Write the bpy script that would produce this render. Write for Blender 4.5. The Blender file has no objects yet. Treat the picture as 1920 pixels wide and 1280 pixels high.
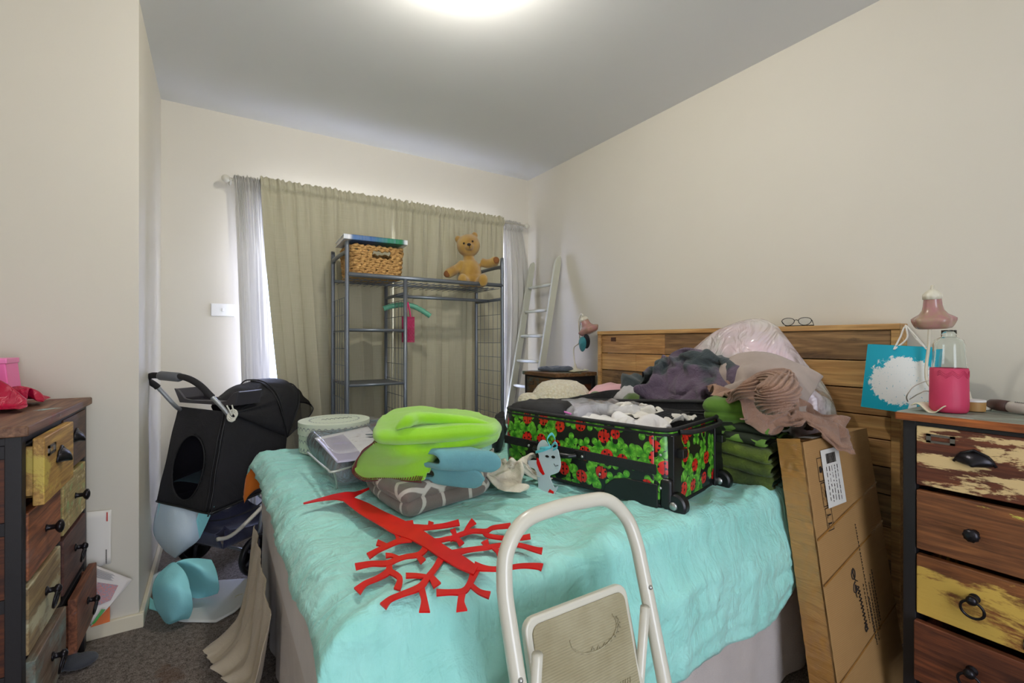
import bpy, bmesh, math, random
from math import sin, cos, pi, radians as R, sqrt, atan2
from mathutils import Vector as V, Matrix, noise
random.seed(7)
# ---------------- camera, world, lights, exposure ----------------
SC = bpy.context.scene; COL = SC.collection
CH = 1.09; FP = 880.0; YAW = 32.4
FWD = V((sin(R(YAW)), cos(R(YAW)), 0)); RGT = V((cos(R(YAW)), -sin(R(YAW)), 0))
cd = bpy.data.cameras.new('camera'); cam = bpy.data.objects.new('camera', cd); COL.objects.link(cam)
cam.location = (0, 0, CH); cam.rotation_euler = (R(90), 0, R(-YAW)); cd.sensor_width = 36; cd.lens = FP/1920*36; cd.clip_start = .02
SC.camera = cam
SC.view_settings.view_transform = 'Standard'; SC.view_settings.look = 'None'; SC.view_settings.gamma = 1
SC.view_settings.exposure = 0.0
try: SC.view_settings.use_curve_mapping = False
except Exception: pass
w = bpy.data.worlds.new('world'); SC.world = w; w.use_nodes = True
w.node_tree.nodes['Background'].inputs[0].default_value = (.62, .74, 1, 1); w.node_tree.nodes['Background'].inputs[1].default_value = 5.0
def lamp(name, kind, loc, power, color, rot=(0,0,0), **k):
    l = bpy.data.lights.new(name, kind); l.energy = power; l.color = color
    for a, b in k.items(): setattr(l, a, b)
    o = bpy.data.objects.new(name, l); COL.objects.link(o); o.location = loc; o.rotation_euler = rot; return o
LX, LY, LZ = .69, 1.39, 2.335
lamp('window_daylight', 'AREA', (1.05, 3.55, 1.15), 500, (.60, .64, 1), (R(-90), 0, 0), shape='RECTANGLE', size=2.0, size_y=1.9)
lamp('added_fill_light', 'AREA', (.3, -1.52, 1.25), 20, (1, .95, .88), (R(90), 0, 0), shape='RECTANGLE', size=.95, size_y=1.9)  # unseen fill lamp added behind the camera to brighten the room

def at(px, py, X=None, Y=None, Z=None, d=None):
    r = FWD + RGT*((px-960)/FP) + V((0,0,1))*((640-py)/FP)
    if d is None:
        if X is not None: d = X/r.x
        elif Y is not None: d = Y/r.y
        else: d = (Z-CH)/r.z
    return r*d + V((0,0,CH))
# ---------------- materials ----------------
def c(r, g=None, b=None):
    if isinstance(r, tuple): r, g, b = r
    f = lambda v: (v/255/12.92 if v/255 <= .04045 else ((v/255+.055)/1.055)**2.4)
    return (f(r), f(g), f(b), 1)
class T:
    def __init__(s, name):
        s.m = bpy.data.materials.new(name); s.m.use_nodes = True; s.t = s.m.node_tree
        s.b = s.t.nodes['Principled BSDF']; s.out = s.t.nodes['Material Output']; s._co = None
    def n(s, typ, ins=None, **k):
        nd = s.t.nodes.new(typ)
        for a, b in k.items(): setattr(nd, a, b)
        for a, b in (ins or {}).items():
            if isinstance(b, bpy.types.NodeSocket): s.t.links.new(b, nd.inputs[a])
            else: nd.inputs[a].default_value = b
        return nd
    def co(s, scale=(1,1,1), kind='Object', rot=(0,0,0), loc=(0,0,0)):
        if s._co is None: s._co = s.n('ShaderNodeTexCoord')
        return s.n('ShaderNodeMapping', {0: s._co.outputs[kind], 1: loc, 2: rot, 3: scale}).outputs[0]
    def noise(s, co, scale=5, detail=4, rough=.55, dist=0):
        return s.n('ShaderNodeTexNoise', {'Vector': co, 'Scale': scale, 'Detail': detail, 'Roughness': rough, 'Distortion': dist}).outputs[0]
    def ramp(s, fac, stops, interp='LINEAR'):
        nd = s.n('ShaderNodeValToRGB', {0: fac}); r = nd.color_ramp; r.interpolation = interp
        while len(r.elements) < len(stops): r.elements.new(.5)
        for e, (p, col) in zip(r.elements, stops): e.position = p; e.color = col if isinstance(col, tuple) else (col, col, col, 1)
        return nd.outputs[0]
    def mix(s, fac, a, b, mode='MIX'):
        nd = s.n('ShaderNodeMix', data_type='RGBA', blend_type=mode)
        for i, v in ((0, fac), (6, a), (7, b)):
            if isinstance(v, bpy.types.NodeSocket): s.t.links.new(v, nd.inputs[i])
            else: nd.inputs[i].default_value = v
        return nd.outputs[2]
    def math(s, op, a, b=0.0, cc=None, clamp=False):
        nd = s.n('ShaderNodeMath', operation=op, use_clamp=clamp)
        for i, v in ((0, a), (1, b)) + (((2, cc),) if cc is not None else ()):
            if isinstance(v, bpy.types.NodeSocket): s.t.links.new(v, nd.inputs[i])
            else: nd.inputs[i].default_value = v
        return nd.outputs[0]
    def vm(s, op, a, b=(0,0,0)):
        nd = s.n('ShaderNodeVectorMath', operation=op)
        for i, v in ((0, a), (1, b)):
            if isinstance(v, bpy.types.NodeSocket): s.t.links.new(v, nd.inputs[i])
            else: nd.inputs[i].default_value = v
        return nd
    def col(s, v):
        if isinstance(v, bpy.types.NodeSocket): s.t.links.new(v, s.b.inputs['Base Color'])
        else: s.b.inputs['Base Color'].default_value = v
    def bump(s, h, strength=.3, dist=.005):
        s.t.links.new(s.n('ShaderNodeBump', {'Strength': strength, 'Distance': dist, 'Height': h}).outputs[0], s.b.inputs['Normal'])
    def set(s, **k):
        for a, b in k.items():
            nm = {'rough': 'Roughness', 'metal': 'Metallic', 'trans': 'Transmission Weight', 'coat': 'Coat Weight', 'sheen': 'Sheen Weight', 'ior': 'IOR', 'alpha': 'Alpha', 'spec': 'Specular IOR Level'}[a]
            if isinstance(b, bpy.types.NodeSocket): s.t.links.new(b, s.b.inputs[nm])
            else: s.b.inputs[nm].default_value = b
        return s
def plain(name, col, rough=.5, metal=0, var=.0, bscale=0, bstr=.2, **k):
    t = T(name); cc = c(col)
    if var:
        n = t.noise(t.co(), 9, 5); t.col(t.mix(n, tuple(v*(1-var) for v in cc[:3])+(1,), tuple(min(1, v*(1+var)) for v in cc[:3])+(1,)))
    else: t.col(cc)
    t.set(rough=rough, metal=metal, **k)
    if bscale: t.bump(t.noise(t.co(), bscale, 3), bstr, .003)
    return t.m
def fabric(name, col, col2=None, weave=500, wstr=.25, wrinkle=14, wrk=.35, rough=.9, sheen=.2, var=.12, **k):
    t = T(name); a = c(col); b = c(col2) if col2 else tuple(v*(1-var) for v in a[:3])+(1,)
    if sum(a[:3]) < .06: sheen = 0
    n = t.noise(t.co(), 6, 5); t.col(t.mix(t.ramp(n, [(.35, 0), (.65, 1)]), a, b))
    h = t.math('ADD', t.math('MULTIPLY', t.noise(t.co(), weave, 2), wstr), t.math('MULTIPLY', t.noise(t.co((1, 1, 1)), wrinkle, 6, .6, 1.2), 1.0))
    t.bump(h, wrk, .012); t.set(rough=rough, sheen=sheen, **k); return t.m
def wood(name, dark, light, axis=0, scale=6, paints=(), rough=.55, bstr=.25, seed=0):
    t = T(name); st = [9., 9., 9.]; st[axis] = .8
    co = t.co(tuple(st), loc=(seed, seed*.7, seed*.3)); g = t.noise(co, scale, 7, .6, .8)
    st2 = [40., 40., 40.]; st2[axis] = 1.5
    g2 = t.noise(t.co(tuple(st2), loc=(seed,)*3), scale*.6, 3)
    colr = t.mix(t.ramp(g, [(.35, 0), (.68, 1)]), c(dark), c(light))
    colr = t.mix(t.ramp(g2, [(.42, .35), (.55, 0)]), colr, tuple(v*.45 for v in c(dark)[:3])+(1,))
    h = g
    for i, (pc, lo, sc, stretch, wd) in enumerate(paints):
        s3 = [sc, sc, sc]; s3[axis] = sc/stretch
        m = t.noise(t.co(tuple(s3), loc=(seed*1.3+i*7.1, i*3.3, seed)), 1.0, 9, .68, .3)
        m = t.ramp(m, [(lo, 0), (lo+wd, 1)]); colr = t.mix(m, colr, c(pc))
        h = t.math('ADD', h, t.math('MULTIPLY', m, .6))
    t.col(colr); t.bump(h, bstr, .003); t.set(rough=rough); return t.m
# ---------------- mesh building ----------------
def fbm(p, o=4): return noise.fractal(p, 1.0, 2.1, o)
def ridge(p): return 1-2*abs(noise.noise(p))
def folds(p, ang=0, freq=8, seed=0, st=.3):
    ca, sa = cos(ang), sin(ang); q = V((p[0]*ca+p[1]*sa, -p[0]*sa+p[1]*ca, p[2]))
    q = q + .05*V((noise.noise(q*freq*.5+V((seed, 1, 2))), noise.noise(q*freq*.5+V((3, seed, 5))), 0))*8/freq
    return ridge(V((q.x*freq*st+seed, q.y*freq, q.z*freq*.6+seed*.3)))*.65+ridge(V((q.x*freq*2*st, q.y*freq*2.1+seed, q.z*freq)))*.35
class MB:
    def __init__(s): s.v = []; s.f = []; s.m = []; s.uv = []
    def add(s, vs, fs, mi=0, uv=None, M=None):
        n = len(s.v)
        s.v += [(M @ V(p)) if M is not None else V(p) for p in vs]; s.f += [tuple(i+n for i in f) for f in fs]; s.m += [mi]*len(fs)
        s.uv += uv if uv else [(p[0], p[1]) for p in vs]; return s
    def box(s, a, b, mi=0, M=None):
        x0, y0, z0 = a; x1, y1, z1 = b
        vs = [(x0,y0,z0),(x1,y0,z0),(x1,y1,z0),(x0,y1,z0),(x0,y0,z1),(x1,y0,z1),(x1,y1,z1),(x0,y1,z1)]
        return s.add(vs, [(0,3,2,1),(4,5,6,7),(0,1,5,4),(1,2,6,5),(2,3,7,6),(3,0,4,7)], mi, M=M)
    def hexa(s, q, mi=0): return s.add(q, [(0,3,2,1),(4,5,6,7),(0,1,5,4),(1,2,6,5),(2,3,7,6),(3,0,4,7)], mi)
    def grid(s, fn, nu, nv, mi=0, wu=False, wv=False, uvf=None):
        vs = []; uv = []
        for j in range(nv+(0 if wv else 1)):
            for i in range(nu+(0 if wu else 1)):
                u, v = i/nu, j/nv; vs.append(fn(u, v)); uv.append(uvf(u, v) if uvf else (u, v))
        W = nu if wu else nu+1; H = nv if wv else nv+1; fs = []
        for j in range(nv):
            for i in range(nu):
                a = j*W+i; b = j*W+(i+1) % W; cc = ((j+1) % H)*W+(i+1) % W; d = ((j+1) % H)*W+i
                fs.append((a, b, cc, d))
        return s.add(vs, fs, mi, uv)
    def tube(s, pts, r, seg=8, mi=0, closed=False, M=None):
        pts = [V(p) for p in pts]; n = len(pts); rr = r if isinstance(r, (list, tuple)) else [r]*n
        tans = []
        for i in range(n):
            a = pts[(i-1) % n] if (closed or i > 0) else pts[i]; b = pts[(i+1) % n] if (closed or i < n-1) else pts[i]
            t = (b-a); tans.append(t.normalized() if t.length > 1e-9 else V((0,0,1)))
        up = V((0,0,1)) if abs(tans[0].z) < .9 else V((1,0,0)); nx = (up-tans[0]*up.dot(tans[0])).normalized()
        vs = []
        for i in range(n):
            nx = (nx-tans[i]*nx.dot(tans[i])).normalized(); ny = tans[i].cross(nx)
            for k in range(seg):
                a = 2*pi*k/seg; vs.append(pts[i]+(nx*cos(a)+ny*sin(a))*rr[i])
        fs = []
        for i in range(n if closed else n-1):
            for k in range(seg): fs.append((i*seg+k, i*seg+(k+1) % seg, ((i+1) % n)*seg+(k+1) % seg, ((i+1) % n)*seg+k))
        if not closed: fs += [tuple(range(seg-1, -1, -1)), tuple((n-1)*seg+k for k in range(seg))]
        return s.add(vs, fs, mi, M=M)
    def lathe(s, prof, cen=(0,0,0), seg=32, mi=0, M=None, wob=None):
        cen = V(cen); vs = []; n = len(prof)
        for r, z in prof:
            for k in range(seg):
                a = 2*pi*k/seg; q = (wob(a, z) if wob else 1); vs.append(cen+V((r*q*cos(a), r*q*sin(a), z)))
        fs = [(i*seg+k, i*seg+(k+1) % seg, (i+1)*seg+(k+1) % seg, (i+1)*seg+k) for i in range(n-1) for k in range(seg)]
        if prof[0][0] > 1e-5: fs.append(tuple(range(seg-1, -1, -1)))
        if prof[-1][0] > 1e-5: fs.append(tuple((n-1)*seg+k for k in range(seg)))
        return s.add(vs, fs, mi, M=M)
    def ball(s, cen, rad, seg=20, mi=0, M=None):
        rad = rad if isinstance(rad, (tuple, list)) else (rad,)*3; rg = seg//2; vs = []; cen = V(cen)
        for j in range(rg+1):
            for k in range(seg):
                a = 2*pi*k/seg; b = pi*(j/rg)*.998+.003; vs.append(cen+V((rad[0]*sin(b)*cos(a), rad[1]*sin(b)*sin(a), -rad[2]*cos(b))))
        fs = [(j*seg+k, j*seg+(k+1) % seg, (j+1)*seg+(k+1) % seg, (j+1)*seg+k) for j in range(rg) for k in range(seg)]
        fs += [tuple(range(seg-1, -1, -1)), tuple(rg*seg+k for k in range(seg))]
        return s.add(vs, fs, mi, M=M)
    def prism(s, pts, h, mi=0, M=None):   # polygon in xy, extruded z 0..h, then M
        n = len(pts); vs = [(p[0], p[1], 0) for p in pts]+[(p[0], p[1], h) for p in pts]
        fs = [tuple(range(n-1, -1, -1)), tuple(range(n, 2*n))]+[(i, (i+1) % n, n+(i+1) % n, n+i) for i in range(n)]
        return s.add(vs, fs, mi, M=M)
    def build(s, name, mats, parent=None, smooth=False, bevel=0, sub=0, solid=0, soff=-1, world=True, inner=0, remesh=0, normals=False, bseg=2):
        me = bpy.data.meshes.new(name); o = bpy.data.objects.new(name, me); COL.objects.link(o)
        vs = s.v
        if parent is not None and world:
            P = Matrix.Translation(parent.location) @ parent.rotation_euler.to_matrix().to_4x4()
            q = parent.parent
            while q is not None: P = (Matrix.Translation(q.location) @ q.rotation_euler.to_matrix().to_4x4()) @ P; q = q.parent
            Pi = P.inverted(); vs = [Pi @ p for p in vs]
        lo = V([min(p[i] for p in vs) for i in range(3)]); hi = V([max(p[i] for p in vs) for i in range(3)])
        cen = (lo+hi)/2
        if parent is None: cen.z = lo.z
        o.location = cen; me.from_pydata([tuple(p-cen) for p in vs], [], s.f)
        for m in (mats if isinstance(mats, (list, tuple)) else [mats]): me.materials.append(m)
        for p, mi in zip(me.polygons, s.m): p.material_index = mi; p.use_smooth = smooth
        uvl = me.uv_layers.new(name='UVMap')
        for l in me.loops: uvl.data[l.index].uv = s.uv[l.vertex_index][:2]
        if normals or True:
            bm = bmesh.new(); bm.from_mesh(me); bmesh.ops.remove_doubles(bm, verts=bm.verts, dist=1e-6) if normals else None
            bmesh.ops.recalc_face_normals(bm, faces=bm.faces) if solid == 0 else None; bm.to_mesh(me); bm.free()
        if parent is not None: o.parent = parent
        if solid:
            m = o.modifiers.new('s', 'SOLIDIFY'); m.thickness = solid; m.offset = soff; m.material_offset = inner
        if remesh:
            m = o.modifiers.new('r', 'REMESH'); m.mode = 'VOXEL'; m.voxel_size = remesh; m.use_smooth_shade = True
            m = o.modifiers.new('sm', 'SMOOTH'); m.iterations = 6; m.factor = .6
        if bevel:
            m = o.modifiers.new('b', 'BEVEL'); m.width = bevel; m.segments = bseg; m.limit_method = 'ANGLE'; m.angle_limit = R(40)
            for p in me.polygons: p.use_smooth = True
            m.harden_normals = True
        if sub:
            m = o.modifiers.new('u', 'SUBSURF'); m.levels = sub; m.render_levels = sub
        return o
def tag(o, label, cat, group=None, kind=None):
    o['label'] = label; o['category'] = cat
    if group: o['group'] = group
    if kind: o['kind'] = kind
    return o
def thing(name, label, cat, loc=(0,0,0), rz=0, group=None):
    o = bpy.data.objects.new(name, None); COL.objects.link(o); o.location = loc; o.rotation_euler = (0, 0, rz); o.empty_display_size = .05
    return tag(o, label, cat, group)
def struct(o, ): o['kind'] = 'structure'; return o
def crom(pts, n, closed=False):
    pts = [V(p) for p in pts]; N = len(pts); out = []; segs = N if closed else N-1
    for i in range(segs):
        g = (lambda k: pts[k % N]) if closed else (lambda k: pts[max(0, min(N-1, k))])
        a, b, cc, d = g(i-1), g(i), g(i+1), g(i+2)
        for k in range(n):
            t = k/n; out.append(.5*((2*b)+(-a+cc)*t+(2*a-5*b+4*cc-d)*t*t+(-a+3*b-3*cc+d)*t**3))
    if not closed: out.append(pts[-1])
    return out
def slab(mb, outline, z0, z1, rnd=None, nz=.0, nf=6, seed=0, mi=0, n=14, rings=14, tilt=None, ang=0, st=.3, dome=0, sm=True, sideamp=1.0, topamp=1.0):
    """cushion/folded layer: outline = xy points in the world, z0..z1; folds noise nz; tilt(x,y)->dz"""
    P = [V((p[0], p[1])) for p in outline]
    P = [V((q.x, q.y)) for q in crom([V((p.x, p.y, 0)) for p in P], n, True)] if sm else P
    cen = sum(P, V((0, 0)))/len(P); h = z1-z0; rnd = rnd if rnd is not None else h*.5
    size = sum((p-cen).length for p in P)/len(P)
    prof = [(0., 0.)]+[(k/5*(1-rnd/size), 0) for k in range(1, 5)]
    K = 8
    for k in range(K+1):
        a = -pi/2+pi*k/K; prof.append((1-rnd/size+rnd/size*cos(a), .5+.5*sin(a)))
    prof += [((rings-k)/rings*(1-rnd/size), 1.0) for k in range(1, rings)]+[(0.004, 1.0)]
    prof[0] = (.004, 0.)
    def fn(u, v):
        k = int(round(v*(len(prof)-1))); s_, zz = prof[k]; p = P[int(round(u*len(P))) % len(P)]
        q = cen+(p-cen)*s_; z = z0+h*zz
        if dome and zz > .5: z += dome*(1-s_*s_)
        x, y = q.x, q.y
        if nz:
            f = folds(V((x, y, z)), ang, nf, seed, st); o_ = (p-cen).normalized()
            side = 1-abs(zz-.5)*2 if zz < 1 else 0
            if zz > 0: z += nz*f*zz*topamp
            if zz < 1: x += o_.x*nz*f*side*sideamp; y += o_.y*nz*f*side*sideamp
            elif s_ > .5: x += o_.x*nz*f*.5; y += o_.y*nz*f*.5
        if tilt: z += tilt(x, y)
        return V((x, y, z))
    mb.grid(fn, len(P), len(prof)-1, mi, wu=True); return mb
def pxs(pts, Z): return [at(a, b, Z=Z).xy for a, b in pts]
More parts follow.
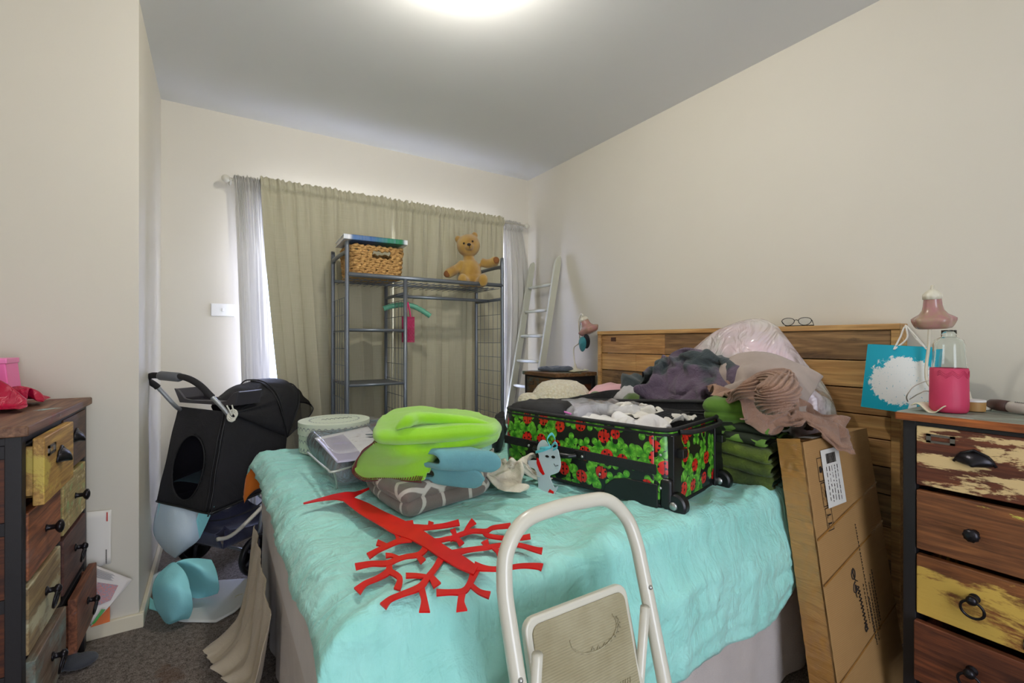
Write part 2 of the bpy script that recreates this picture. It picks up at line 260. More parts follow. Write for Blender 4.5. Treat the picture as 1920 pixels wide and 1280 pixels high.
# settled cloth shapes: grid size, origin, second differences of the points in millimetres
CLOTH = {
'slate': (34, 40, (1.446, 1.091, 0.651),
(177,-11,-15,-16,2,-11,9,19,18,-3,14,3,15,17,12,9,11,12,11,0,0,11,20,29,29,6,5,10,16,27,15,8,8,8,13,0,6,-3,3,-28,9,21,19,-2,-11,-23,19,-10,-4,0,5,-9,-1,-2,14,19,-24,-10,8,-3,20,-7,4,4,-4,1,2,1,1,-6,12,-2,4,-9,15,14,2,-9,-25,20,-26,5,9,-8,1,1,8,-9,-9,9,0,3,-7,-21,10,1,19,-5,4,-1,4,3,-2,-9,6,12,0,2,6,9,11,-5,-21,-1,-13,14,-26,8,10,-4,0,1,-11,10,2,-15,22,-1,-23,-5,9,4,1,0,0,6,6,8,4,-25,-10,13,4,4,12,13,-8,-26,4,3,12,-14,-25,3,4,0,5,18,-6,-20,8,1,-4,18,-24,3,3,0,-7,3,2,7,6,10,15,-26,3,9,13,-5,3,-15,6,7,1,14,14,-7,-28,-6,-8,-7,2,5,15,4,0,-3,-4,17,-10,-4,-2,-8,-10,-2,6,12,10,8,-15,-9,1,2,7,-23,15,14,-11,-9,8,18,15,1,-11,-7,-7,-7,-4,-5,16,6,-2,4,-8,-5,7,14,-1,-7,-24,0,5,11,-5,17,-6,-20,-12,-14,9,-1,7,0,19,-8,-28,16,13,14,14,12,-1,-14,-25,-12,10,6,1,-4,-1,4,-1,-11,3,16,-22,-7,5,12,-1,-6,7,-1,-9,-14,5,3,9,-6,1,24,-17,12,12,10,-1,-1,-2,-2,-35,0,10,-2,4,6,-6,-6,9,-4,-13,11,-8,0,8,-37,12,11,9,19,4,-19,-11,13,-5,10,2,4,2,-1,-7,1,13,1,-2,-16,-13,6,5,15,5,-13,-7,2,-2,11,-2,5,-2,-3,-26,21,6,7,17,1,-13,-20,-1,17,-1,-5,5,-2,-5,-8,1,1,20,-9,10,-25,6,3,5,-6,5,3,-12,16,17,-1,-11,-15,-1,-5,3,15,7,-18,-4,-5,6,-5,9,-10,1,-3,-2,-3,0,-4,9,2,1,14,2,-13,-4,-8,0,10,-9,9,16,-4,-6,-4,-7,-9,2,2,8,0,4,-25,-5,13,5,-15,28,-17,-6,-5,-2,1,-3,-13,-9,9,2,14,0,-1,8,-5,0,4,13,-5,-20,1,-2,-1,1,-3,-2,3,6,-11,9,-8,8,-12,20,0,10,-28,0,-1,5,3,-20,-8,7,13,3,4,-14,11,13,-11,3,3,-10,-11,-9,-2,1,6,-10,-12,2,-7,14,-5,15,-10,13,0,-7,-8,28,-24,1,5,-5,2,-13,17,4,-5,-1,2,-1,2,12,-1,-16,-4,11,3,-14,-3,0,-11,-7,-19,6,-6,7,12,19,11,-6,-23,13,-16,11,1,-4,-7,9,9,1,-10,4,0,12,-33,-3,9,15,6,-18,2,6,16,-14,-14,15,-23,-10,1,0,2,11,6,1,-15,7,-7,5,0,-1,-4,0,-1,17,-15,9,1,5,-2,-6,-19,5,11,-4,13,2,-1,-6,14,-6,4,3,0,10,3,-2,-2,-9,-15,3,-3,-1,1,2,0,1,3,7,-12,1,2,6,2,-1,1,7,-12,-9,6,2,-1,-5,6,-5,13,28,-8,-5,-2,-1,5,-4,-12,-9,-3,2,5,0,-3,1,5,9,0,-11,4,-2,-3,2,10,7,-1,-9,-12,0,-2,-4,5,-3,1,-1,-1,29,1,-26,-12,-2,3,10,-1,-10,1,2,17,-10,-5,1,3,3,-3,-1,0,1,-4,2,-2,-1,5,-7,5,5,0,-5,2,4,-2,-12,-4,1,-1,9,13,3,-25,-7,14,-1,-2,17,6,-1,1,-1,-8,-5,3,2,1,4,-9,-5,1,4,-10,5,9,12,-3,-4,-7,3,-1,-5,-6,6,11,-5,-9,2,17,-27,8,9,-6,22,4,-5,-5,-12,-2,5,1,8,9,3,-2,-15,-7,-5,-6,4,-2,4,1,7,0,-6,-6,0,14,-3,-6,-7,14,-13,8,4,4,-3,-6,-2,-6,-3,13,9,-2,-1,11,3,10,-14,-7,-11,8,-7,-5,2,5,1,-2,-3,-11,4,6,3,-14,-5,3,7,3,19,-4,4,-13,-15,-5,-8,9,14,22,-12,0,-2,6,4,6,-15,-10,7,4,-11,1,1,7,3,1,13,-6,11,-5,-1,-8,-1,3,5,-15,12,-4,-23,17,10,-6,-9,-3,8,7,1,2,3,-4,-8,-7,7,8,-4,-2,-2,-2,8,1,2,-11,14,-3,-6,6,7,3,0,-3,-6,-5,-1,-2,10,8,6,-13,-17,-5,8,13,10,2,-7,-19,7,9,-8,-2,9,-2,-3,3,2,1,9,-17,-3,-4,9,12,8,-9,-14,24,-20,-8,24,-1,-12,13,2,-15,-11,6,5,10,-3,-25,-7,36,-2,4,2,-3,-16,12,2,-2,-1,-8,-2,-17,5,6,11,4,5,13,-18,13,-12,7,-2,8,-15,21,12,-5,-18,-12,-15,-11,-6,39,10,1,-2,-5,-9,10,6,5,3,9,-52,-11,11,10,13,5,3,5,14,15,-14,6,0,6,-13,7,-6,-7,21,3,-20,-23,-9,22,22,-1,-5,-1,6,-2,13,1,-2,-2,-1,-33,17,11,0,-9,-12,-6,-3,4,3,7,5,4,-3,11,-2,-5,12,-16,4,4,-1,-1,3,8,1,-5,-8,-2,13,15,1,-12,0,-18,23,8,-1,-4,-9,-4,-3,-11,-9,-3,4,5,-3,-17,-8,-2,1,2,10,5,13,8,-2,-18,1,1,-2,12,2,-5,-4,1,-5,-3,17,47,13,-1,-10,-22,-4,-4,2,-3,-8,-4,-6,-8,8,-15,-6,5,15,4,-13,5,10,-15,4,-4,-6,4,4,4,-4,-21,-10,0,1,2,15,6,-5,-2,13,-4,1,4,-7,5,-5,-8,-3,-20,4,5,5,4,-15,-1,-2,7,15,2,-26,-3,7,9,-5,-4,-2,-8,0,-11,8,10,-2,13,-2,-5,2,-10,-2,14,-2,-7,-10,-8,16,9,3,0,-16,11,-8,1,1,7,-18,-1,6,5,-13,0,2,-2,-3,-4,9,-17,5,0,-14,3,-4,4,20,-6,-3,-2,1,11,11,-1,-3,4,-10,9,-5,14,-11,-24,-28,34,16,-9,-1,-17,-3,-2,1,1,-1,0,-3,6,-20,-1,-3,24,-1,-13,11,-6,3,10,12,3,-19,4,2,17,-4,-5,-7,-3,-16,24,1,-6,-14,-10,19,5,-1,-20,-1,0,1,1,-6,16,-3,1,-14,16,-2,-17,7,7,1,-4,-6,7,0,6,-3,-18,14,6,-20,21,1,-6,-8,13,-2,-5,0,5,12,-27,0,1,-1,2,4,6,-3,-3,-25,2,33,-7,-5,-2,-20,-4,16,13,-1,-9,12,-14,-15,27,-1,-4,-5,10,0,2,0,-7,-1,12,13,-25,-10,3,6,0,7,0,-6,0,9,-5,-6,4,-7,1,-10,16,1,-10,-15,-4,2,13,9,-5,-3,-9,5,-3,3,7,7,-2,-4,20,-6,-20,-20,3,7,5,5,-4,-3,3,-6,-15,-6,3,4,4,-14,-1,-1,-2,-1,0,30,-5,-2,-7,16,-27,1,14,2,0,-3,4,4,-7,6,4,11,6,14,-4,-2,1,-6,-35,5,-12,-3,-1,-1,2,3,6,3,-3,28,-6,-2,-2,4,1,-18,11,6,-5,4,6,-8,-1,17,-2,-2,62,0,4,9,-10,-9,-4,1,-4,-7,-21,13,7,9,7,9,-6,-4,1,18,9,3,8,8,9,18,-34,-5,15,17,3,-8,-10,12,16,-17,9,5,12,-4,3,7,-8,-1,-12,13,-16,7,5,1,-14,15,9,1,-31,-22,13,32,2,0,-15,27,5,-1,-2,-1,0,0,-21,-5,-9,-4,6,-8,27,1,-19,-12,-1,26,7,-18,-10,1,-4,-1,-3,8,5,-13,-9,-5,3,38,1,3,5,2,-2,2,2,6,5,-8,-13,1,-7,-5,0,-13,-14,-3,11,20,22,2,4,-18,-15,2,3,-1,-3,-8,9,-2,-9,-8,4,26,8,6,1,-1,-2,4,6,4,3,2,20,-3,-5,-4,-11,-2,3,12,7,-16,4,23,-2,-16,-13,1,-6,-1,14,-3,-2,-3,-7,-11,4,11,10,6,-5,-10,-3,1,15,11,-9,11,10,1,-3,-10,2,-2,11,6,-2,-15,-14,29,10,-4,-4,-7,-9,-9,12,19,-9,-8,-13,-17,6,18,3,2,1,-1,-4,-13,12,0,14,-13,-5,1,34,-14,9,2,-9,-12,18,-4,-20,12,15,11,11,5,-3,-5,-17,0,-12,-19,-3,3,5,-7,3,-16,19,12,-2,-8,-10,3,15,6,-8,-15,39,-12,-12,-15,-33,-4,35,14,-2,3,10,6,4,3,8,-8,-9,-6,-2,-7,-1,-15,11,-16,18,-26,16,15,-3,4,27,-2,-9,-2,1,-13,16,-7,-29,16,-3,-4,19,3,-2,-13,-12,-1,8,23,15,-4,-1,-2,5,-14,3,-7,4,-13,6,-17,9,13,-2,15,-6,1,3,-4,0,0,-12,10,8,13,-4,-2,-5,0,-3,1,-10,-5,-2,23,4,-3,7,3,0,-11,-6,-16,21,6,-5,-13,-2,-1,8,7,-1,-2,-2,4,1,-12,-6,21,11,-5,-11,-1,2,-3,4,-4,-8,-13,15,13,0,-2,-5,3,1,-4,-5,10,-5,4,-2,-16,16,7,3,3,-5,2,1,1,-4,5,12,-11,0,-9,6,-8,15,3,1,-5,1,-8,-12,16,-3,-8,-12,-5,13,12,-15,19,0,-11,4,0,-5,7,8,-1,-4,-1,-6,12,12,-5,-4,2,-3,-1,5,-8,6,11,1,-11,-19,23,-2,-4,-4,1,-2,-1,5,-7,-4,-18,4,6,12,-9,3,12,3,-3,-2,2,7,2,4,-4,-7,4,-1,2,-6,-3,-2,11,-3,9,7,-5,-8,0,-8,8,-9,9,0,-24,12,0,0,-5,-12,-2,-10,27,6,2,-4,-3,15,-6,-1,-15,18,3,-2,-7,0,6,-7,6,1,-2,-1,2,0,-3,-8,3,6,1,8,2,3,-15,-15,5,-22,-1,-10,15,-1,9,23,3,-11,-11,27,-10,5,0,5,-10,-1,0,5,-9,0,1,-7,9,3,-7,1,-6,8,4,-5,-5,18,7,16,-5,-6,-1,-2,4,8,4,-6,-2,12,-5,0,-2,4,8,-1,-12,1,-4,6,-9,-7,11,-10,12,2,-5,-11,-13,-4,11,17,-5,10,29,-9,-3,-6,3,5,3,-4,-6,8,-1,-4,-1,0,-3,1,1,-1,0,1,0,0,1,6,0,-14,7,1,5,-6,-5,3,-4,10,-8,10,9,-5,-4,5,1,1,-4,1,-5,4,0,2,-1,-3,4,1,0,-2,0,0,0,-1,-4,0,7,-4,3,8,7,-2,-12,-6,-7,-4,18,-8,-1,14,-6,0,0,-2,0,-1,-1,-1,-6,4,2,-1,2,1,0,1,-2,-1,1,0,0,-5,5,-1,2,13,17,-11,-10,-4,-4,-4,24,12,-5,0,-3,-3,-4,-1,4,-2,-6,-2,-2,3,4,-5,3,1,-1,1,1,1,-4,-6,5,4,-4,-1,7,-1,1,-1,-2,2,13,-2,0,9,-2,6,1,-1,-1,-13,1,2,0,-10,-1,-3,12,3,-1,1,-2,6,4,-1,-5,2,-4,-2,-1,-9,3,3,2,5,8,17,-14,-1,-1,11,-2,-14,17,-15,15,0,3,-2,-2,-2,0,-10,8,6,0,0,3,0,6,9,-10,-9,2,-3,-5,1,6,0,-6,-7,31,-11,-5,-5,-2,-4,12,-20,18,-11,14,0,0,-6,-1,-2,7,-8,0,9,-1,0,-1,1,1,-7,6,5,-7,1,0,4,-5,-3,0,22,13,-2,-9,-14,4,-3,1,-18,15,0,10,-6,3,-6,2,0,1,-1,-2,6,-2,4,-2,-11,8,4,-1,3,0,0,-5,-2,-3,0,8,7,-2,0,2,-4,-1,-5,3,3,3,0,0,-1,1,-2,0,-2,2,3,-3,1,-4,-6,13,12,-2,-7,-3,6,-2,-8,-1,2,-1,22,13,13,-7,-6,-17,-13,4,14,-11,2,-9,8,-7,14,-6,-6,7,-3,-7,8,-1,1,-4,8,21,-5,-3,-4,-10,0,-4,-1,-3,-2,36,17,1,-1,-13,-4,0,-2,-14,-1,-12,3,-8,25,-7,5,-7,-15,5,9,-4,-2,-6,-1,35,-5,-1,-7,-9,-10,-7,9,-2,2,1,42,-31,-15,0,17,13,7,3,-3,-10,-6,-6,6,-5,7,-10,15,2,-9,-6,1,0,4,16,-14,-7,1,-4,5,-3,-12,-4,15,2,-2,15,-1,-1,-3,-10,0,3,3,10,5,-4,-2,-5,-1,-2,15,-7,-1,-12,7,3,0,1,-2,-24,-2,4,3,12,7,0,-4,5,0,1,1,-7,-1,4,14,-4,0,7,5,2,-3,-2,1,-17,-11,-9,3,11,22,-6,1,5,5,-7,-5,-18,1,15,7,0,-3,0,-1,14,3,9,23,-3,-7,-16,3,6,-3,-9,7,2,2,-12,14,0,2,1,-8,-4,0,7,7,-32,15,10,0,-5,3,-1,6,7,2,-4,-2,0,32,-22,-2,0,1,2,-2,4,16,-21,-7,-7,16,-2,3,2,-3,-4,6,-2,-1,-9,5,-16,21,-7,9,2,-2,11,6,7,-3,-16,-1,9,-3,11,14,1,-8,2,2,-10,13,1,-1,-5,-2,-14,-12,2,24,-10,0,-7,-19,23,-6,0,3,6,-8,13,-5,3,3,4,1,-7,9,2,-2,3,8,11,-10,-3,4,1,6,7,-11,-6,10,10,15,-16,-6,-21,-4,2,-6,28,-16,-1,-21,15,-4,1,-2,4,5,4,-1,7,-3,26,-6,-12,-9,10,-1,2,-1,-1,-3,15,6,2,9,-17,1,-10,11,-16,7,21,-3,-21,-8,-2,-14,-10,2,13,11,2,1,2,4,5,9,1,-19,10,2,2,7,-5,-15,10,1,2,4,-4,-3,-5,8,-4,-1,27,3,-17,-21,10,17,-3,-11,-24,3,8,1,4,-1,4,4,-5,6,11,-13,0,1,4,-9,12,-6,0,2,5,-7,3,-2,-2,-20,44,0,-8,-17,-12,13,-2,14,0,0,-36,2,1,8,21,7,4,-12,-3,21,3,-16,4,-1,2,4,2,-3,-10,13,-4,-17,0,-19,59,-9,-11,-13,-7,9,5,2,-7,13,5,-1,-40,10,1,4,6,12,1,-13,-11,-1,10,9,-14,15,0,0,2,-15,0,-2,-3,-24,51,6,-7,-14,-15,7,2,4,-10,12,-8,18,-4,-5,-20,9,5,12,15,-16,8,-1,3,7,-17,9,-5,-7,-3,-3,16,-34,2,-7,34,16,-19,-5,-1,1,-2,6,-8,14,-8,5,-17,28,-20,7,-19,2,3,8,24,42,46,20,10,14,4,20,29,-10,-9,-13,-4,4,4,3,12,25,23,7,8,10,12,32,3,7,25,23,10,8,7,5,-12,-3,13,12,5,-12,-7,-4,-19,0,4,19,0,11,-1,1,4,7,4,7,3,-27,2,-13,4,-3,-18,22,0,-2,-1,-12,-2,-3,1,18,0,-1,1,-1,-5,-6,-13,2,3,13,-3,23,-2,15,3,3,-3,-2,-4,-38,2,3,19,-6,4,-2,-9,5,-4,3,5,-11,6,-13,-2,8,-5,-6,-8,-13,-8,6,13,14,-12,-5,23,6,4,9,0,2,-3,-25,11,-19,-5,5,8,9,0,-5,0,-9,-3,3,9,-9,1,-10,20,-4,-6,-12,-10,2,1,0,16,6,-22,-17,22,9,4,0,0,-6,9,-11,15,-3,-6,-10,8,5,-1,-6,2,-25,3,2,3,4,-3,29,-4,-5,-6,-2,-1,-4,9,2,-4,-9,-9,-12,10,4,3,3,13,9,8,-20,-1,-18,6,-4,14,-9,-9,-4,13,-5,-11,-4,8,-1,25,9,1,-6,-10,0,5,-7,3,6,-8,-6,-7,-10,-4,-1,-1,3,4,15,22,-19,-4,3,-5,-7,-11,-10,-8,-3,7,20,-1,-9,12,16,2,-14,-1,19,1,1,-5,-1,-12,9,-7,-9,-3,-1,-2,-1,-2,-5,5,24,4,-4,-7,1,-7,-15,26,-11,-14,-9,-2,19,10,-13,23,-12,0,-4,-4,9,4,0,-17,9,1,-5,2,-10,-1,10,10,1,-5,-21,10,15,0,4,-4,-38,29,-7,-1,16,-15,-19,-1,13,0,-27,10,9,6,3,1,9,2,3,-15,-7,29,0,5,-3,-6,-10,-13,9,0,-13,17,5,-2,-30,23,9,-16,16,-17,7,4,-14,-1,-6,-7,1,6,2,2,13,-9,6,-1,-15,22,2,-2,-1,-8,-6,-8,12,-3,0,-6,3,3,-12,18,-5,-13,16,1,-2,13,1,-5,-33,8,12,2,-5,1,12,-6,-20,15,-6,10,8,-20,7,-6,7,-7,3,-4,-2,-3,7,-16,14,3,4,3,-2,-13,12,0,-6,-13,-5,6,0,17,6,11,4,-14,-15,-3,3,-13,26,-37,1,11,10,-1,6,-1,-4,2,0,-5,14,-6,-15,-8,16,5,3,-5,5,-17,6,-5,-3,2,9,2,4,3,-5,-26,27,-10,8,-14,-3,10,-13,15,-1,-17,-1,16,7,7,5,0,1,-16,-9,-9,9,14,-10,-4,1,-3,1,-1,-4,5,-7,-9,-10,-6,37,7,-16,3,-10,7,-9,14,0,-10,-4,6,4,-1,7,-10,1,1,2,0,5,-16,-1,13,5,6,3,-1,14,0,8,-10,-4,3,9,-1,-4,0,-2,-9,14,-2,5,-1,0,1,3,-6,3,-4,5,-16,-4,23,-8,-10,18,-16,-12,10,6,11,5,-13,-2,1,-2,-4,3,3,1,-2,4,-11,9,-10,10,-1,-2,5,6,0,-4,-4,12,-7,-18,-7,12,25,-19,-7,17,-16,-5,3,-4,4,12,0,-9,12,-2,-4,0,-2,1,1,4,-6,6,-1,0,-2,-3,8,0,-4,3,5,-4,-3,-7,2,0,17,-12,-2,5,-7,-4,4,17,-7,9,-4,3,0,-5,1,0,0,0,6,9,-11,-3,2,1,8,-4,-5,1,-4,0,5,2,-2,-8,-3,6,14,-12,6,2,11,0,-28,-5,1,7,-11,-1,3,2,1,-6,-6,-2,-1,0,1,6,-1,5,10,0,-5,-5,-1,5,9,-9,-2,2,8,-2,-7,3,13,-14,-15,7,9,-8,4,1,1,0,-5,-15,0,-5,-4,-8,10,15,-5,3,0,5,-4,11,0,-4,-7,-2,4,13,1,-5,-2,-2,-5,4,13,-3,-7,-9,6,-6,1,6,-2,-18,7,6,4,0,-2,1,1,2,-7,1,4,-1,7,3,-4,-14,-9,34,-11,-3,6,-6,3,-4,-15,3,3,3,7,11,1,-8,-3,-4,10,7,-1,-7,-3,13,10,-4,-9,-1,0,-10,11,-13,2,4,-2,9,-2,-1,3,-2,7,-3,-2,8,-20,6,1,13,7,-8,10,-3,-8,6,0,1,-12,7,6,7,-1,2,-5,2,5,-6,-16,-1,0,9,7,-4,7,1,-21,16,1,13,-23,1,7,1,-16,-9,4,-4,-7,-1,4,2,1,-3,-6,-3,6,16,-5,1,-9,-2,4,4,-7,-4,8,11,-7,-1,-9,13,-4,5,-13,-3,6,-3,0,-8,-8,1,2,2,-6,-1,0,1,8,3,-12,5,6,-3,-4,-9,2,0,18,3,-16,-6,0,-1,-4,10,15,-24,-5,-1,22,-1,-10,-3,8,-2,7,-1,3,17,-19,-6,-5,20,-9,5,-6,-5,2,-20,21,-10,6,2,8,5,-16,-5,4,4,5,-23,-8,5,9,-5,13,3,-8,-6,-4,7,9,6,-6,3,-9,-4,-1,6,-1,-10,-13,-12,29,-7,8,-14,-1,-1,6,6,-1,-5,1,-7,-8,12,2,-4,-2,-5,3,0,-17,-11,29,9,-2,-6,-1,-3,-1,-7,-6,-4,-5,-12,6,-4,10,-23,8,-9,-8,11,24,-14,7,-2,-13,-2,7,-1,11,-8,-11,-2,10,-5,-9,25,-9,-8,3,6,8,5,5,1,-3,-11,-22,-12,-3,-10,25,2,6,0,-9,-3,10,-9,-5,2,10,-13,15,-15,1,-3,-8,10,17,0,-10,-10,0,2,6,0,4,6,8,3,-5,5,-6,5,3,1,-2,-1,0,-2,-14,-10,7,11,-9,-6,19,-17,12,-2,-5,1,-3,18,16,-1,-4,-11,-8,-13,9,1,2,2,2,6,11,14,-6,-1,1,-3,-12,0,4,4,-9,-10,5,23,3,-24,7,1,12,2,-1,-7,2,-1,-12,-44,-9,6,24,9,0,-6,-3,-5,9,11,9,1,3,3,-6,-4,3,6,2,-9,8,3,-9,-2,17,-6,17,3,16,1,-8,-28,-1,-34,-15,3,10,8,3,0,-2,-7,8,2,0,2,5,-4,-2,-1,10,2,1,-3,9,5,-9,-3,0,0,37,-8,-1,-6,4,4,1,-18,-27,10,22,-7,-12,-9,-1,5,5,0,-5,-4,-11,3,6,-5,4,-5,6,-4,8,9,4,-10,7,7,1,-10,-1,1,-1,7,8,3,3,-24,31,-9,7,-4,-29,8,11,8,-1,-3,-7,4,-6,-3,-4,-15,6,2,7,9,29,-17,3,-9,-5,-11,-13,-1,8,9,10,3,0,0,-16,7,-2,-1,-6,19,-2,5,-4,-9,-6,6,4,0,-2,-4,-2,5,4,9,13,-27,7,-7,-5,-4,8,-16,-10,3,18,2,1,0,2,-13,0,6,-1,9,10,-3,-15,-3,-4,9,-3,-1,6,-2,-7,20,1,3,-3,-5,-5,-11,0,-3,-2,0,13,-9,-11,-8,11,-1,11,15,-13,5,5,2,4,-2,-9,0,-3,6,2,-1,-5,-1,3,16,1,7,-12,16,-43,4,5,7,-3,4,-1,-10,10,-7,-14,8,3,7,10,-12,5,0,-5,0,3,2,-2,-12,9,2,3,3,7,1,1,11,-4,23,-70,8,7,8,8,-5,9,-15,-9,-6,11,8,1,-1,-1,4,-10,6,-11,5,1,0,3,-17,10,-2,0,0,0,4,15,-2,-1,25,-48,-1,4,2,4,1,10,-12,10,-19,-6,1,23,-14,23,-13,-2)),
'greige': (26, 30, (1.643, 0.853, 0.748),
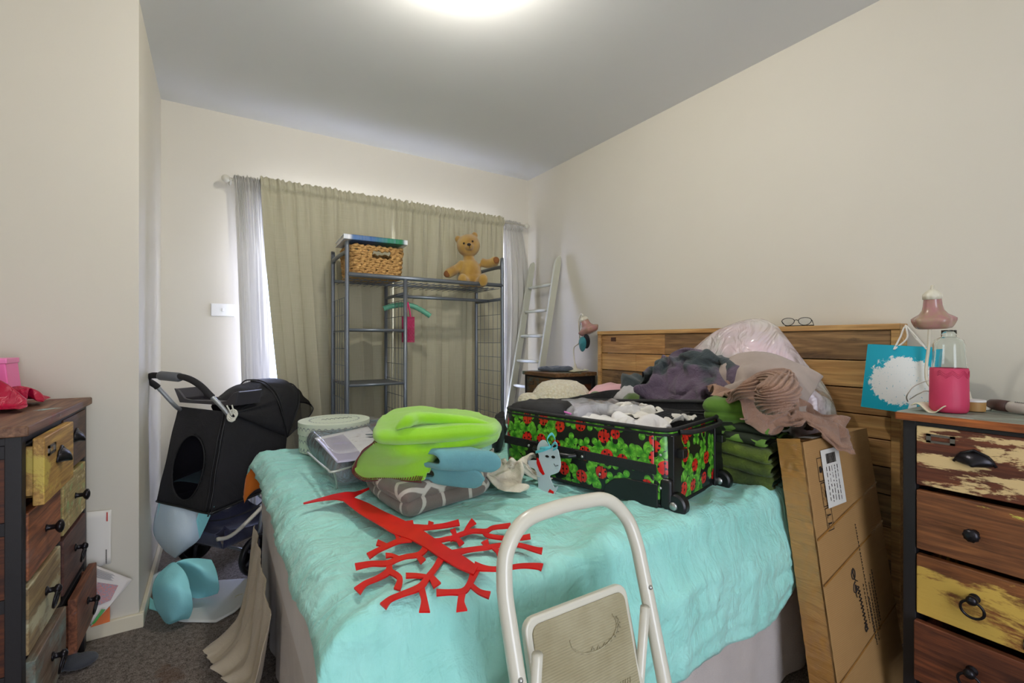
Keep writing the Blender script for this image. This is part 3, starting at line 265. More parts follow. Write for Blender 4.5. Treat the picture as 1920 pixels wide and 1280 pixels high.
(87,11,11,15,15,14,12,13,6,3,14,9,16,14,17,17,13,11,11,-7,3,13,12,11,10,9,8,-10,0,4,-1,-2,-1,0,0,6,-3,0,1,-1,0,-1,-1,-1,0,2,4,3,2,0,0,0,1,1,-9,3,-3,-1,1,-1,0,0,1,11,-11,4,-3,1,-1,0,4,-4,0,10,-3,1,0,1,-1,-2,5,-8,-2,1,0,-1,0,1,0,1,0,7,-7,3,-2,-1,-1,0,3,0,4,1,1,-1,1,-2,4,2,-8,-2,1,-1,0,1,0,2,0,2,-2,4,-5,1,0,-2,0,2,2,2,1,1,0,0,1,4,-4,-8,0,-2,1,2,3,-1,-2,-2,-1,6,-4,4,-4,0,0,-1,4,-1,2,4,-1,3,-7,8,-4,-9,-6,2,1,0,-2,-2,-3,0,1,0,0,8,-8,4,-3,0,0,1,2,0,6,-3,-4,10,-5,-10,2,-6,0,0,-1,0,1,6,-9,-1,1,-1,0,8,-6,2,0,0,0,1,1,0,-2,6,-3,-10,8,5,-5,2,-3,3,2,-4,1,13,-2,-9,-4,-2,-1,6,-4,1,0,0,1,1,0,2,-1,-7,13,5,2,-2,-4,5,-5,0,6,1,0,3,4,-2,-8,-2,-4,2,0,0,0,1,0,1,1,-4,11,0,-7,-4,-4,4,-6,6,0,-3,0,-1,1,2,1,4,-4,-1,-1,-2,-2,-1,0,1,1,2,5,-2,-10,-1,0,-10,1,5,-1,1,0,0,-2,-1,1,2,-1,0,0,1,-1,-1,-1,-1,1,1,1,0,1,-1,1,2,4,-2,-1,-2,-3,1,-1,-7,-1,1,2,-2,-3,3,3,2,2,-1,-2,-1,1,1,3,-2,7,0,-2,-9,0,0,1,3,0,-1,4,0,-5,-7,-4,5,1,2,4,3,-2,-2,0,0,1,0,-5,2,3,5,4,-1,-1,-7,1,-1,-12,2,-6,2,1,8,2,2,4,-1,-4,3,0,-2,1,-1,-2,8,2,1,-1,-3,-3,-2,7,-3,-14,4,-1,11,6,2,-4,-2,-2,0,-4,6,-3,1,0,0,-1,1,-1,-5,0,0,-4,3,0,-3,-12,9,4,4,-1,1,1,-1,0,-1,-3,6,-11,8,-2,0,-2,1,-1,-2,8,3,1,-2,-6,-3,-3,9,2,4,0,1,0,1,2,3,-3,0,-13,4,-2,3,0,-1,0,1,3,-1,-5,0,3,-2,1,1,-4,4,0,0,0,1,0,4,-3,1,-13,-1,6,-2,2,-2,-1,-1,2,2,0,5,-6,-2,0,-2,-1,8,1,1,0,-1,-5,3,-2,0,-4,-5,5,-10,7,0,4,0,-3,1,3,4,-1,-1,-1,1,0,3,1,1,0,-1,-4,4,-6,0,2,-7,-1,-6,4,-2,7,1,0,0,-2,1,1,2,-1,1,1,0,2,0,0,-2,0,1,-1,-1,4,-14,2,4,3,0,1,-5,1,1,-3,-2,-1,-1,2,2,0,-1,7,1,-2,-4,1,-1,3,-5,8,-16,4,6,5,2,-1,-4,-5,-1,-3,5,-4,-3,-1,-4,5,-1,7,-1,-2,-2,1,-1,3,0,3,-14,5,8,4,2,1,-2,-11,0,-4,2,-1,2,-2,-4,-1,-1,-1,-2,0,2,2,1,2,-2,1,-1,-2,9,-1,-4,-2,-2,-3,5,-4,1,1,-1,-4,-3,1,-2,5,0,5,1,-1,0,-2,0,0,0,-2,7,-9,-8,-1,-1,2,8,4,-6,-2,-3,-2,4,1,-1,5,-1,5,-4,0,0,1,3,-3,2,-12,3,-1,-1,5,-1,0,7,2,-6,-4,0,0,0,1,-1,0,-1,1,10,1,-1,-3,-1,0,1,-6,9,-17,1,5,2,5,-4,0,-4,-2,-1,0,0,2,1,-3,1,1,-1,6,0,-2,3,1,-4,1,5,-6,2,0,-2,7,-19,11,-6,1,-11,9,2,0,1,0,-3,1,-1,0,8,-3,0,2,-3,1,0,3,-5,4,2,-1,-19,9,-3,6,-9,-2,12,-1,1,-2,0,-2,-1,0,1,8,0,-1,0,1,1,1,-6,0,3,2,-2,-7,12,-11,-4,-8,12,0,3,0,1,-9,4,-2,0,-2,0,1,0,7,7,8,10,9,-2,-3,7,-5,2,-2,2,6,1,-3,-4,9,13,9,8,9,9,10,11,10,-2,6,0,0,0,-1,-2,4,-1,-3,1,-1,1,-2,1,-6,0,5,2,0,-2,0,0,0,0,0,11,3,-5,-2,-1,0,2,2,2,3,-8,7,-5,2,-1,-2,7,-3,0,0,-1,-1,1,-1,1,1,-6,12,-1,3,0,-1,-5,-3,2,4,1,3,-8,6,-2,2,-4,2,2,0,-2,0,0,1,-1,1,-3,-5,13,-1,1,-4,-3,4,-1,-2,1,7,-3,3,-6,3,0,-1,1,2,0,-1,-1,-1,0,0,0,-8,12,13,-1,-3,1,5,1,0,0,-2,-7,8,-3,3,-4,1,2,-4,5,-1,-1,-1,-1,-2,4,-9,10,1,15,2,-1,1,-4,1,-8,-3,-1,5,-1,10,-4,4,-2,0,-1,1,1,-2,-3,3,0,-8,7,0,0,15,-1,1,-2,1,0,3,-4,-3,-3,1,-2,11,-4,2,-2,1,-1,1,1,-2,1,-5,5,-2,1,-3,16,0,-3,3,0,-4,1,-1,1,4,-2,-2,-3,6,-3,2,0,-2,1,-1,1,-1,2,0,-3,-9,-3,17,-4,3,-3,-1,3,0,1,-1,-3,1,3,-1,-2,2,-1,0,1,-1,0,0,-3,5,-8,1,6,-1,16,1,-4,4,-1,-4,0,3,0,1,0,-1,1,-1,1,0,0,0,-1,-1,-1,0,-5,5,1,-2,0,8,4,4,-2,2,0,-2,2,0,0,2,0,-1,0,-2,0,1,0,1,-1,-1,0,0,0,-1,0,0,10,3,2,1,0,0,3,-8,1,2,4,-2,-3,2,1,-1,0,1,0,0,-1,1,-2,1,0,-1,1,11,0,1,1,3,5,2,2,-1,-2,-8,-4,6,0,0,1,-1,-1,1,0,0,-1,0,-1,0,1,-2,13,0,0,3,3,3,-10,6,-12,-6,7,11,1,-1,-1,0,-1,0,0,1,0,-1,0,-2,-1,-1,1,19,0,-1,-1,3,-12,8,-6,9,-3,-1,1,0,1,-1,-1,1,-1,1,-1,1,0,0,0,-3,-1,-2,17,0,1,2,-11,9,1,-4,-3,3,0,-1,0,1,1,-2,0,1,0,1,-1,1,0,-2,1,-3,-2,17,0,-1,-2,6,-1,-2,0,-2,0,-2,-1,-4,3,-1,5,1,0,0,-1,1,-1,0,1,-1,-2,-3,14,2,3,0,-2,-5,-1,1,2,-2,1,-4,3,-1,5,0,-1,1,-1,1,0,0,0,0,0,1,-1,15,1,0,-1,-4,-6,-4,2,5,9,-2,2,-1,-1,-1,4,-2,1,-1,0,-1,2,-1,0,0,0,1,14,1,0,-2,-4,4,2,1,3,-3,2,-1,-1,-2,0,-3,6,-1,-2,0,2,-1,0,0,0,1,-1,15,-2,0,0,3,-1,2,1,-1,-1,0,-2,0,0,1,0,-1,-5,6,0,-1,1,1,0,-1,1,1,14,1,-6,-1,3,5,-1,1,-6,6,-4,2,2,1,-1,-2,-1,1,0,1,1,-5,5,-1,2,-2,2,14,-3,3,2,0,-3,1,-4,3,-3,5,1,-1,-2,-2,-2,0,7,-2,0,1,-3,-3,8,-2,2,0,16,2,0,-1,-3,0,-3,3,0,2,0,-4,1,3,3,1,-2,-3,0,-1,-4,7,0,-9,5,-2,3,15,-5,0,-1,2,1,2,0,1,1,-2,3,-3,-1,-1,2,1,-3,4,1,1,1,-7,1,-2,6,-4,11,4,0,1,-1,-4,3,-4,4,1,0,-1,2,0,0,-5,-6,10,1,2,2,0,0,-5,0,-8,3,7,-1,3,4,0,-2,-5,10,-6,4,1,1,1,-2,-19,2,13,2,0,3,2,0,-1,-4,-1,2,-5,13,1,2,-4,-6,8,-3,-8,10,0,1,1,-6,-14,6,10,1,-5,4,0,2,-1,1,-3,1,1,-1,12,2,-1,-8,7,-2,3,-3,4,0,-1,1,-15,-4,19,-4,1,-1,-9,2,1,2,5,-1,3,-3,1,11,-1,0,-1,-3,-2,0,12,-1,-1,-2,-20,4,9,6,3,-4,3,-8,-7,-1,0,11,2,3,-1,-1,71,12,14,7,4,4,5,5,15,16,2,14,8,12,8,4,10,11,14,-18,-16,-10,-8,-8,-9,-10,-9,9,1,-8,-2,2,2,1,3,-4,0,5,-1,1,-1,2,-1,2,0,-2,1,0,3,-1,0,0,1,-1,8,-3,5,2,2,0,-3,-3,-1,-3,8,-4,3,-2,1,2,-5,2,-1,3,1,0,0,0,-1,-1,5,6,2,-3,1,1,4,2,-2,-4,0,-2,6,-3,2,-2,4,-3,0,-2,4,1,0,-1,1,0,2,4,7,0,0,2,2,-2,1,4,0,-8,1,-2,5,-2,0,1,1,-2,-2,4,1,1,0,0,0,6,-5,6,1,2,0,-7,-5,3,3,4,5,-6,2,-3,4,0,-2,5,-8,2,3,2,1,2,-4,7,-4,-6,5,-2,0,0,7,-2,5,0,0,-2,1,-8,4,-3,3,1,-2,1,-2,2,5,-3,-3,10,-4,-7,1,6,1,-2,2,0,0,-6,7,2,2,-1,2,-10,4,-3,3,0,2,-3,-2,3,0,9,-5,-8,6,3,5,-2,5,-7,-3,14,-3,-18,1,5,6,2,5,-7,5,-3,1,1,-1,3,-1,3,0,-7,9,1,-1,4,3,-7,8,2,-16,-2,5,-3,-1,1,5,3,5,-2,0,0,0,2,-1,1,4,-7,11,0,-7,-6,4,-2,7,-11,-1,14,-1,-9,-3,-1,0,-1,1,2,1,2,2,1,1,1,2,1,4,-3,-9,-2,0,13,-2,-6,3,-6,-2,-7,9,1,0,-1,0,0,0,0,2,-1,0,0,3,1,-4,-3,4,0,2,1,-13,2,2,4,5,-5,8,10,0,-2,-6,1,2,-4,-2,0,0,0,1,1,1,-2,6,-4,2,0,0,9,-2,0,-2,-6,0,0,-5,3,3,9,0,-4,1,-2,-3,-2,4,1,-1,0,4,-1,-8,2,3,6,-12,1,1,6,1,3,13,-2,1,0,-5,-4,-2,-3,-7,3,8,0,1,-4,3,-2,-3,12,2,0,-1,-7,3,3,-7,5,13,0,3,-7,-16,0,2,2,1,3,5,-8,5,-1,5,-4,1,3,-2,-5,-1,-2,-3,-3,-1,3,13,-5,-3,-12,-3,6,0,-1,1,3,6,-10,11,-7,2,0,2,2,0,-6,12,2,1,-3,4,2,6,-6,-4,-5,3,-5,-1,0,0,-2,1,-2,10,-2,2,-1,0,1,1,0,3,-7,-5,-1,-6,2,1,-1,1,-6,-3,2,4,-3,0,-2,2,-2,8,-2,-8,5,3,4,0,1,-2,-2,-3,5,-4,-7,3,1,1,-10,-4,-1,-1,2,11,-3,2,0,3,-1,-4,8,-9,5,1,-3,6,-2,1,1,-2,-1,-7,0,1,-4,-5,0,0,3,7,-5,4,0,-1,3,2,4,-5,1,-9,2,7,-1,0,0,1,0,0,-7,-2,-1,-2,3,-1,3,1,-1,-1,1,-3,4,1,0,0,-2,-7,6,2,0,3,0,0,-2,2,1,-8,-1,-6,-2,3,7,-2,3,-7,6,-5,6,0,-3,-2,0,2,1,1,-2,8,-10,12,-3,3,-5,3,-9,-5,0,3,3,-1,3,-7,3,-2,6,-1,-3,-2,-2,-1,3,10,-6,2,-2,-3,-1,12,-2,2,-1,-7,0,0,-1,-1,1,-4,4,0,1,0,-3,0,1,1,1,2,-3,2,-5,-5,10,8,-13,5,-1,15,-8,-4,-1,0,1,1,2,1,-1,3,-1,4,3,1,-1,1,-6,-4,3,-1,2,4,-17,4,0,12,-6,-10,4,1,1,-2,-5,3,-5,13,-4,1,0,-1,0,1,-9,-1,6,1,-2,-5,-1,2,-1,3,-5,2,-13,0,1,1,0,-1,-1,10,-4,5,-1,-1,-1,-3,-9,0,3,5,2,1,0,-5,0,-1,1,1,-4,-10,-1,1,-2,-3,6,-3,0,3,2,1,-1,-4,-6,-3,4,2,4,-1,0,0,-1,2,-2,1,0,0,-12,2,-1,-4,5,-1,4,-3,2,1,0,0,-7,-3,6,-4,4,1,-7,1,1,0,3,-1,2,-1,1,-11,0,0,-1,-1,1,-1,7,0,0,-1,-7,-2,6,-2,3,2,-2,-7,-1,0,0,2,2,2,0,-1)),
'taupe': (44, 34, (1.378, 0.642, 0.743),
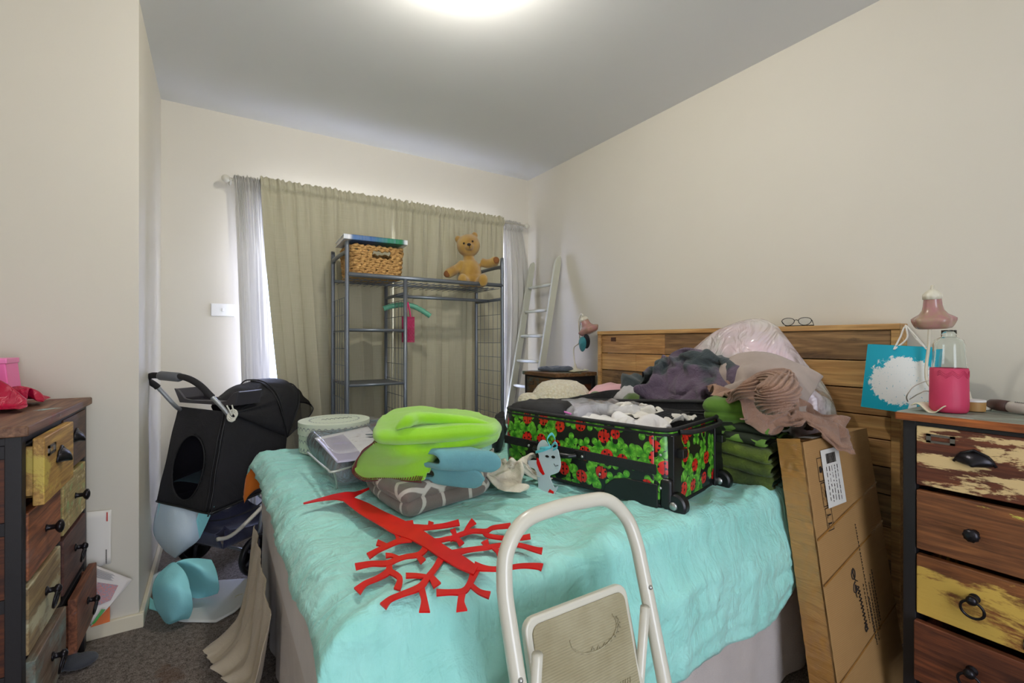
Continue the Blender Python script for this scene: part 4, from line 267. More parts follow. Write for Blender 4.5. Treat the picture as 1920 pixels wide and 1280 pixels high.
(5,-5,1,5,0,4,9,13,3,5,3,0,13,15,-7,4,-4,-5,-8,4,17,15,11,10,2,12,29,8,4,17,12,8,-1,3,3,5,2,-5,10,-2,6,5,3,5,6,21,-2,-2,-4,2,-3,6,-9,7,-1,-2,2,6,-11,-1,-7,1,0,3,-7,0,5,1,2,3,-7,-7,17,-5,1,-2,2,-1,-7,1,-2,6,4,-4,8,-8,2,4,9,2,4,8,0,-1,5,-3,1,-2,1,-2,3,6,-5,-7,-7,8,2,0,0,2,-2,-1,-1,0,1,2,-1,-2,-2,1,2,-1,0,5,-1,-3,-1,1,-4,2,5,0,1,7,-1,13,-5,6,2,-2,-2,0,1,-2,1,2,3,-5,-13,7,1,4,1,0,2,0,-4,0,2,-1,-1,0,-3,-2,3,3,-5,6,2,0,-6,-8,13,-6,2,3,1,1,4,-4,10,0,-3,0,4,-1,1,-1,2,-4,5,-2,-3,-4,7,-2,1,2,2,0,0,-4,3,-1,-4,2,0,-3,-1,1,2,2,-11,0,4,3,2,-5,6,0,3,0,-1,2,-8,9,3,-1,-2,-13,12,1,0,-1,2,-6,-4,8,2,3,0,-3,1,3,-1,0,-2,2,-5,3,-2,-1,-1,-1,1,4,-4,7,-1,-3,1,-1,-1,3,1,2,-1,-3,-2,6,11,1,0,1,-3,-6,5,-3,1,-2,-2,-1,0,11,-1,-5,5,1,1,-1,-1,-1,-2,2,-1,2,-4,-15,15,-1,4,3,-11,1,-2,7,2,2,0,1,1,-2,-3,-5,10,13,0,-1,-6,6,-7,-4,8,-3,1,1,-10,3,13,-2,1,-3,3,0,-2,-1,1,0,0,0,-2,0,0,0,-3,2,-10,16,-6,-3,-3,3,9,2,1,-3,-3,0,-10,9,19,-9,0,3,0,1,-14,9,-1,-8,3,6,-8,9,4,1,-3,0,0,1,-6,4,-3,1,2,-2,-1,1,3,-3,-4,4,-1,4,-2,0,1,-5,11,-1,-4,0,-1,-7,0,17,-2,-4,2,-10,12,-6,2,-3,-3,-3,9,-5,5,-4,1,6,-2,-2,1,-1,0,-4,2,-5,4,1,3,2,-4,-9,10,-1,1,-3,2,3,-1,-4,7,-3,-3,3,-2,-6,17,-2,1,-5,8,-23,14,0,-1,-2,-4,-8,8,2,8,0,0,1,-1,0,-1,-3,0,-2,2,-1,0,1,2,-1,-1,1,0,1,0,0,3,-1,3,-6,-3,5,0,-3,-3,13,6,-4,0,2,0,-7,-3,-2,5,0,1,-14,-2,15,2,-1,0,3,-2,2,-3,0,-6,4,0,-1,2,0,-3,1,1,2,-1,1,-2,5,-1,3,-6,0,0,0,3,-5,11,5,-2,-12,-13,30,-13,4,4,2,-5,-10,10,-14,-11,21,5,-2,-5,10,-6,2,-3,3,-1,0,-2,2,-1,-1,-8,8,2,0,-1,3,0,1,0,-4,2,0,0,1,-3,9,1,2,-1,-5,-10,17,-1,-16,13,5,-5,-2,-13,5,5,-16,16,8,1,0,-2,3,-3,0,-1,-1,-1,-1,1,-6,5,3,-2,1,6,-4,-2,1,-4,2,2,0,1,-3,11,-2,-1,-1,-3,6,-2,-4,3,-12,7,12,-7,6,-8,3,-5,0,10,-6,7,-4,-1,1,0,-1,0,-2,0,-13,11,-1,-9,5,13,-1,-3,1,-1,-2,2,-3,0,2,-2,-4,4,5,-2,1,8,0,-14,0,14,1,-1,0,1,-4,-2,4,4,-6,6,-6,3,-1,-2,0,1,-2,1,0,-1,-3,2,1,4,-1,-1,-2,-1,-6,11,-7,1,1,-4,6,-10,3,8,0,9,3,-1,-3,3,4,-11,-2,3,1,6,-15,17,-1,-3,2,-2,1,-3,0,-2,1,0,-1,2,1,-2,-4,3,-2,2,-1,2,-3,-4,9,-5,5,-4,3,-2,-3,-3,5,1,16,-1,-8,-7,11,0,-3,5,-1,2,1,-9,5,1,1,-2,-2,-1,1,-1,0,-2,2,1,0,2,-1,-5,2,-1,-1,-1,1,-11,6,8,-8,3,-2,2,0,11,-4,-17,15,10,-6,-13,17,3,-11,8,1,0,-1,2,-2,-8,-5,11,-2,-4,-2,-1,1,6,2,-3,2,1,2,-2,-6,4,-2,-3,0,2,1,0,-2,0,-6,2,-1,3,5,2,-1,9,2,-17,5,3,5,1,0,0,1,1,-4,1,3,-6,-2,0,-2,0,0,2,2,0,0,0,-5,7,0,-5,-4,6,0,-1,1,0,2,-5,2,-12,6,-1,-1,10,0,1,2,2,-3,3,5,-6,0,-1,0,0,-4,-3,1,5,-2,-5,0,1,0,3,2,2,-2,-2,-6,8,-5,5,-1,-5,0,6,0,-1,0,3,-7,5,-1,-3,-1,-5,-9,5,4,0,9,-3,7,3,-3,0,-1,1,-2,2,-3,-13,11,2,-3,-2,3,-4,-2,7,3,0,-2,-2,2,-1,0,0,-2,0,2,6,-15,14,-10,1,3,1,-1,0,5,0,-3,5,-3,4,7,3,-2,1,1,-2,-2,2,2,-16,13,-3,0,0,-6,5,2,2,3,-4,3,-3,-1,0,0,1,0,-1,2,-1,3,-5,5,-9,-1,1,5,1,1,-5,5,4,-2,-12,0,18,-1,-6,6,0,2,-3,-3,-4,11,-5,-3,-1,-5,4,4,2,2,2,-6,1,-7,6,-1,1,-2,0,3,4,-2,-4,6,-3,-11,-1,13,1,-4,0,-10,1,1,4,-1,-9,15,0,-1,2,0,3,1,-4,3,-1,-2,-1,0,0,0,-1,-4,10,-2,-2,-9,9,-2,-6,2,0,-1,6,3,-7,-11,17,-19,6,-3,1,7,-8,4,12,8,-11,-1,13,-12,12,-1,0,4,3,0,-1,0,-2,-3,5,-2,0,0,-1,0,0,-1,1,2,0,-2,-2,-7,5,-3,1,5,-1,-10,7,-1,3,0,-12,-2,4,9,0,-1,6,3,2,2,-12,3,7,-2,4,1,-2,-1,0,2,-1,1,-5,-2,3,2,0,1,1,-3,1,1,-1,-1,1,-4,-7,2,1,-1,-1,2,-3,9,3,-6,-12,-2,14,4,-10,10,0,3,-4,-4,-1,1,5,-1,-7,2,8,-1,-14,14,0,2,-3,0,0,1,0,3,-4,-4,8,0,-3,-22,4,10,-1,6,-9,6,0,-5,0,-1,13,-13,-3,9,4,-9,8,3,-2,-1,-1,-6,5,3,-5,-7,-3,0,10,11,-1,-2,-4,3,-4,3,0,2,1,-7,2,3,-1,-5,-8,-2,5,10,-5,-8,6,3,-2,-2,6,-4,-2,-5,-2,6,-2,7,4,-2,-3,2,-4,-13,6,-3,18,0,-1,0,2,0,0,-1,-5,2,1,-1,3,-8,5,3,-10,6,-4,0,-1,4,1,-8,5,5,-8,-1,3,-1,-3,1,-3,-1,-2,7,11,0,-10,2,5,-15,17,-3,-6,0,7,1,-13,17,-1,1,-10,7,1,1,-3,2,1,0,-22,17,4,-5,2,-4,1,-3,-3,-8,4,-3,4,-3,-4,6,5,0,0,-11,11,4,-2,12,0,-1,-1,-2,-6,4,-11,-8,3,22,-2,1,-7,2,2,-1,-2,5,-2,-5,2,1,2,0,1,-2,2,-10,-6,-3,7,-10,4,3,2,0,-6,4,4,-3,6,-4,11,-1,-3,3,5,0,-6,3,1,2,0,-5,7,-2,-2,-5,1,-1,4,0,0,1,-2,-5,2,-5,8,3,-1,-16,-9,5,6,7,-8,2,1,-9,0,2,3,2,-4,-1,3,17,-2,-2,-1,5,-2,-4,4,-3,-2,-4,0,3,5,-3,-2,3,-3,2,2,-2,2,-4,-4,5,-2,1,9,-1,-9,-3,-17,3,-5,18,-11,4,3,-5,0,3,1,-8,8,-2,5,-8,4,5,4,0,8,-3,-11,-1,6,2,1,-2,1,-2,1,1,-17,9,-2,-14,11,3,10,-4,-9,14,9,-8,-7,-2,-14,-1,-3,15,-7,6,2,2,0,-11,3,5,8,213,-2,-1,-16,10,6,11,16,10,8,6,10,9,2,10,5,0,0,-1,4,14,26,28,18,5,2,6,13,18,14,8,-1,-5,7,7,1,-8,9,15,-5,4,15,7,4,4,-7,-1,1,10,-4,-2,0,-5,8,3,-2,-6,5,9,-8,-6,-2,-1,-3,1,6,1,-11,-1,2,2,7,0,-6,-1,-2,15,2,-17,0,1,16,-14,-6,14,-6,-3,3,6,2,7,2,-6,6,-6,-7,0,1,5,-4,-2,3,-1,-5,-7,7,-1,-1,4,1,0,-5,-2,1,1,2,2,-4,-2,0,1,-1,1,7,1,-8,1,1,-2,-1,5,-1,0,6,-2,-1,-10,7,0,1,-4,0,3,0,-2,0,3,-3,-8,7,0,7,1,-4,1,-3,-2,-2,2,0,0,0,-4,-2,2,1,-3,8,6,-7,3,-12,16,-13,1,5,-2,1,4,-4,-9,-1,-3,1,6,-1,0,1,-1,-4,5,-3,2,-5,6,-1,-1,-1,4,1,0,-4,3,-1,-4,0,2,-2,-3,2,1,3,-7,0,5,-1,2,-4,3,0,5,-2,-1,0,-8,-6,0,-2,-3,6,9,-11,-6,1,3,-4,5,-3,2,5,-3,-1,0,6,-3,0,-3,4,-6,2,-1,-1,-1,-2,1,4,-7,9,0,-4,2,-1,-2,3,2,3,1,-7,0,9,-7,4,-1,1,-1,-7,12,-15,-2,2,2,-3,1,4,2,-4,6,0,-1,0,0,0,-2,1,-1,1,-2,-2,1,0,3,1,-5,2,-2,1,4,1,0,4,-1,-4,-3,-5,12,-8,9,5,-8,-8,21,-23,-1,-4,7,-1,-5,7,9,-10,5,-3,2,0,-2,0,0,0,0,0,-1,-2,1,0,-1,0,-4,6,-7,1,3,1,3,8,0,-5,-4,1,-8,7,0,-10,9,2,-5,2,-11,1,-3,-1,3,9,-13,7,7,4,-9,2,-2,8,-12,4,-3,3,-1,-1,-1,1,3,-2,-1,2,-3,3,-2,1,4,8,-4,0,-7,2,-1,-8,-2,-2,-1,-8,18,4,-14,-8,2,1,-3,3,2,-5,2,-4,0,8,-3,2,0,2,-6,-5,2,1,1,0,1,3,-3,-1,3,-3,3,-2,-1,3,2,-3,2,-2,-3,3,-1,-6,-6,15,-9,-12,10,-14,11,-6,-2,-2,1,0,2,0,3,1,-4,5,3,-1,1,-6,-1,-2,2,0,0,2,4,-5,-1,1,1,0,-1,3,3,-3,3,-6,-2,5,-1,-2,-4,-6,3,11,-11,-5,12,2,-15,-8,3,0,1,18,-9,-6,-6,1,4,9,0,-2,-4,1,-6,2,1,-1,2,0,-3,1,2,0,-1,0,0,6,-5,5,-6,2,-2,0,3,-2,-3,0,-6,10,-16,16,10,-1,-14,2,-7,0,1,-3,1,-1,-2,5,2,4,-10,3,0,0,0,0,-1,1,-1,-2,-4,5,2,-2,1,4,0,-4,3,-2,0,0,-2,4,-4,-1,-1,7,-14,-8,-1,21,3,0,-19,8,-8,-2,2,9,11,-12,-1,8,-10,-1,3,1,-1,-4,0,0,-1,0,0,-4,3,2,-1,2,6,-5,-2,0,-2,1,1,2,-1,-3,6,-6,-10,-2,-3,3,2,0,-4,21,-20,10,0,4,-4,-5,-2,8,-6,-9,11,3,-2,-5,1,-1,-1,0,0,-2,1,7,-8,0,9,-1,-6,1,-1,-2,3,-2,-2,3,-2,-14,1,0,-3,6,4,-3,-8,16,0,7,-3,-6,-3,0,-4,3,6,-11,3,5,2,-5,-2,-1,0,0,0,-1,0,3,-4,1,7,-3,-1,-3,0,-2,5,-5,1,2,-6,6,-11,-4,-1,0,13,-1,-5,4,10,-1,11,-9,-5,-3,-2,-10,12,0,-11,8,3,-4,-5,1,0,0,-1,0,1,1,-1,-3,2,-2,2,-1,4,-5,-2,5,-3,4,-3,3,-3,-17,2,-3,6,13,-8,-1,14,9,-3,-10,0,-3,-2,-3,-7,12,-6,-2,3,-1,-3,1,-2,1,-2,2,1,1,0,-2,-3,2,-2,1,-6,5,1,-2,2,-1,0,-1,0,1,-13,-2,1,23,-3,-7,-11,17,-5,-9,5,-2,-2,-1,2,3,13,-23,7,0,-6,-2,-1,4,2,6,-6,1,1,3,-1,-7,6,-3,-5,1,0,2,3,-3,0,-1,1,-1,-1,-3,-2,3,4,-6,-10,4,7,-4,6,0,-1,-2,1,-7,9,4,-3,-6,-2,-5,1,0,0,3,2,-3,1,3,0,-1,-5,-5,10,-2,-2,2,-1,1,-4,2,-2,0,-1,1,-6,1,13,-15,1,3,3,0,-5,3,-2,0,1,-8,-2,13,-1,-1,-5,-4,0,0,3,1,1,-1,-2,2,-1,-3,2,0,-4,-1,9,-2,0,2,-1,-4,4,-4,8,3,-7,-5,4,-11,-1,1,-2,7,2,-1,1,-3,0,3,7,6,-3,-10,6,-2,1,3,2,3,-7,-7,2,-3,-1,-1,-1,1,-1,-2,0,2,6,-4,2,-7,1,1,1,-1,2,11,-12,-2,3,-1,-1,0,5,0,0,0,-1,-6,3,6,-4,2,0,6,4,1,1,-1,-8,13,-12,-1,-2,-1,-4,1,0,0,0,2,-1,9,-8,1,-6,1,0,3,0,1,-1,-12,2,0,2,-5,10,-5,-4,2,-1,0,0,-5,2,12,-4,-5,3,12,-1,-2,0,-4,4,-2,-7,-1,-1,-1,6,-7,1,2,2,1,3,9,-16,1,-1,3,2,-2,-5,-2,-10,-3,-1,1,1,0,2,5,-4,-4,4,0,-4,1,3,1,0,-1,0,0,1,-5,11,2,5,-16,8,-5,9,-11,2,1,-3,5,7,-3,-5,0,-1,-3,-4,0,-1,1,13,-10,7,8,-6,-8,-2,9,-10,3,-1,0,4,-3,-2,-4,8,0,0,-1,-1,2,0,11,-7,0,1,-1,-4,-1,7,4,-11,5,-3,6,-5,-5,3,1,-3,-2,-3,4,6,-10,-5,4,-1,5,-7,-8,0,1,5,2,-1,-3,0,1,-1,0,0,0,0,1,-2,1,2,0,4,3,-5,-3,0,8,-1,0,5,-9,2,-6,0,4,0,1,-7,-3,0,0,-3,-4,0,0,-3,2,12,-25,9,-1,-3,0,4,1,-5,8,-2,0,-2,0,0,0,1,1,1,-5,11,-3,9,2,-12,-3,17,-13,2,2,-11,4,2,0,-4,3,-4,-4,1,3,-5,0,-4,1,2,-7,12,-9,2,12,4,2,-6,-8,0,-4,-2,2,-4,2,2,1,2,-6,2,2,17,1,-12,11,1,-18,3,11,-7,4,-12,2,3,-1,1,-3,2,-4,-4,-3,-2,-5,1,1,5,14,1,-14,-5,-3,1,17,-9,-2,-2,1,-7,1,2,-2,3,-3,3,8,11,0,-4,-10,-3,-3,3,5,4,-7,-9,10,-7,-2,3,4,-3,6,6,-18,-1,-6,-2,-1,2,17,-3,-14,-5,-3,9,-2,-5,22,-12,1,-10,3,4,-1,-3,2,3,3,-8,-1,8,-3,0,0,-2,4,5,0,-8,0,-3,4,2,-3,1,-1,-4,14,-11,-15,0,7,1,0,0,-1,-3,1,3,3,-8,12,-6,-1,-5,2,4,-4,-1,4,0,-3,-2,-1,6,6,-1,-6,1,15,-9,1,-4,1,-2,-8,-2,-1,6,3,2,-1,3,-1,-9,-2,0,1,6,-1,-7,7,4,-5,0,16,-13,-4,1,-4,0,1,2,0,0,9,-10,-3,0,6,2,3,2,-6,-1,6,-7,-10,11,17,-6,-8,-4,0,-2,1,1,6,-1,3,4,0,4,-11,-4,-3,13,-4,0,-1,-13,-1,4,3,-3,3,-2,-1,2,1,1,-4,-4,5,-5,6,6,4,-6,-8,18,-7,-9,-5,10,6,-6,3,-1,-6,1,3,-1,7,-18,1,2,1,27,-6,-9,-3,11,-1,-16,11,-2,-7,3,-2,-1,0,4,4,0,2,-13,-1,5,-5,2,3,9,1,-12,-5,22,-13,-12,11,11,-3,-5,1,2,2,-8,1,7,109,-2,-4,4,7,33,15,1,7,6,2,-7,-3,19,-10,0,0,1,0,-1,-22,4,-3,2,-2,0,12,32,-37,-7,16,-17,-1,8,12,4,-20,-1,12,5,1,1,-15,-5,-1,-2,4,1,-9,12,-10,7,4,-5,-8,0,11,3,-13,-5,-4,0,2,4,-4,25,0,-3,-12,2,7,6,-13,-4,4,3,10,-2,-4,-1,0,7,-13,-2,0,14,-16,-1,5,1,-17,9,0,12,2,-10,4,-7,-2,2,6,2,8,-19,14,4,-3,-5,-8,2,-1,13,-1,-1,-1,-7,-2,3,1,2,0,-4,-2,3,-3,2,13,-5,-15,4,11,-1,-3,5,-4,-4,-2,9,1,-4,-4,2,-1,-3,4,3,0,-3,1,-9,1,1,1,0,4,4,5,-7,5,-2,-5,-3,1,5,0,0,-4,0,-2,0,-7,6,16,-8,-4,5,-1,1,2,-6,-6,5,4,0,-8,-2,2,1,5,3,-7,4,-10,5,1,7,-1,-2,-1,0,4,0,-2,-3,-5,6,-5,0,5,0,3,5,-2,-6,-9,7,-1,11,-5,0,0,0,-2,2,0,-10,5,1,1,-10,1,4,10,-4,-1,6,-15,8,-1,5,-1,-4,0,4,6,0,-2,-1,-8,7,6,-11,-3,7,1,0,-2,-4,1,5,0,-1,2,-1,6,-3,-1,-3,-1,-2,-10,-2,3,1,-2,2,-4,6,4,4,-11,2,11,-4,-2,0,8,-1,-3,1,2,-4,-7,7,5,-6,-5,3,4,1,-7,10,8,-2,-6,-8,-1,2,2,13,-11,-2,0,-4,3,-6,-6,1,-5,17,-10,0,5,7,-15,6,0,-7,22,-10,-1,6,-1,-1,1,-1,-1,-1,3,-2,-6,6,-3,3,5,-11,11,3,-5,-1,2,0,-10,8,8,-13,2,3,-9,7,-2,-6,-7,5,2,7,-4,0,-2,1,-3,-3,11,-1,9,-11,1,7,-1,-7,6,0,2,2,-6,-3,3,-2,3,-5,11,3,-2,0,-3,0,-2,-17,21,0,-12,4,5,-4,0,-6,8,-1,-9,-3,12,-6,-1,-4,0,-3,7,-2,4,0,2,-2,2,11,-13,-7,11,6,-5,-5,7,-3,-3,3,-2,10,-3,0,2,2,-5,-2,-5,17,-16,-4,4,5,-2,-1,1,2,-3,5,-6,-4,-5,5,-4,1,-2,14,-14,4,15,3,-9,-3,4,-6,-3,3,6,-3,-3,3,0,-3,8,-7,2,3,1,1,0,0,-10,4,8,-15,-5,6,5,2,-1,5,-8,6,-8,1,7,-11,-1,10,-5,0,0,-10,-5,13,12,-2,-1,-4,-1,5,-3,3,-5,3,-4,3,-3,7,-5,-3,5,1,0,-2,-6,-1,7,4,-15,-1,2,5,2,11,9,-6,-3,15,-11,-7,7,-10,1,2,12,-24,22,-23,11,-1,11,3,-20,12,9,-11,-3,7,2,-1,0,-4,3,-4,2,-4,4,-3,-2,-3,-1,15,-6,-8,0,1,3,3,1,10,-1,-2,-10,2,4,-10,2,-11,19,-6,-1,0,7,-21,6,3,-2,6,14,-2,-13,4,5,0,0,-1,0,1,-3,-3,0,2,-2,-5,11,-2,7,-7,-3,0,0,-3,9,-1,7,4,-5,-7,3,-5,-5,1,2,-5,4,7,-16,6,-4,4,1,-5,14,9,-12,-9,3,5,7,-2,0,1,1,-3,-10,-4,14,-1,1,2,1,-4,1,3,-4,8,-3,-3,-2,4,-8,8,-1,6,-12,2,2,14,-20,5,3,3,-1,-13,2,5,0,4,3,-17,1,6,5,-1,1,1,-1,-1,0,-12,6,5,8,-3,1,0,-7,3,9,-9,3,6,-10,-5,-5,3,0,7,5,-12,10,5,-7,-6,-4,-9,1,-1,7,11,-2,-7,10,-9,-7,6,4,-3,-4,6,4,2,-7,3,-3,-6,5,6,3,0,3,-11,-2,14,-5,-6,6,2,-4,1,4,-3,8,-7,-3,16,-1,-15,1,-15,7,-1,2,8,-3,-12,10,7,-10,-1,3,-2,3,0,7,0,-1,-6,3,-1,-6,-3,11,9,-8,9,-8,-11,13,4,-12,1,3,0,0,-2,4,8,-22,20,5,-8,-18,3,7,5,2,1,2,-9,-12,13,-4,-1,3,0,1,-6,5,-4,11,-6,-5,5,8,-8,-14,6,10,7,-3,-5,-7,9,4,-9,0,2,3,14,0,0,-12,-7,12,0,-27,7,11,1,-2,1,0,3,-6,-1,-2,-1,2,5,-3,0,5,3,-7,2,-3,-6,12,1,-1,-11,-7,10,6,-4,1,2,0,2,-1,-4,4,3,9,-1,-8,1,-2,6,-4,-9,2,4,3,-3,-1,2,1,-14,5,-1,-2,3,3,1,0,2,-2,-1,2,-7,11,6,-8,6,-7,-7,2,5,-8,6,4,-5,1,2,-9,0,-1,-11,-1,6,0,4,-1,-3,0,1,2,1,2,-7,2,0,-8,2,0,-4,-1,3,0,2,-2,6,1,0,0,6,0,3,-1,-1,-5,2,-3,-8,10,8,-12,2,2,-1,-4,4,-7,4,-2,0,3,-5,3,-1,-1,0,-1,3,5,-9,-3,4,-2,-4,-4,-1,3,4,2,0,-3,8,-4,0,7,1,0,1,-1,1,-1,-17,13,12,-7,-8,4,0,6,-1,5,-3,-4,-1,-1,8,-13,9,2,-1,-3,0,-3,5,-2,2,12,-9,-8,-6,-1,4,6,-1,-2,0,6,-6,5,2,-7,8,1,1,6,-13,-11,11,9,-13,1,9,2,-11,9,0,-9,3,-3,3,14,-15,-3,18,-10,-2,-3,2,-2,4,0,4,3,-3,-5,-3,-1,7,-6,-4,8,-4,-1,12,-17,5,-2,-2,13,-2,-18,3,9,-5,-1,3,6,2,-1,-1,-4,-7,-7,-3,3,3,2,-10,18,-1,2,0,1,-3,4,2,-6,4,0,-2,-3,0,1,-13,5,5,-1,-2,2,-5,-1,-2,4,0,1,-12,10,4,-5,-4,4,5,6,-7,-6,11,-11,0,3,-1,-4,18,-13,5,4,5,2,-1,-2,-2,1,-8,-6,-1,3,4,4,-2,-4,-3,1,2,-1,0,2,-7,-3,1,1,-2,-2,5,-4,-4,1,1,8,5,2,2,-3,-9,0,5,-5,-3,1,5,2,3,9,-4,0,4,-4,-11,1,4,-3,2,3,1,-3,0,-6,1,4,1,-3,0,-7,0,3,-2,-7,1,7,-5,-3,-2,6,-1,5,15,-5,-11,-11,2,3,-3,-1,7,-14,9,21,-25,2,1,-4,16,-1,-6,-1,4,5,-3,1,-3,2,-9,1,3,5,-7,-9,8,-3,-1,-1,-9,6,4,-1,-2,1,-3,1,2,0,1,5,-13,4,2,-3,2,-5,7,-4,-4,23,-11,-3,11,0,-9,5,4,-5,-2,2,3,-5,-8,5,-3,2,2,-8,-2,1,2,0,-5,-2,7,4,-8,4,2,-4,-3,2,-1,1,7,-10,2,-4,1,2,1,0,-4,16,-5,11,-5,1,-15,15,-3,-6,3,-5,7,2,-9,7,6,-5,-1,-11,-2,2,-3,2,-3,-3,5,0,1,1,-1,2,-3,-1,-2,3,2,-3,5,-1,-4,0,1,2,-9,-1,1,-8,5,9,-6,18,-8,-9,2,10,-8,6,-3,-7,-2,7,-2,-4,-3,0,3,3,-8,-2,2,-2,22,-20,10,1,-2,-2,-8,-1,0,0,0,-8,1,-1,2,6,2,-5,-1,-2,5,2,-6,7,1,-6,-2,2,-4,7,4,-4,5,-4,5,-6,-13,5,2,-1,-7,6,-5,-1,8,-9,6,-4,0,-3,2,2,-1,-1,0,-1,-7,3,2,2,-3,3,13,-16,-5,-3,-4,16,4,-6,-4,-1,3,10,-4,0,-7,3,0,2,3,-2,-11,5,-1,-6,-3,4,-2,0,-3,2,-1,2,0,-3,3,-2,0,-1,0,3,-2,3,-4,-5,-4,2,0,-5,0,10,-8,2,3,-2,-1,15,-7,12,-26,0,10,11,-5,-5,-1,-7,5,4,-7,-5,1,3,-2,4,-6,1,-2,1,1,-3,2,0,0,0)),
'knot': (32, 30, (1.328, 0.843, 0.859),
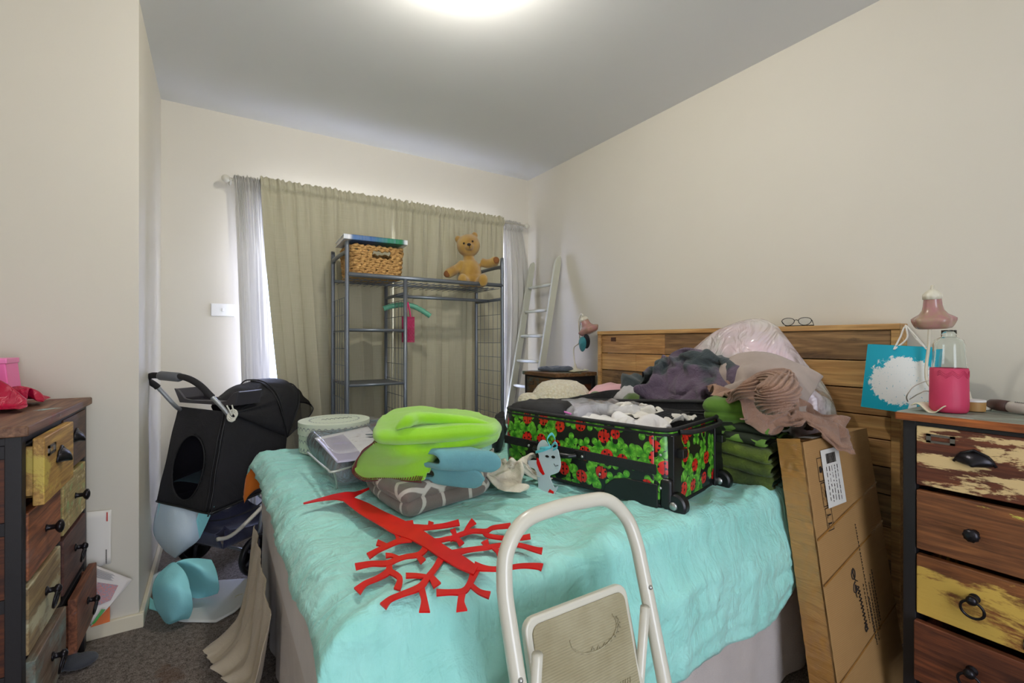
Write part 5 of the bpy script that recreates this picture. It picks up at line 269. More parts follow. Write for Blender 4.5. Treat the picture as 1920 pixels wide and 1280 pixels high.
(206,1,2,-1,1,5,5,5,-3,12,6,6,2,-2,6,8,16,9,-6,9,-6,-15,15,15,6,10,3,6,-8,-12,-15,-22,11,6,2,-11,-3,-1,-1,-7,-4,15,1,4,-10,-3,6,0,8,0,-4,-6,-6,2,7,4,-5,24,1,-2,-7,3,4,-13,-4,2,-20,0,4,0,-1,-2,-3,-4,-2,11,0,1,4,5,0,-3,0,-2,16,-9,-7,20,-14,-1,6,-2,-5,1,8,0,3,-5,-6,-27,-4,2,4,4,0,5,9,6,-3,-6,5,3,1,1,-6,-2,-2,-3,5,8,-8,-2,-5,-12,10,8,4,3,2,3,8,-22,-29,-2,0,12,4,8,12,10,-1,-15,3,1,2,-1,0,-10,0,-4,2,5,-4,0,3,-8,-22,0,18,13,-5,-4,5,10,14,-13,-11,8,0,10,3,5,0,-3,3,0,-2,-2,1,-9,18,-15,1,0,2,2,-8,4,-2,-14,-10,3,4,7,-3,-1,9,9,6,-3,-4,4,0,-5,2,-2,-10,-2,4,5,0,-3,7,-15,8,1,0,1,5,-4,-3,1,-5,-14,-13,-4,-3,-1,5,5,7,8,21,-8,-11,-6,-4,6,-5,-10,-1,2,1,-7,1,11,10,-10,-6,1,-3,2,5,-6,3,6,-5,-10,-7,-6,-3,-3,-4,-4,-3,5,14,-6,-8,-6,1,-2,-2,-1,-5,-4,1,-2,-3,2,7,3,-1,-3,2,3,-1,23,4,3,-2,-5,5,3,-4,-10,-13,7,-5,5,7,1,-7,-32,-2,12,0,-3,4,11,0,-13,1,2,4,0,1,1,4,20,-1,7,1,-4,12,6,3,1,-8,-13,4,7,-3,2,3,10,0,-9,3,8,6,0,-13,-17,-1,-10,-2,5,3,2,-2,3,8,-2,4,-2,14,-4,-6,13,4,3,-2,-14,2,-2,0,8,19,14,4,0,0,-8,-17,-16,-3,3,3,0,1,-1,-1,-3,1,3,2,0,7,-3,-3,-2,9,2,5,3,-14,-9,-5,1,2,6,11,11,6,-3,-9,-15,2,6,3,3,7,-2,0,0,-8,4,-10,1,6,4,-3,7,-3,-8,9,-4,-2,-26,-5,1,3,5,-5,-3,9,8,1,1,5,3,5,-6,1,-2,7,-9,3,4,-4,-10,-3,6,7,13,-13,-3,-3,2,7,-10,-11,-1,-2,0,-2,-10,-8,-5,0,2,7,14,14,0,3,-1,-7,-2,10,-11,11,-4,-3,-5,6,6,-12,-5,2,1,1,3,2,-8,4,4,-6,-5,-5,-13,-8,-4,0,6,11,4,8,-1,-7,19,-6,0,1,0,3,-1,1,1,-7,-10,-5,2,5,1,3,9,-6,-1,2,0,-4,-8,1,-9,-12,-2,0,3,-3,2,7,12,-12,22,0,8,-6,-1,1,-1,-10,-6,5,6,2,-2,1,1,8,-5,2,1,1,-9,4,9,-6,5,-15,0,-7,6,-5,2,-2,6,-12,14,4,1,1,0,-5,-7,3,5,2,1,-3,0,2,2,-2,-2,0,-3,5,1,-6,13,2,8,-3,-8,-11,10,6,-2,-13,2,-7,1,5,1,-1,-1,-2,0,0,2,-4,3,-3,0,2,-2,8,-11,3,-6,-3,6,-2,-8,2,2,12,10,0,1,-2,1,-11,-2,-3,1,-2,1,0,2,-1,-3,-1,4,-8,-2,4,-3,-2,-9,5,2,-2,3,-1,-5,5,4,2,2,0,2,-4,-4,-4,5,-4,1,4,-2,1,-4,-3,1,1,-2,-5,3,2,-6,4,-11,8,9,-14,3,-8,-8,10,3,3,1,3,9,1,-10,-7,6,0,-3,1,2,0,1,-7,2,-3,4,-5,0,1,1,-1,2,-20,11,3,7,-19,15,6,-4,-6,5,1,4,1,-7,-3,-1,4,-4,2,1,3,0,1,5,-8,4,-10,4,0,-5,4,6,-3,3,-18,-2,4,18,-15,1,5,-5,5,1,1,-5,-2,1,4,1,-3,4,-1,-6,7,-6,-9,2,0,13,-1,-1,3,-9,-4,3,-2,-5,-3,3,0,0,5,0,-3,2,-2,-2,-3,3,0,7,1,2,-1,2,-6,-6,-13,8,4,0,-10,13,1,2,10,-16,-7,-6,1,2,-6,0,10,-5,-2,-1,7,-1,-11,-2,5,3,4,-2,4,-10,-6,4,-6,14,-5,1,1,14,-12,9,7,-11,10,-12,-11,21,-10,-8,1,-1,1,-1,4,-19,19,-4,-1,4,6,-6,1,-5,3,3,-7,7,1,1,4,1,-18,6,3,8,9,-3,-5,3,-4,-2,-4,-1,0,1,0,10,-6,-14,14,2,5,6,0,-11,-7,6,-2,4,0,0,11,-8,-17,2,5,7,-5,2,6,1,-6,-6,2,4,8,3,2,-1,-14,3,0,-1,2,-2,0,0,-1,3,0,3,3,-1,-5,-8,-7,-4,11,8,-7,-5,0,10,12,-2,-5,-2,12,-7,-4,-2,1,20,-9,-2,-1,-3,-15,-2,0,0,7,14,-6,-2,0,-2,9,3,-12,-3,2,4,-5,2,-1,18,-1,-5,14,-6,-3,4,1,-11,-1,10,-3,-4,-5,6,-14,-7,0,4,-2,19,1,3,5,-12,0,-6,-7,2,5,6,1,4,4,12,-5,21,12,-1,4,8,-1,7,-10,0,9,10,9,12,18,15,18,-14,4,13,8,24,26,22,7,7,8,-3,7,26,15,-6,-12,10,-8,0,9,4,-1,6,-5,11,-3,-2,3,-1,-4,-6,12,-22,13,4,-1,4,-5,8,-20,0,1,1,9,-1,-17,11,-10,7,0,-1,-5,0,1,-1,-1,6,5,7,-3,-3,-4,-3,-9,0,2,12,-1,-8,0,0,-6,1,6,-6,1,-2,-1,-5,7,0,10,3,-3,-10,0,-1,3,2,-1,-9,9,5,-5,-2,-8,12,-2,-4,-1,1,5,-3,-5,-8,0,-1,13,-4,-9,7,4,-20,30,17,-10,-1,6,-7,-5,-3,1,0,14,-10,-12,-2,1,10,9,-4,-3,-2,-1,-4,6,2,-16,4,-9,-2,8,13,-5,-1,-7,-10,12,0,-12,8,-1,1,2,2,-3,-5,2,-2,2,-5,2,-8,7,4,-6,0,1,-2,8,-10,-9,7,-2,0,3,0,-3,2,-2,10,-2,0,-13,6,8,1,-5,-1,0,2,2,2,-8,-8,-12,-3,29,-4,-3,2,-3,-6,8,-4,-3,0,-2,-1,-4,2,1,-5,30,-16,-2,-5,-1,4,1,0,-7,0,-3,6,-2,8,-12,-9,-8,3,21,-7,-1,2,-12,13,-2,0,-3,-4,-2,1,-1,-3,11,6,15,-10,-5,0,1,-4,4,-2,2,0,5,7,8,1,-6,-14,-11,-2,8,-1,-7,5,-5,11,-1,0,-5,0,3,-6,0,0,-29,8,13,3,-1,1,10,-1,13,-1,3,-4,-10,-8,20,4,4,-16,-7,3,1,-9,1,1,1,-2,-6,5,0,0,7,0,-2,-13,-7,5,12,-2,-9,-2,6,0,-5,-5,-1,5,17,3,8,-3,7,-5,-3,-1,1,-3,8,-4,-11,2,8,5,-7,0,0,-2,18,-1,3,-1,-8,-17,-11,-3,-1,-1,6,12,4,7,-7,6,1,-7,1,3,6,-5,-4,6,2,4,0,1,-5,-2,0,0,-1,26,9,-8,1,-4,-5,-9,-8,-4,1,5,-1,4,-3,1,2,2,1,-2,-1,-14,17,-11,0,-4,9,8,-21,2,5,5,-1,8,8,4,11,-3,5,3,-3,-7,-6,0,0,0,-3,-5,0,-3,5,5,-7,2,5,-6,1,-17,13,10,-15,10,-1,-5,-5,16,5,4,5,-2,-8,5,13,13,3,-1,-2,-6,-5,-6,-6,0,-3,0,-2,6,-15,5,4,5,-6,7,-11,10,-11,-2,8,4,4,4,6,0,-4,8,0,2,-13,3,1,0,-3,-4,1,-1,2,6,-4,4,1,1,-7,-4,4,10,-6,5,-11,17,0,0,2,-3,2,12,-7,3,1,2,-15,21,8,3,-3,0,-3,-2,-4,-18,-1,4,2,4,1,-5,-1,4,-3,-2,-1,11,-3,1,0,-1,-4,-2,8,-1,-2,4,-8,3,7,0,-1,1,-6,-8,-3,1,9,-1,-8,6,3,2,0,2,-4,0,-3,-4,3,-3,0,5,0,-6,-1,6,1,4,-8,3,1,-10,-3,5,10,2,1,-7,-2,9,-6,-1,-6,2,4,11,-2,-2,-3,-7,0,-5,-2,6,7,-4,-2,3,9,-7,3,1,-6,5,-7,2,5,-2,4,-4,3,4,8,8,-10,-3,-7,5,4,6,-3,-1,-4,-5,-2,0,2,4,-1,0,-5,8,-14,-8,2,14,11,6,-7,-5,-6,-1,13,4,10,-4,-11,-3,-2,0,0,6,2,-1,-9,-7,8,3,4,0,-6,3,1,-13,5,-10,-3,8,16,4,0,-1,-7,-2,-1,5,15,-2,-13,-15,7,1,0,1,6,2,-5,-11,3,1,0,3,-6,-6,1,1,-7,10,-1,-3,4,0,-14,0,-3,20,-4,-2,-4,5,4,-4,-2,3,-3,-1,7,3,3,-4,-9,-1,-4,1,3,-1,-7,-6,-2,-3,-17,48,-8,-5,-8,-4,0,5,-15,10,1,-2,-4,0,0,8,2,-4,-6,0,3,-5,-14,14,38,0,-9,-11,-7,-1,-3,-8,14,-2,-10,27,-3,-6,0,4,-1,-2,2,-13,9,-5,-3,-4,17,0,1,0,-11,-17,-17,27,54,-3,-4,-14,-8,-3,-2,-4,1,-16,8,2,-4,-3,1,6,-9,5,-4,-7,8,-3,-5,-3,17,-1,1,1,-5,-7,-10,15,31,-11,-4,-5,-7,-1,4,-1,5,-12,8,4,12,-4,-7,-4,4,3,0,5,-8,5,-6,0,3,-7,2,-6,7,0,7,0,6,-10,-15,-19,-3,34,3,2,2,-5,4,0,4,8,-2,-4,-1,0,0,2,4,-9,7,1,2,-19,-6,0,18,-5,9,5,8,-6,-16,-13,1,19,-3,3,-7,8,0,0,1,-6,-8,10,11,-6,-4,-5,-8,4,21,-1,0,-9,1,3,0,-8,11,-4,2,0,-1,1,-4,11,3,-4,0,-3,-12,4,11,-2,1,-6,2,12,12,6,2,-3,-19,5,-3,-2,2,6,2,-2,4,-8,-3,-2,-2,0,0,5,3,-5,-1,0,5,2,2,-6,-4,21,-14,-7,8,9,-1,-2,0,5,-10,-1,-5,2,1,7,9,0,-4,-10,-6,-4,-2,-1,4,15,2,0,-4,-2,5,6,0,-9,23,20,10,-3,-11,11,0,9,-13,6,8,-1,-2,-4,10,10,-15,36,27,-2,-14,-23,0,8,1,-6,-4,-1,-5,5,-13,-17,-10,9,-13,-6,2,14,-11,6,-2,21,-24,-1,10,-1,4,-2,-16,14,-2,-10,4,2,2,10,-11,-17,-4,10,2,1,-4,29,-4,-12,13,-14,-3,10,-5,2,1,2,-6,18,-16,-1,8,-3,-10,-2,0,-5,-5,-2,7,19,-1,-12,-3,-3,3,0,-3,-1,5,18,-5,-2,4,5,0,4,-2,-7,-8,-2,2,7,-5,-4,-2,4,0,6,-11,-5,3,3,12,-2,9,0,-6,-5,-9,1,-1,-4,23,27,10,16,-5,-7,-16,-7,1,-1,-1,6,-7,4,0,7,-8,8,7,-7,3,9,0,-20,0,13,11,1,-21,1,-3,12,1,-14,-7,18,3,6,-18,-8,-3,-3,3,-2,-3,13,-14,2,-5,12,-6,-3,10,10,9,-3,-15,-6,-3,16,12,5,-5,5,-3,-17,-8,-3,-1,4,3,4,0,-11,-2,-3,11,-2,-5,0,-3,11,-19,18,-18,4,17,7,3,-1,-25,3,0,8,8,6,1,-12,0,2,4,-5,-12,5,11,7,-4,3,-4,1,-7,-2,2,9,0,10,-17,1,-7,1,3,9,11,-6,-16,-5,4,5,0,1,8,-3,-4,3,9,-7,-9,8,6,-2,-12,3,2,3,-3,5,-4,-7,-1,0,17,-6,-13,-7,6,5,3,-4,-8,3,3,-8,2,3,1,3,1,17,5,1,-6,0,11,-9,-8,-3,9,9,8,4,-1,-10,1,-8,-3,-13,-14,-5,-4,7,-7,12,3,-11,15,1,-11,4,0,10,13,-2,-3,1,5,14,12,2,-8,-4,-3,-13,-4,5,-4,-6,9,-8,-6,-3,0,-5,-8,1,0,-3,8,-6,-2,17,0,2,-13,3,1,-5,-3,7,6,7,1,-3,-3,-3,2,-5,-18,-2,11,7,10,-1,-1,-4,-3,-10,8,-1,0,-11,13,-6,-3,2,2,-1,-28,2,-7,6,14,10,7,5,3,-1,-4,-6,-13,-3,10,10,0,0,-12,1,4,8,-5,5,0,-18,22,-17,0,10,-14,2,10,-1,-16,10,1,-7,-2,9,6,4,-1,1,-2,2,4,2,-1,-2,-9,-1,-8,1,3,16,-14,7,1,-12,1,13,-3,-4,1,-4,-1,2,5,-1,-1,-5,-10,-1,5,3,1,2,3,3,2,-18,3,10,2,-11,-15,5,15,2,-2,-5,4,16,5,-26,5,-4,4,2,4,-17,8,-4,-13,-14,-10,-5,1,4,5,7,7,6,17,-17,7,6,0,-6,-3,4,12,-10,15,4,-3,-19,6,5,-5,3,0,-7,7,-3,-3,-1,-10,-5,4,-2,6,-3,11,-4,-6,-8,15,-15,12,5,2,1,6,6,-7,-2,-3,0,3,-2,2,5,-12,1,4,5,-8,-8,-4,10,3,-11,9,-12,10,-15,17,-5,-1,-17,12,-4,4,2,10,4,-3,8,4,-7,-13,-1,4,-2,-1,13,-7,13,-4,-8,-2,1,21,7,1,-14,-1,1,0,-18,14,6,-6,-17,2,0,7,1,2,0,7,0,-13,-3,8,9,-3,-4,-4,-4,-4,1,1,5,1,-17,0,1,1,7,-6,6,24,2,-11,-1,-7,-6,5,-2,0,-9,6,3,4,3,4,6,-8,-1,4,-10,-5,6,-8,6,-5,7,0,11,4,-2,-2,-2,9,-12,-7,-2,0,10,-3,-9,6,-10,7,7,-2,-2,7,4,-11,3,2,-5,-5,-7,0,9,-7,6,-10,19,-15,3,1,5,9,-8,-4,-5,-1,-2,2,6,-4,4,-1,3,2,1,-7,8,-3,-2,-1,4,-4,3,4,-17,2,0,5,33,2,-7,-19,0,-9,-3,0,6,-1,1,2,4,-11,7,1,0,1,3,5,0,-7,4,1,-8,-6,15,2,-24,26,-11,5,13,-2,0,5,-17,-2,10,-10,11,-6,0,-4,9,1,5,1,-15,17,-10,26,-5,-1,-3,-6,-5,-4,-3,-15,1,-14,2,17,0,-4,-1,-1,9,0,-11,-2,4,2,-8,9,-2,-1,-2,1,11,-5,-4,42,-13,11,-5,-13,-5,-3,-2,-8,-3,-2,-2,2,-6,10,1,-2,8,3,4,-6,-22,5,2,-2,2,7,-2,-2,3,0,16,11,-13,1,-6,-7,-1,-7,7,8,1,-18,7,12,-23,3,12,15,-1,-6,0,8,-12,4,-10,-3,6,6,3,-1,-10,2,-4,4,-5,-7,-12,-9,-3,-5,11,16,11,5,-1,-7,-9,1,2,2,5,-3,-6,1,13,15,-10,1,-15,13,-3,4,3,-11,-7,6,2,-2,-13,-19,-23,0,17,17,6,3,4,6,3,-12,16,-4,-12,-17,-6,-3,7,17,12,9,-5,5,0,0,0,-12,11,9,9,6,-7,-15,-17,-10,4,9,5,-1,-16,-1,16,-1,-10,-4,13,-16,-14,-3,2,4,-1,12,2,-2,-2,8,-3,-6,12,6,-4,7,-2,-1,0,4,-4,14,-9,-2,-12,-4,2,16,0,0,-3,-1,-11,-10,-5,2,3,3,-2,9,24,-9,-17,0,-1,1,-1,-2,-16,-6,6,13,9,16,7,1,-24,1,5,10,-8,5)),
'white': (30, 22, (-0.004, 0.006, 0.003),
(30,7,11,9,6,4,11,11,11,7,5,19,19,23,4,-8,9,10,11,15,13,15,4,7,4,13,8,12,8,10,14,-12,-1,1,2,1,7,-1,1,0,6,9,-5,-1,-10,-11,13,1,0,-1,-5,-2,-8,5,3,8,-4,2,-5,3,0,-2,-6,1,1,1,2,1,-5,0,4,1,3,-2,-3,-6,5,6,0,1,-2,-6,-1,-7,2,5,-2,0,-1,5,0,0,-5,-2,4,-3,-1,0,1,7,-11,2,2,-3,0,-1,-5,12,-2,-2,-4,1,7,-8,6,-6,0,4,-2,1,0,1,0,4,-1,-1,1,-5,1,1,1,4,-2,0,-2,-1,-2,6,0,-6,2,4,0,0,1,1,3,-9,1,2,0,1,1,-6,-1,-4,3,-5,0,2,-2,2,4,0,-1,-1,0,0,3,-6,6,-3,2,1,-1,0,3,-3,-2,-1,1,0,-1,0,8,-5,0,-2,2,-2,-1,3,0,1,0,0,0,0,-1,0,6,3,-1,-10,0,0,8,-3,-10,7,-3,1,0,1,-1,-1,-1,-4,2,2,1,2,-1,-1,0,1,-1,2,-2,0,-1,4,2,-3,-3,-7,-1,-5,9,3,1,-2,0,1,-1,0,0,1,-1,-2,-2,9,3,0,-9,4,1,-1,-1,2,-2,-5,2,1,-8,11,11,-1,-2,-21,13,-3,2,-1,-1,-1,0,0,7,10,-11,4,0,1,-2,0,1,-1,0,0,-2,2,-7,0,3,4,1,-3,-6,1,20,-14,1,1,0,-1,-1,-2,-4,-1,14,-10,-2,0,-2,-1,3,-2,-1,0,-2,0,-8,8,1,2,3,-3,-10,13,-9,0,7,4,2,2,-2,-4,-3,4,-7,-5,13,-9,-3,-1,1,3,-3,-4,0,3,-2,4,1,0,1,7,0,1,-5,-4,2,-7,10,6,-3,-2,-6,3,0,3,3,-14,8,0,-1,2,6,-11,-2,3,6,-7,1,2,-4,0,5,9,-14,-2,15,-11,10,0,-3,-4,-5,7,0,1,4,-18,21,1,-2,0,1,2,-2,1,-8,-1,0,1,0,0,-5,4,4,-3,-8,1,12,0,-2,-5,-1,7,-1,1,-3,-3,4,-5,4,4,-2,-3,-6,13,-11,7,-8,9,-5,-2,-2,1,1,-10,24,8,-11,-6,-2,-4,-2,4,0,1,0,2,-5,-2,9,-6,-1,-1,-2,0,-3,11,-3,1,-2,8,0,-2,-4,-5,1,-1,-1,15,-3,-6,-2,2,-2,0,1,0,-6,7,2,-3,3,-4,0,2,0,-1,1,0,-1,3,-2,4,2,-2,-2,-3,3,6,-11,-1,12,-6,-1,3,0,2,-2,6,-12,4,-4,0,3,-5,1,-3,4,-1,-1,2,2,1,-2,-1,0,-2,0,4,1,11,-9,-8,1,-1,2,4,1,0,-6,6,1,1,1,-1,2,-4,0,1,1,-1,-3,0,-1,3,1,0,-1,-4,3,6,-6,10,-11,2,-2,-8,0,4,-3,-1,7,1,0,-1,-3,3,1,1,-1,-1,1,1,-1,1,0,-2,-4,-4,5,6,0,6,-3,-9,2,2,-5,-5,-1,5,0,0,0,1,-1,2,0,0,-1,1,0,0,0,0,-1,-1,0,-3,5,4,0,3,-3,-1,-6,-6,3,13,-1,-20,5,6,-8,-1,2,-1,2,0,0,-1,0,2,-1,0,0,0,-1,-7,5,3,2,-4,-2,0,-1,7,-9,-1,-5,6,13,-17,3,4,-1,1,1,-1,1,-1,1,0,0,1,0,0,3,0,8,-6,-2,-6,-5,-7,2,6,18,-18,-3,1,-1,0,7,-5,-1,0,6,4,8,7,3,3,1,-2,-5,-2,0,11,-6,7,-13,3,-3,1,10,-17,0,-2,8,0,-1,1,1,-3,5,7,11,-3,2,-5,-2,-2,-3,2,4,6,2,-2,-11,9,-12,21,-4,-5,-7,0,12,-9,6,-8,8,-4,4,-6,5,0,-1,8,1,-1,1,-1,4,-3,0,0,-1,1,0,1,0,4,2,-4,-2,1,-5,2,-2,0,3,-3,4,-1,4,-3,-4,-1,16,-4,0,-2,-2,-3,4,-5,1,2,1,2,0,-8,9,-3,-3,-2,8,-2,-5,4,1,0,-3,2,-3,3,3,-2,-4,17,0,-2,-1,-2,-3,1,0,0,0,-1,0,1,1,-3,-9,3,7,0,-2,0,1,-2,4,0,0,0,0,0,-8,3,19,-4,-1,0,-1,1,-5,-1,2,0,-1,1,-1,3,-5,4,0,-1,-3,2,-1,2,0,-1,0,1,-1,-4,-4,8,-4,12,1,-2,1,-1,-2,0,2,-1,0,1,0,-2,1,1,-5,5,5,-2,-1,2,-3,-3,0,1,1,1,0,0,0,-1,9,2,0,-2,1,-1,0,1,0,1,1,-1,0,-1,-1,-1,5,3,-4,-6,7,2,-3,-2,-1,0,1,0,0,0,-5,10,1,-5,4,0,-2,0,4,0,-5,2,2,-1,1,-1,1,-7,-6,9,6,-11,11,-1,-2,-3,3,-3,-1,0,-1,4,8,-1,3,-7,-4,3,4,4,-6,4,-4,3,5,-1,0,0,-1,-2,3,-15,20,-11,9,-12,10,-1,1,-3,3,-2,1,-6,16,-1,0,2,1,0,-5,3,-1,-5,4,-8,8,2,0,-1,-1,-8,10,-5,3,1,-2,4,-5,-1,4,1,5,1,3,4,4,1,0,2,-4,0,1,-5,0,-7,8,0,2,1,-3,3,-12,14,-1,1,-18,20,-7,2,2,0,-1,3,1,17,-11,5,2,0,-4,0,1,-5,6,0,-4,1,-2,3,2,1,-6,0,-2,3,-16,22,-1,-2,-1,-3,4,-1,-2,2,12,-8,-8,7,5,-2,5,0,-1,-11,10,-1,1,-1,-2,5,-2,-1,0,-5,-14,24,-1,-2,-1,-1,3,-1,0,-2,-3,-2,11,-1,-6,0,8,-4,-1,-7,11,0,-7,5,2,0,-1,1,-5,3,-8,19,-5,-4,1,-1,1,0,1,0,0,-9,7,-5,8,0,-1,0,2,-8,9,-3,-5,9,-16,-2,2,2,-1,12,10,6,-11,0,-2,-3,-1,1,1,0,1,-6,6,14,-2,0,-3,-3,3,0,-1,2,0,-2,1,4,-7,-6,-2,10,4,4,1,6,-4,-5,-3,-2,-1,1,-5,-6,6,1,13,1,-2,-2,0,-1,-5,4,-2,0,4,-1,1,-1,4,-3,-3,3,0,6,-2,2,-7,1,4,-3,-6,1,3,2,1,12,0,-3,3,0,-8,4,1,1,-1,-5,-4,2,8,-3,-1,4,-3,3,2,3,-8,-10,-4,-11,13,12,-1,-5,4,9,11,-1,0,-2,1,1,0,0,-1,-1,2,3,0,-1,-7,7,-11,8,3,4,-6,-11,-3,-11,6,-1,-4,12,11,0,-1,13,-3,-1,1,-1,1,0,-1,2,0,-3,-2,-3,-8,11,-14,15,1,8,-3,-4,-2,2,-7,2,-9,5,6,3,0,-2,17,-5,-2,0,0,-1,1,1,-4,2,0,1,2,4,-6,4,0,0,-2,-10,-3,7,11,2,-7,-1,-5,-7,8,1,0,20,-6,-5,-1,1,2,1,0,-2,-1,3,1,5,5,-3,3,-5,-12,-11,-6,1,18,-6,15,-1,3,-13,0,-10,5,4,16,-6,-5,1,6,11,-1,1,-2,-7,-10,-1,10,7,-8,-1,-9,0,1,0,-1,0,10,2,-12,1,7,2,-7,-2,-1,-5,-3,5,9,0,-17,-2,0,3,8,0,16,0,-7,-1,-13,13,3,1,0,-10,7,-4,-12,10,7,-7,-9,5,2,5,-3,3,3,-6,-5,9,-7,2,5,-11,19,-3,-4,-7,-7,10,-1,1,5,-11,17,-3,-11,3,9,-15,-1,8,8,2,-13,5,7,-4,-5,-8,-4,8,10,-18,17,-3,-13,-2,-2,20,-1,2,0,-12,9,1,3,-7,-4,-6,15,3,-2,-10,4,5,-10,3,1,9,-1,4,-2,-2,-2,-4,-3,-1,-1,3,-1,15,0,-2,0,0,1,-1,2,-6,0,-1,-3,2,4,-13,2,-1,-4,8,1,6,-14,11,-16,9,-1,-3,-1,-2,7,8,-3,1,1,2,-2,0,-5,0,0,0,-3,-3,-4,-2,7,12,9,-9,-1,1,4,3,-14,5,6,-4,-2,4,2,-4,-2,-7,3,10,5,2,-7,-9,0,9,-1,-7,3,2,1,-1,0,-5,6,-2,0,-1,-2,7,-6,-1,1,4,4,1,-7,-1,-3,1,-2,-11,-4,13,7,0,6,-6,6,2,1,0,1,-19,0,4,4,-9,-3,7,-9,6,3,7,-3,-6,1,-3,-2,1,1,-12,5,15,-23,17,4,-2,4,-11,-3,-2,0,-1,12,-4,12,-6,-13,-2,3,19,-2,6,-4,1,-1,-7,1,-8,5,2,3,-6,-10,13,-16,21,3,-6,1,-5,5,-4,8,0,8,-10,2,5,-4,2,-3,8,-8,-3,-5,2,11,3,-4,-2,1,6,-8,-2,-13,2,5,14,-1,3,-1,-14,13,-6,-12,-8,8,7,5,3,-4,-6,-9,0,-5,1,15,0,2,-4,-4,-5,4,7,-7,2,-2,6,-1,3,-3,-2,-2,-5,4,1,5,-2,-9,6,6,0,-4,-10,-5,8,3,6,4,4,-2,-3,-3,-7,-1,-1,14,-8,2,-2,0,-2,-2,3,-5,-2,11,-5,-6,2,0,2,-1,6,1,1,10,-11,2,0,8,5,-7,-1,-13,10,0,-8,11,-4,-4,0,-2,3,1,0,6,-12,17,-12,-12,-3,1,14,-12,9,10,-10,-1,-12,0,4,6,7,-10,-1,-4,20,-3,-3,-6,2,-3,3,1,1,0,-6,14,7,0,-7,-1,-3,1,4,10,-14,-3,16,-21,-7,2,2,2,2,5,11,0,7,-6,-4,-3,4,-1,1,1,0,5,-9,-3,-5,7,6,4,-15,12,-13,8,0,-9,15,-12,-11,0,4,6,8,0,-10,7,13,-12,0,4,2,0,4,0,-11,-7,-3,-2,11,-8,4,3,-13,2,-3,0,8,-3,9,4,-2,-2,1,-5,-8,9,-6,4,6,-10,1,9,2,-1,-4,-7,0,-2,0,-4,7,-2,-10,4,4,3,3,6,1,0,-1,3,-1,-9,-8,2,0,6,-2,-11,-5,4,-5,6,2,1,1,11,0,1,1,3,-11,4,3,6,1,-2,-6,-1,-2,-3,-7,8,-2,4,1,5,-7,-4,-2,7,-11,0,12,-8,11,1,-6,-6,7,3,-3,2,0,-2,-5,3,0,-6,-4,1,1,0,3,-1,17,-7,-5,-6,-2,3,-1,0,5,-8,17,-5,4,-5,-10,10,3,-4,1,5,-6,-2,-4,3,1,1,3,-5,16,-15,7,0,-1,-12,-1,-2,18,-8,14,-13,-6,-1,4,5,5,0,3,-11,-1,0,6,2,1,4,-8,5,4,-3,-3,-10,18,2,-20,3,4,5,3,-12,8,-12,20,5,-11,-13,1,4)),
'cream': (28, 28, (-0.104, -0.131, 0.004),
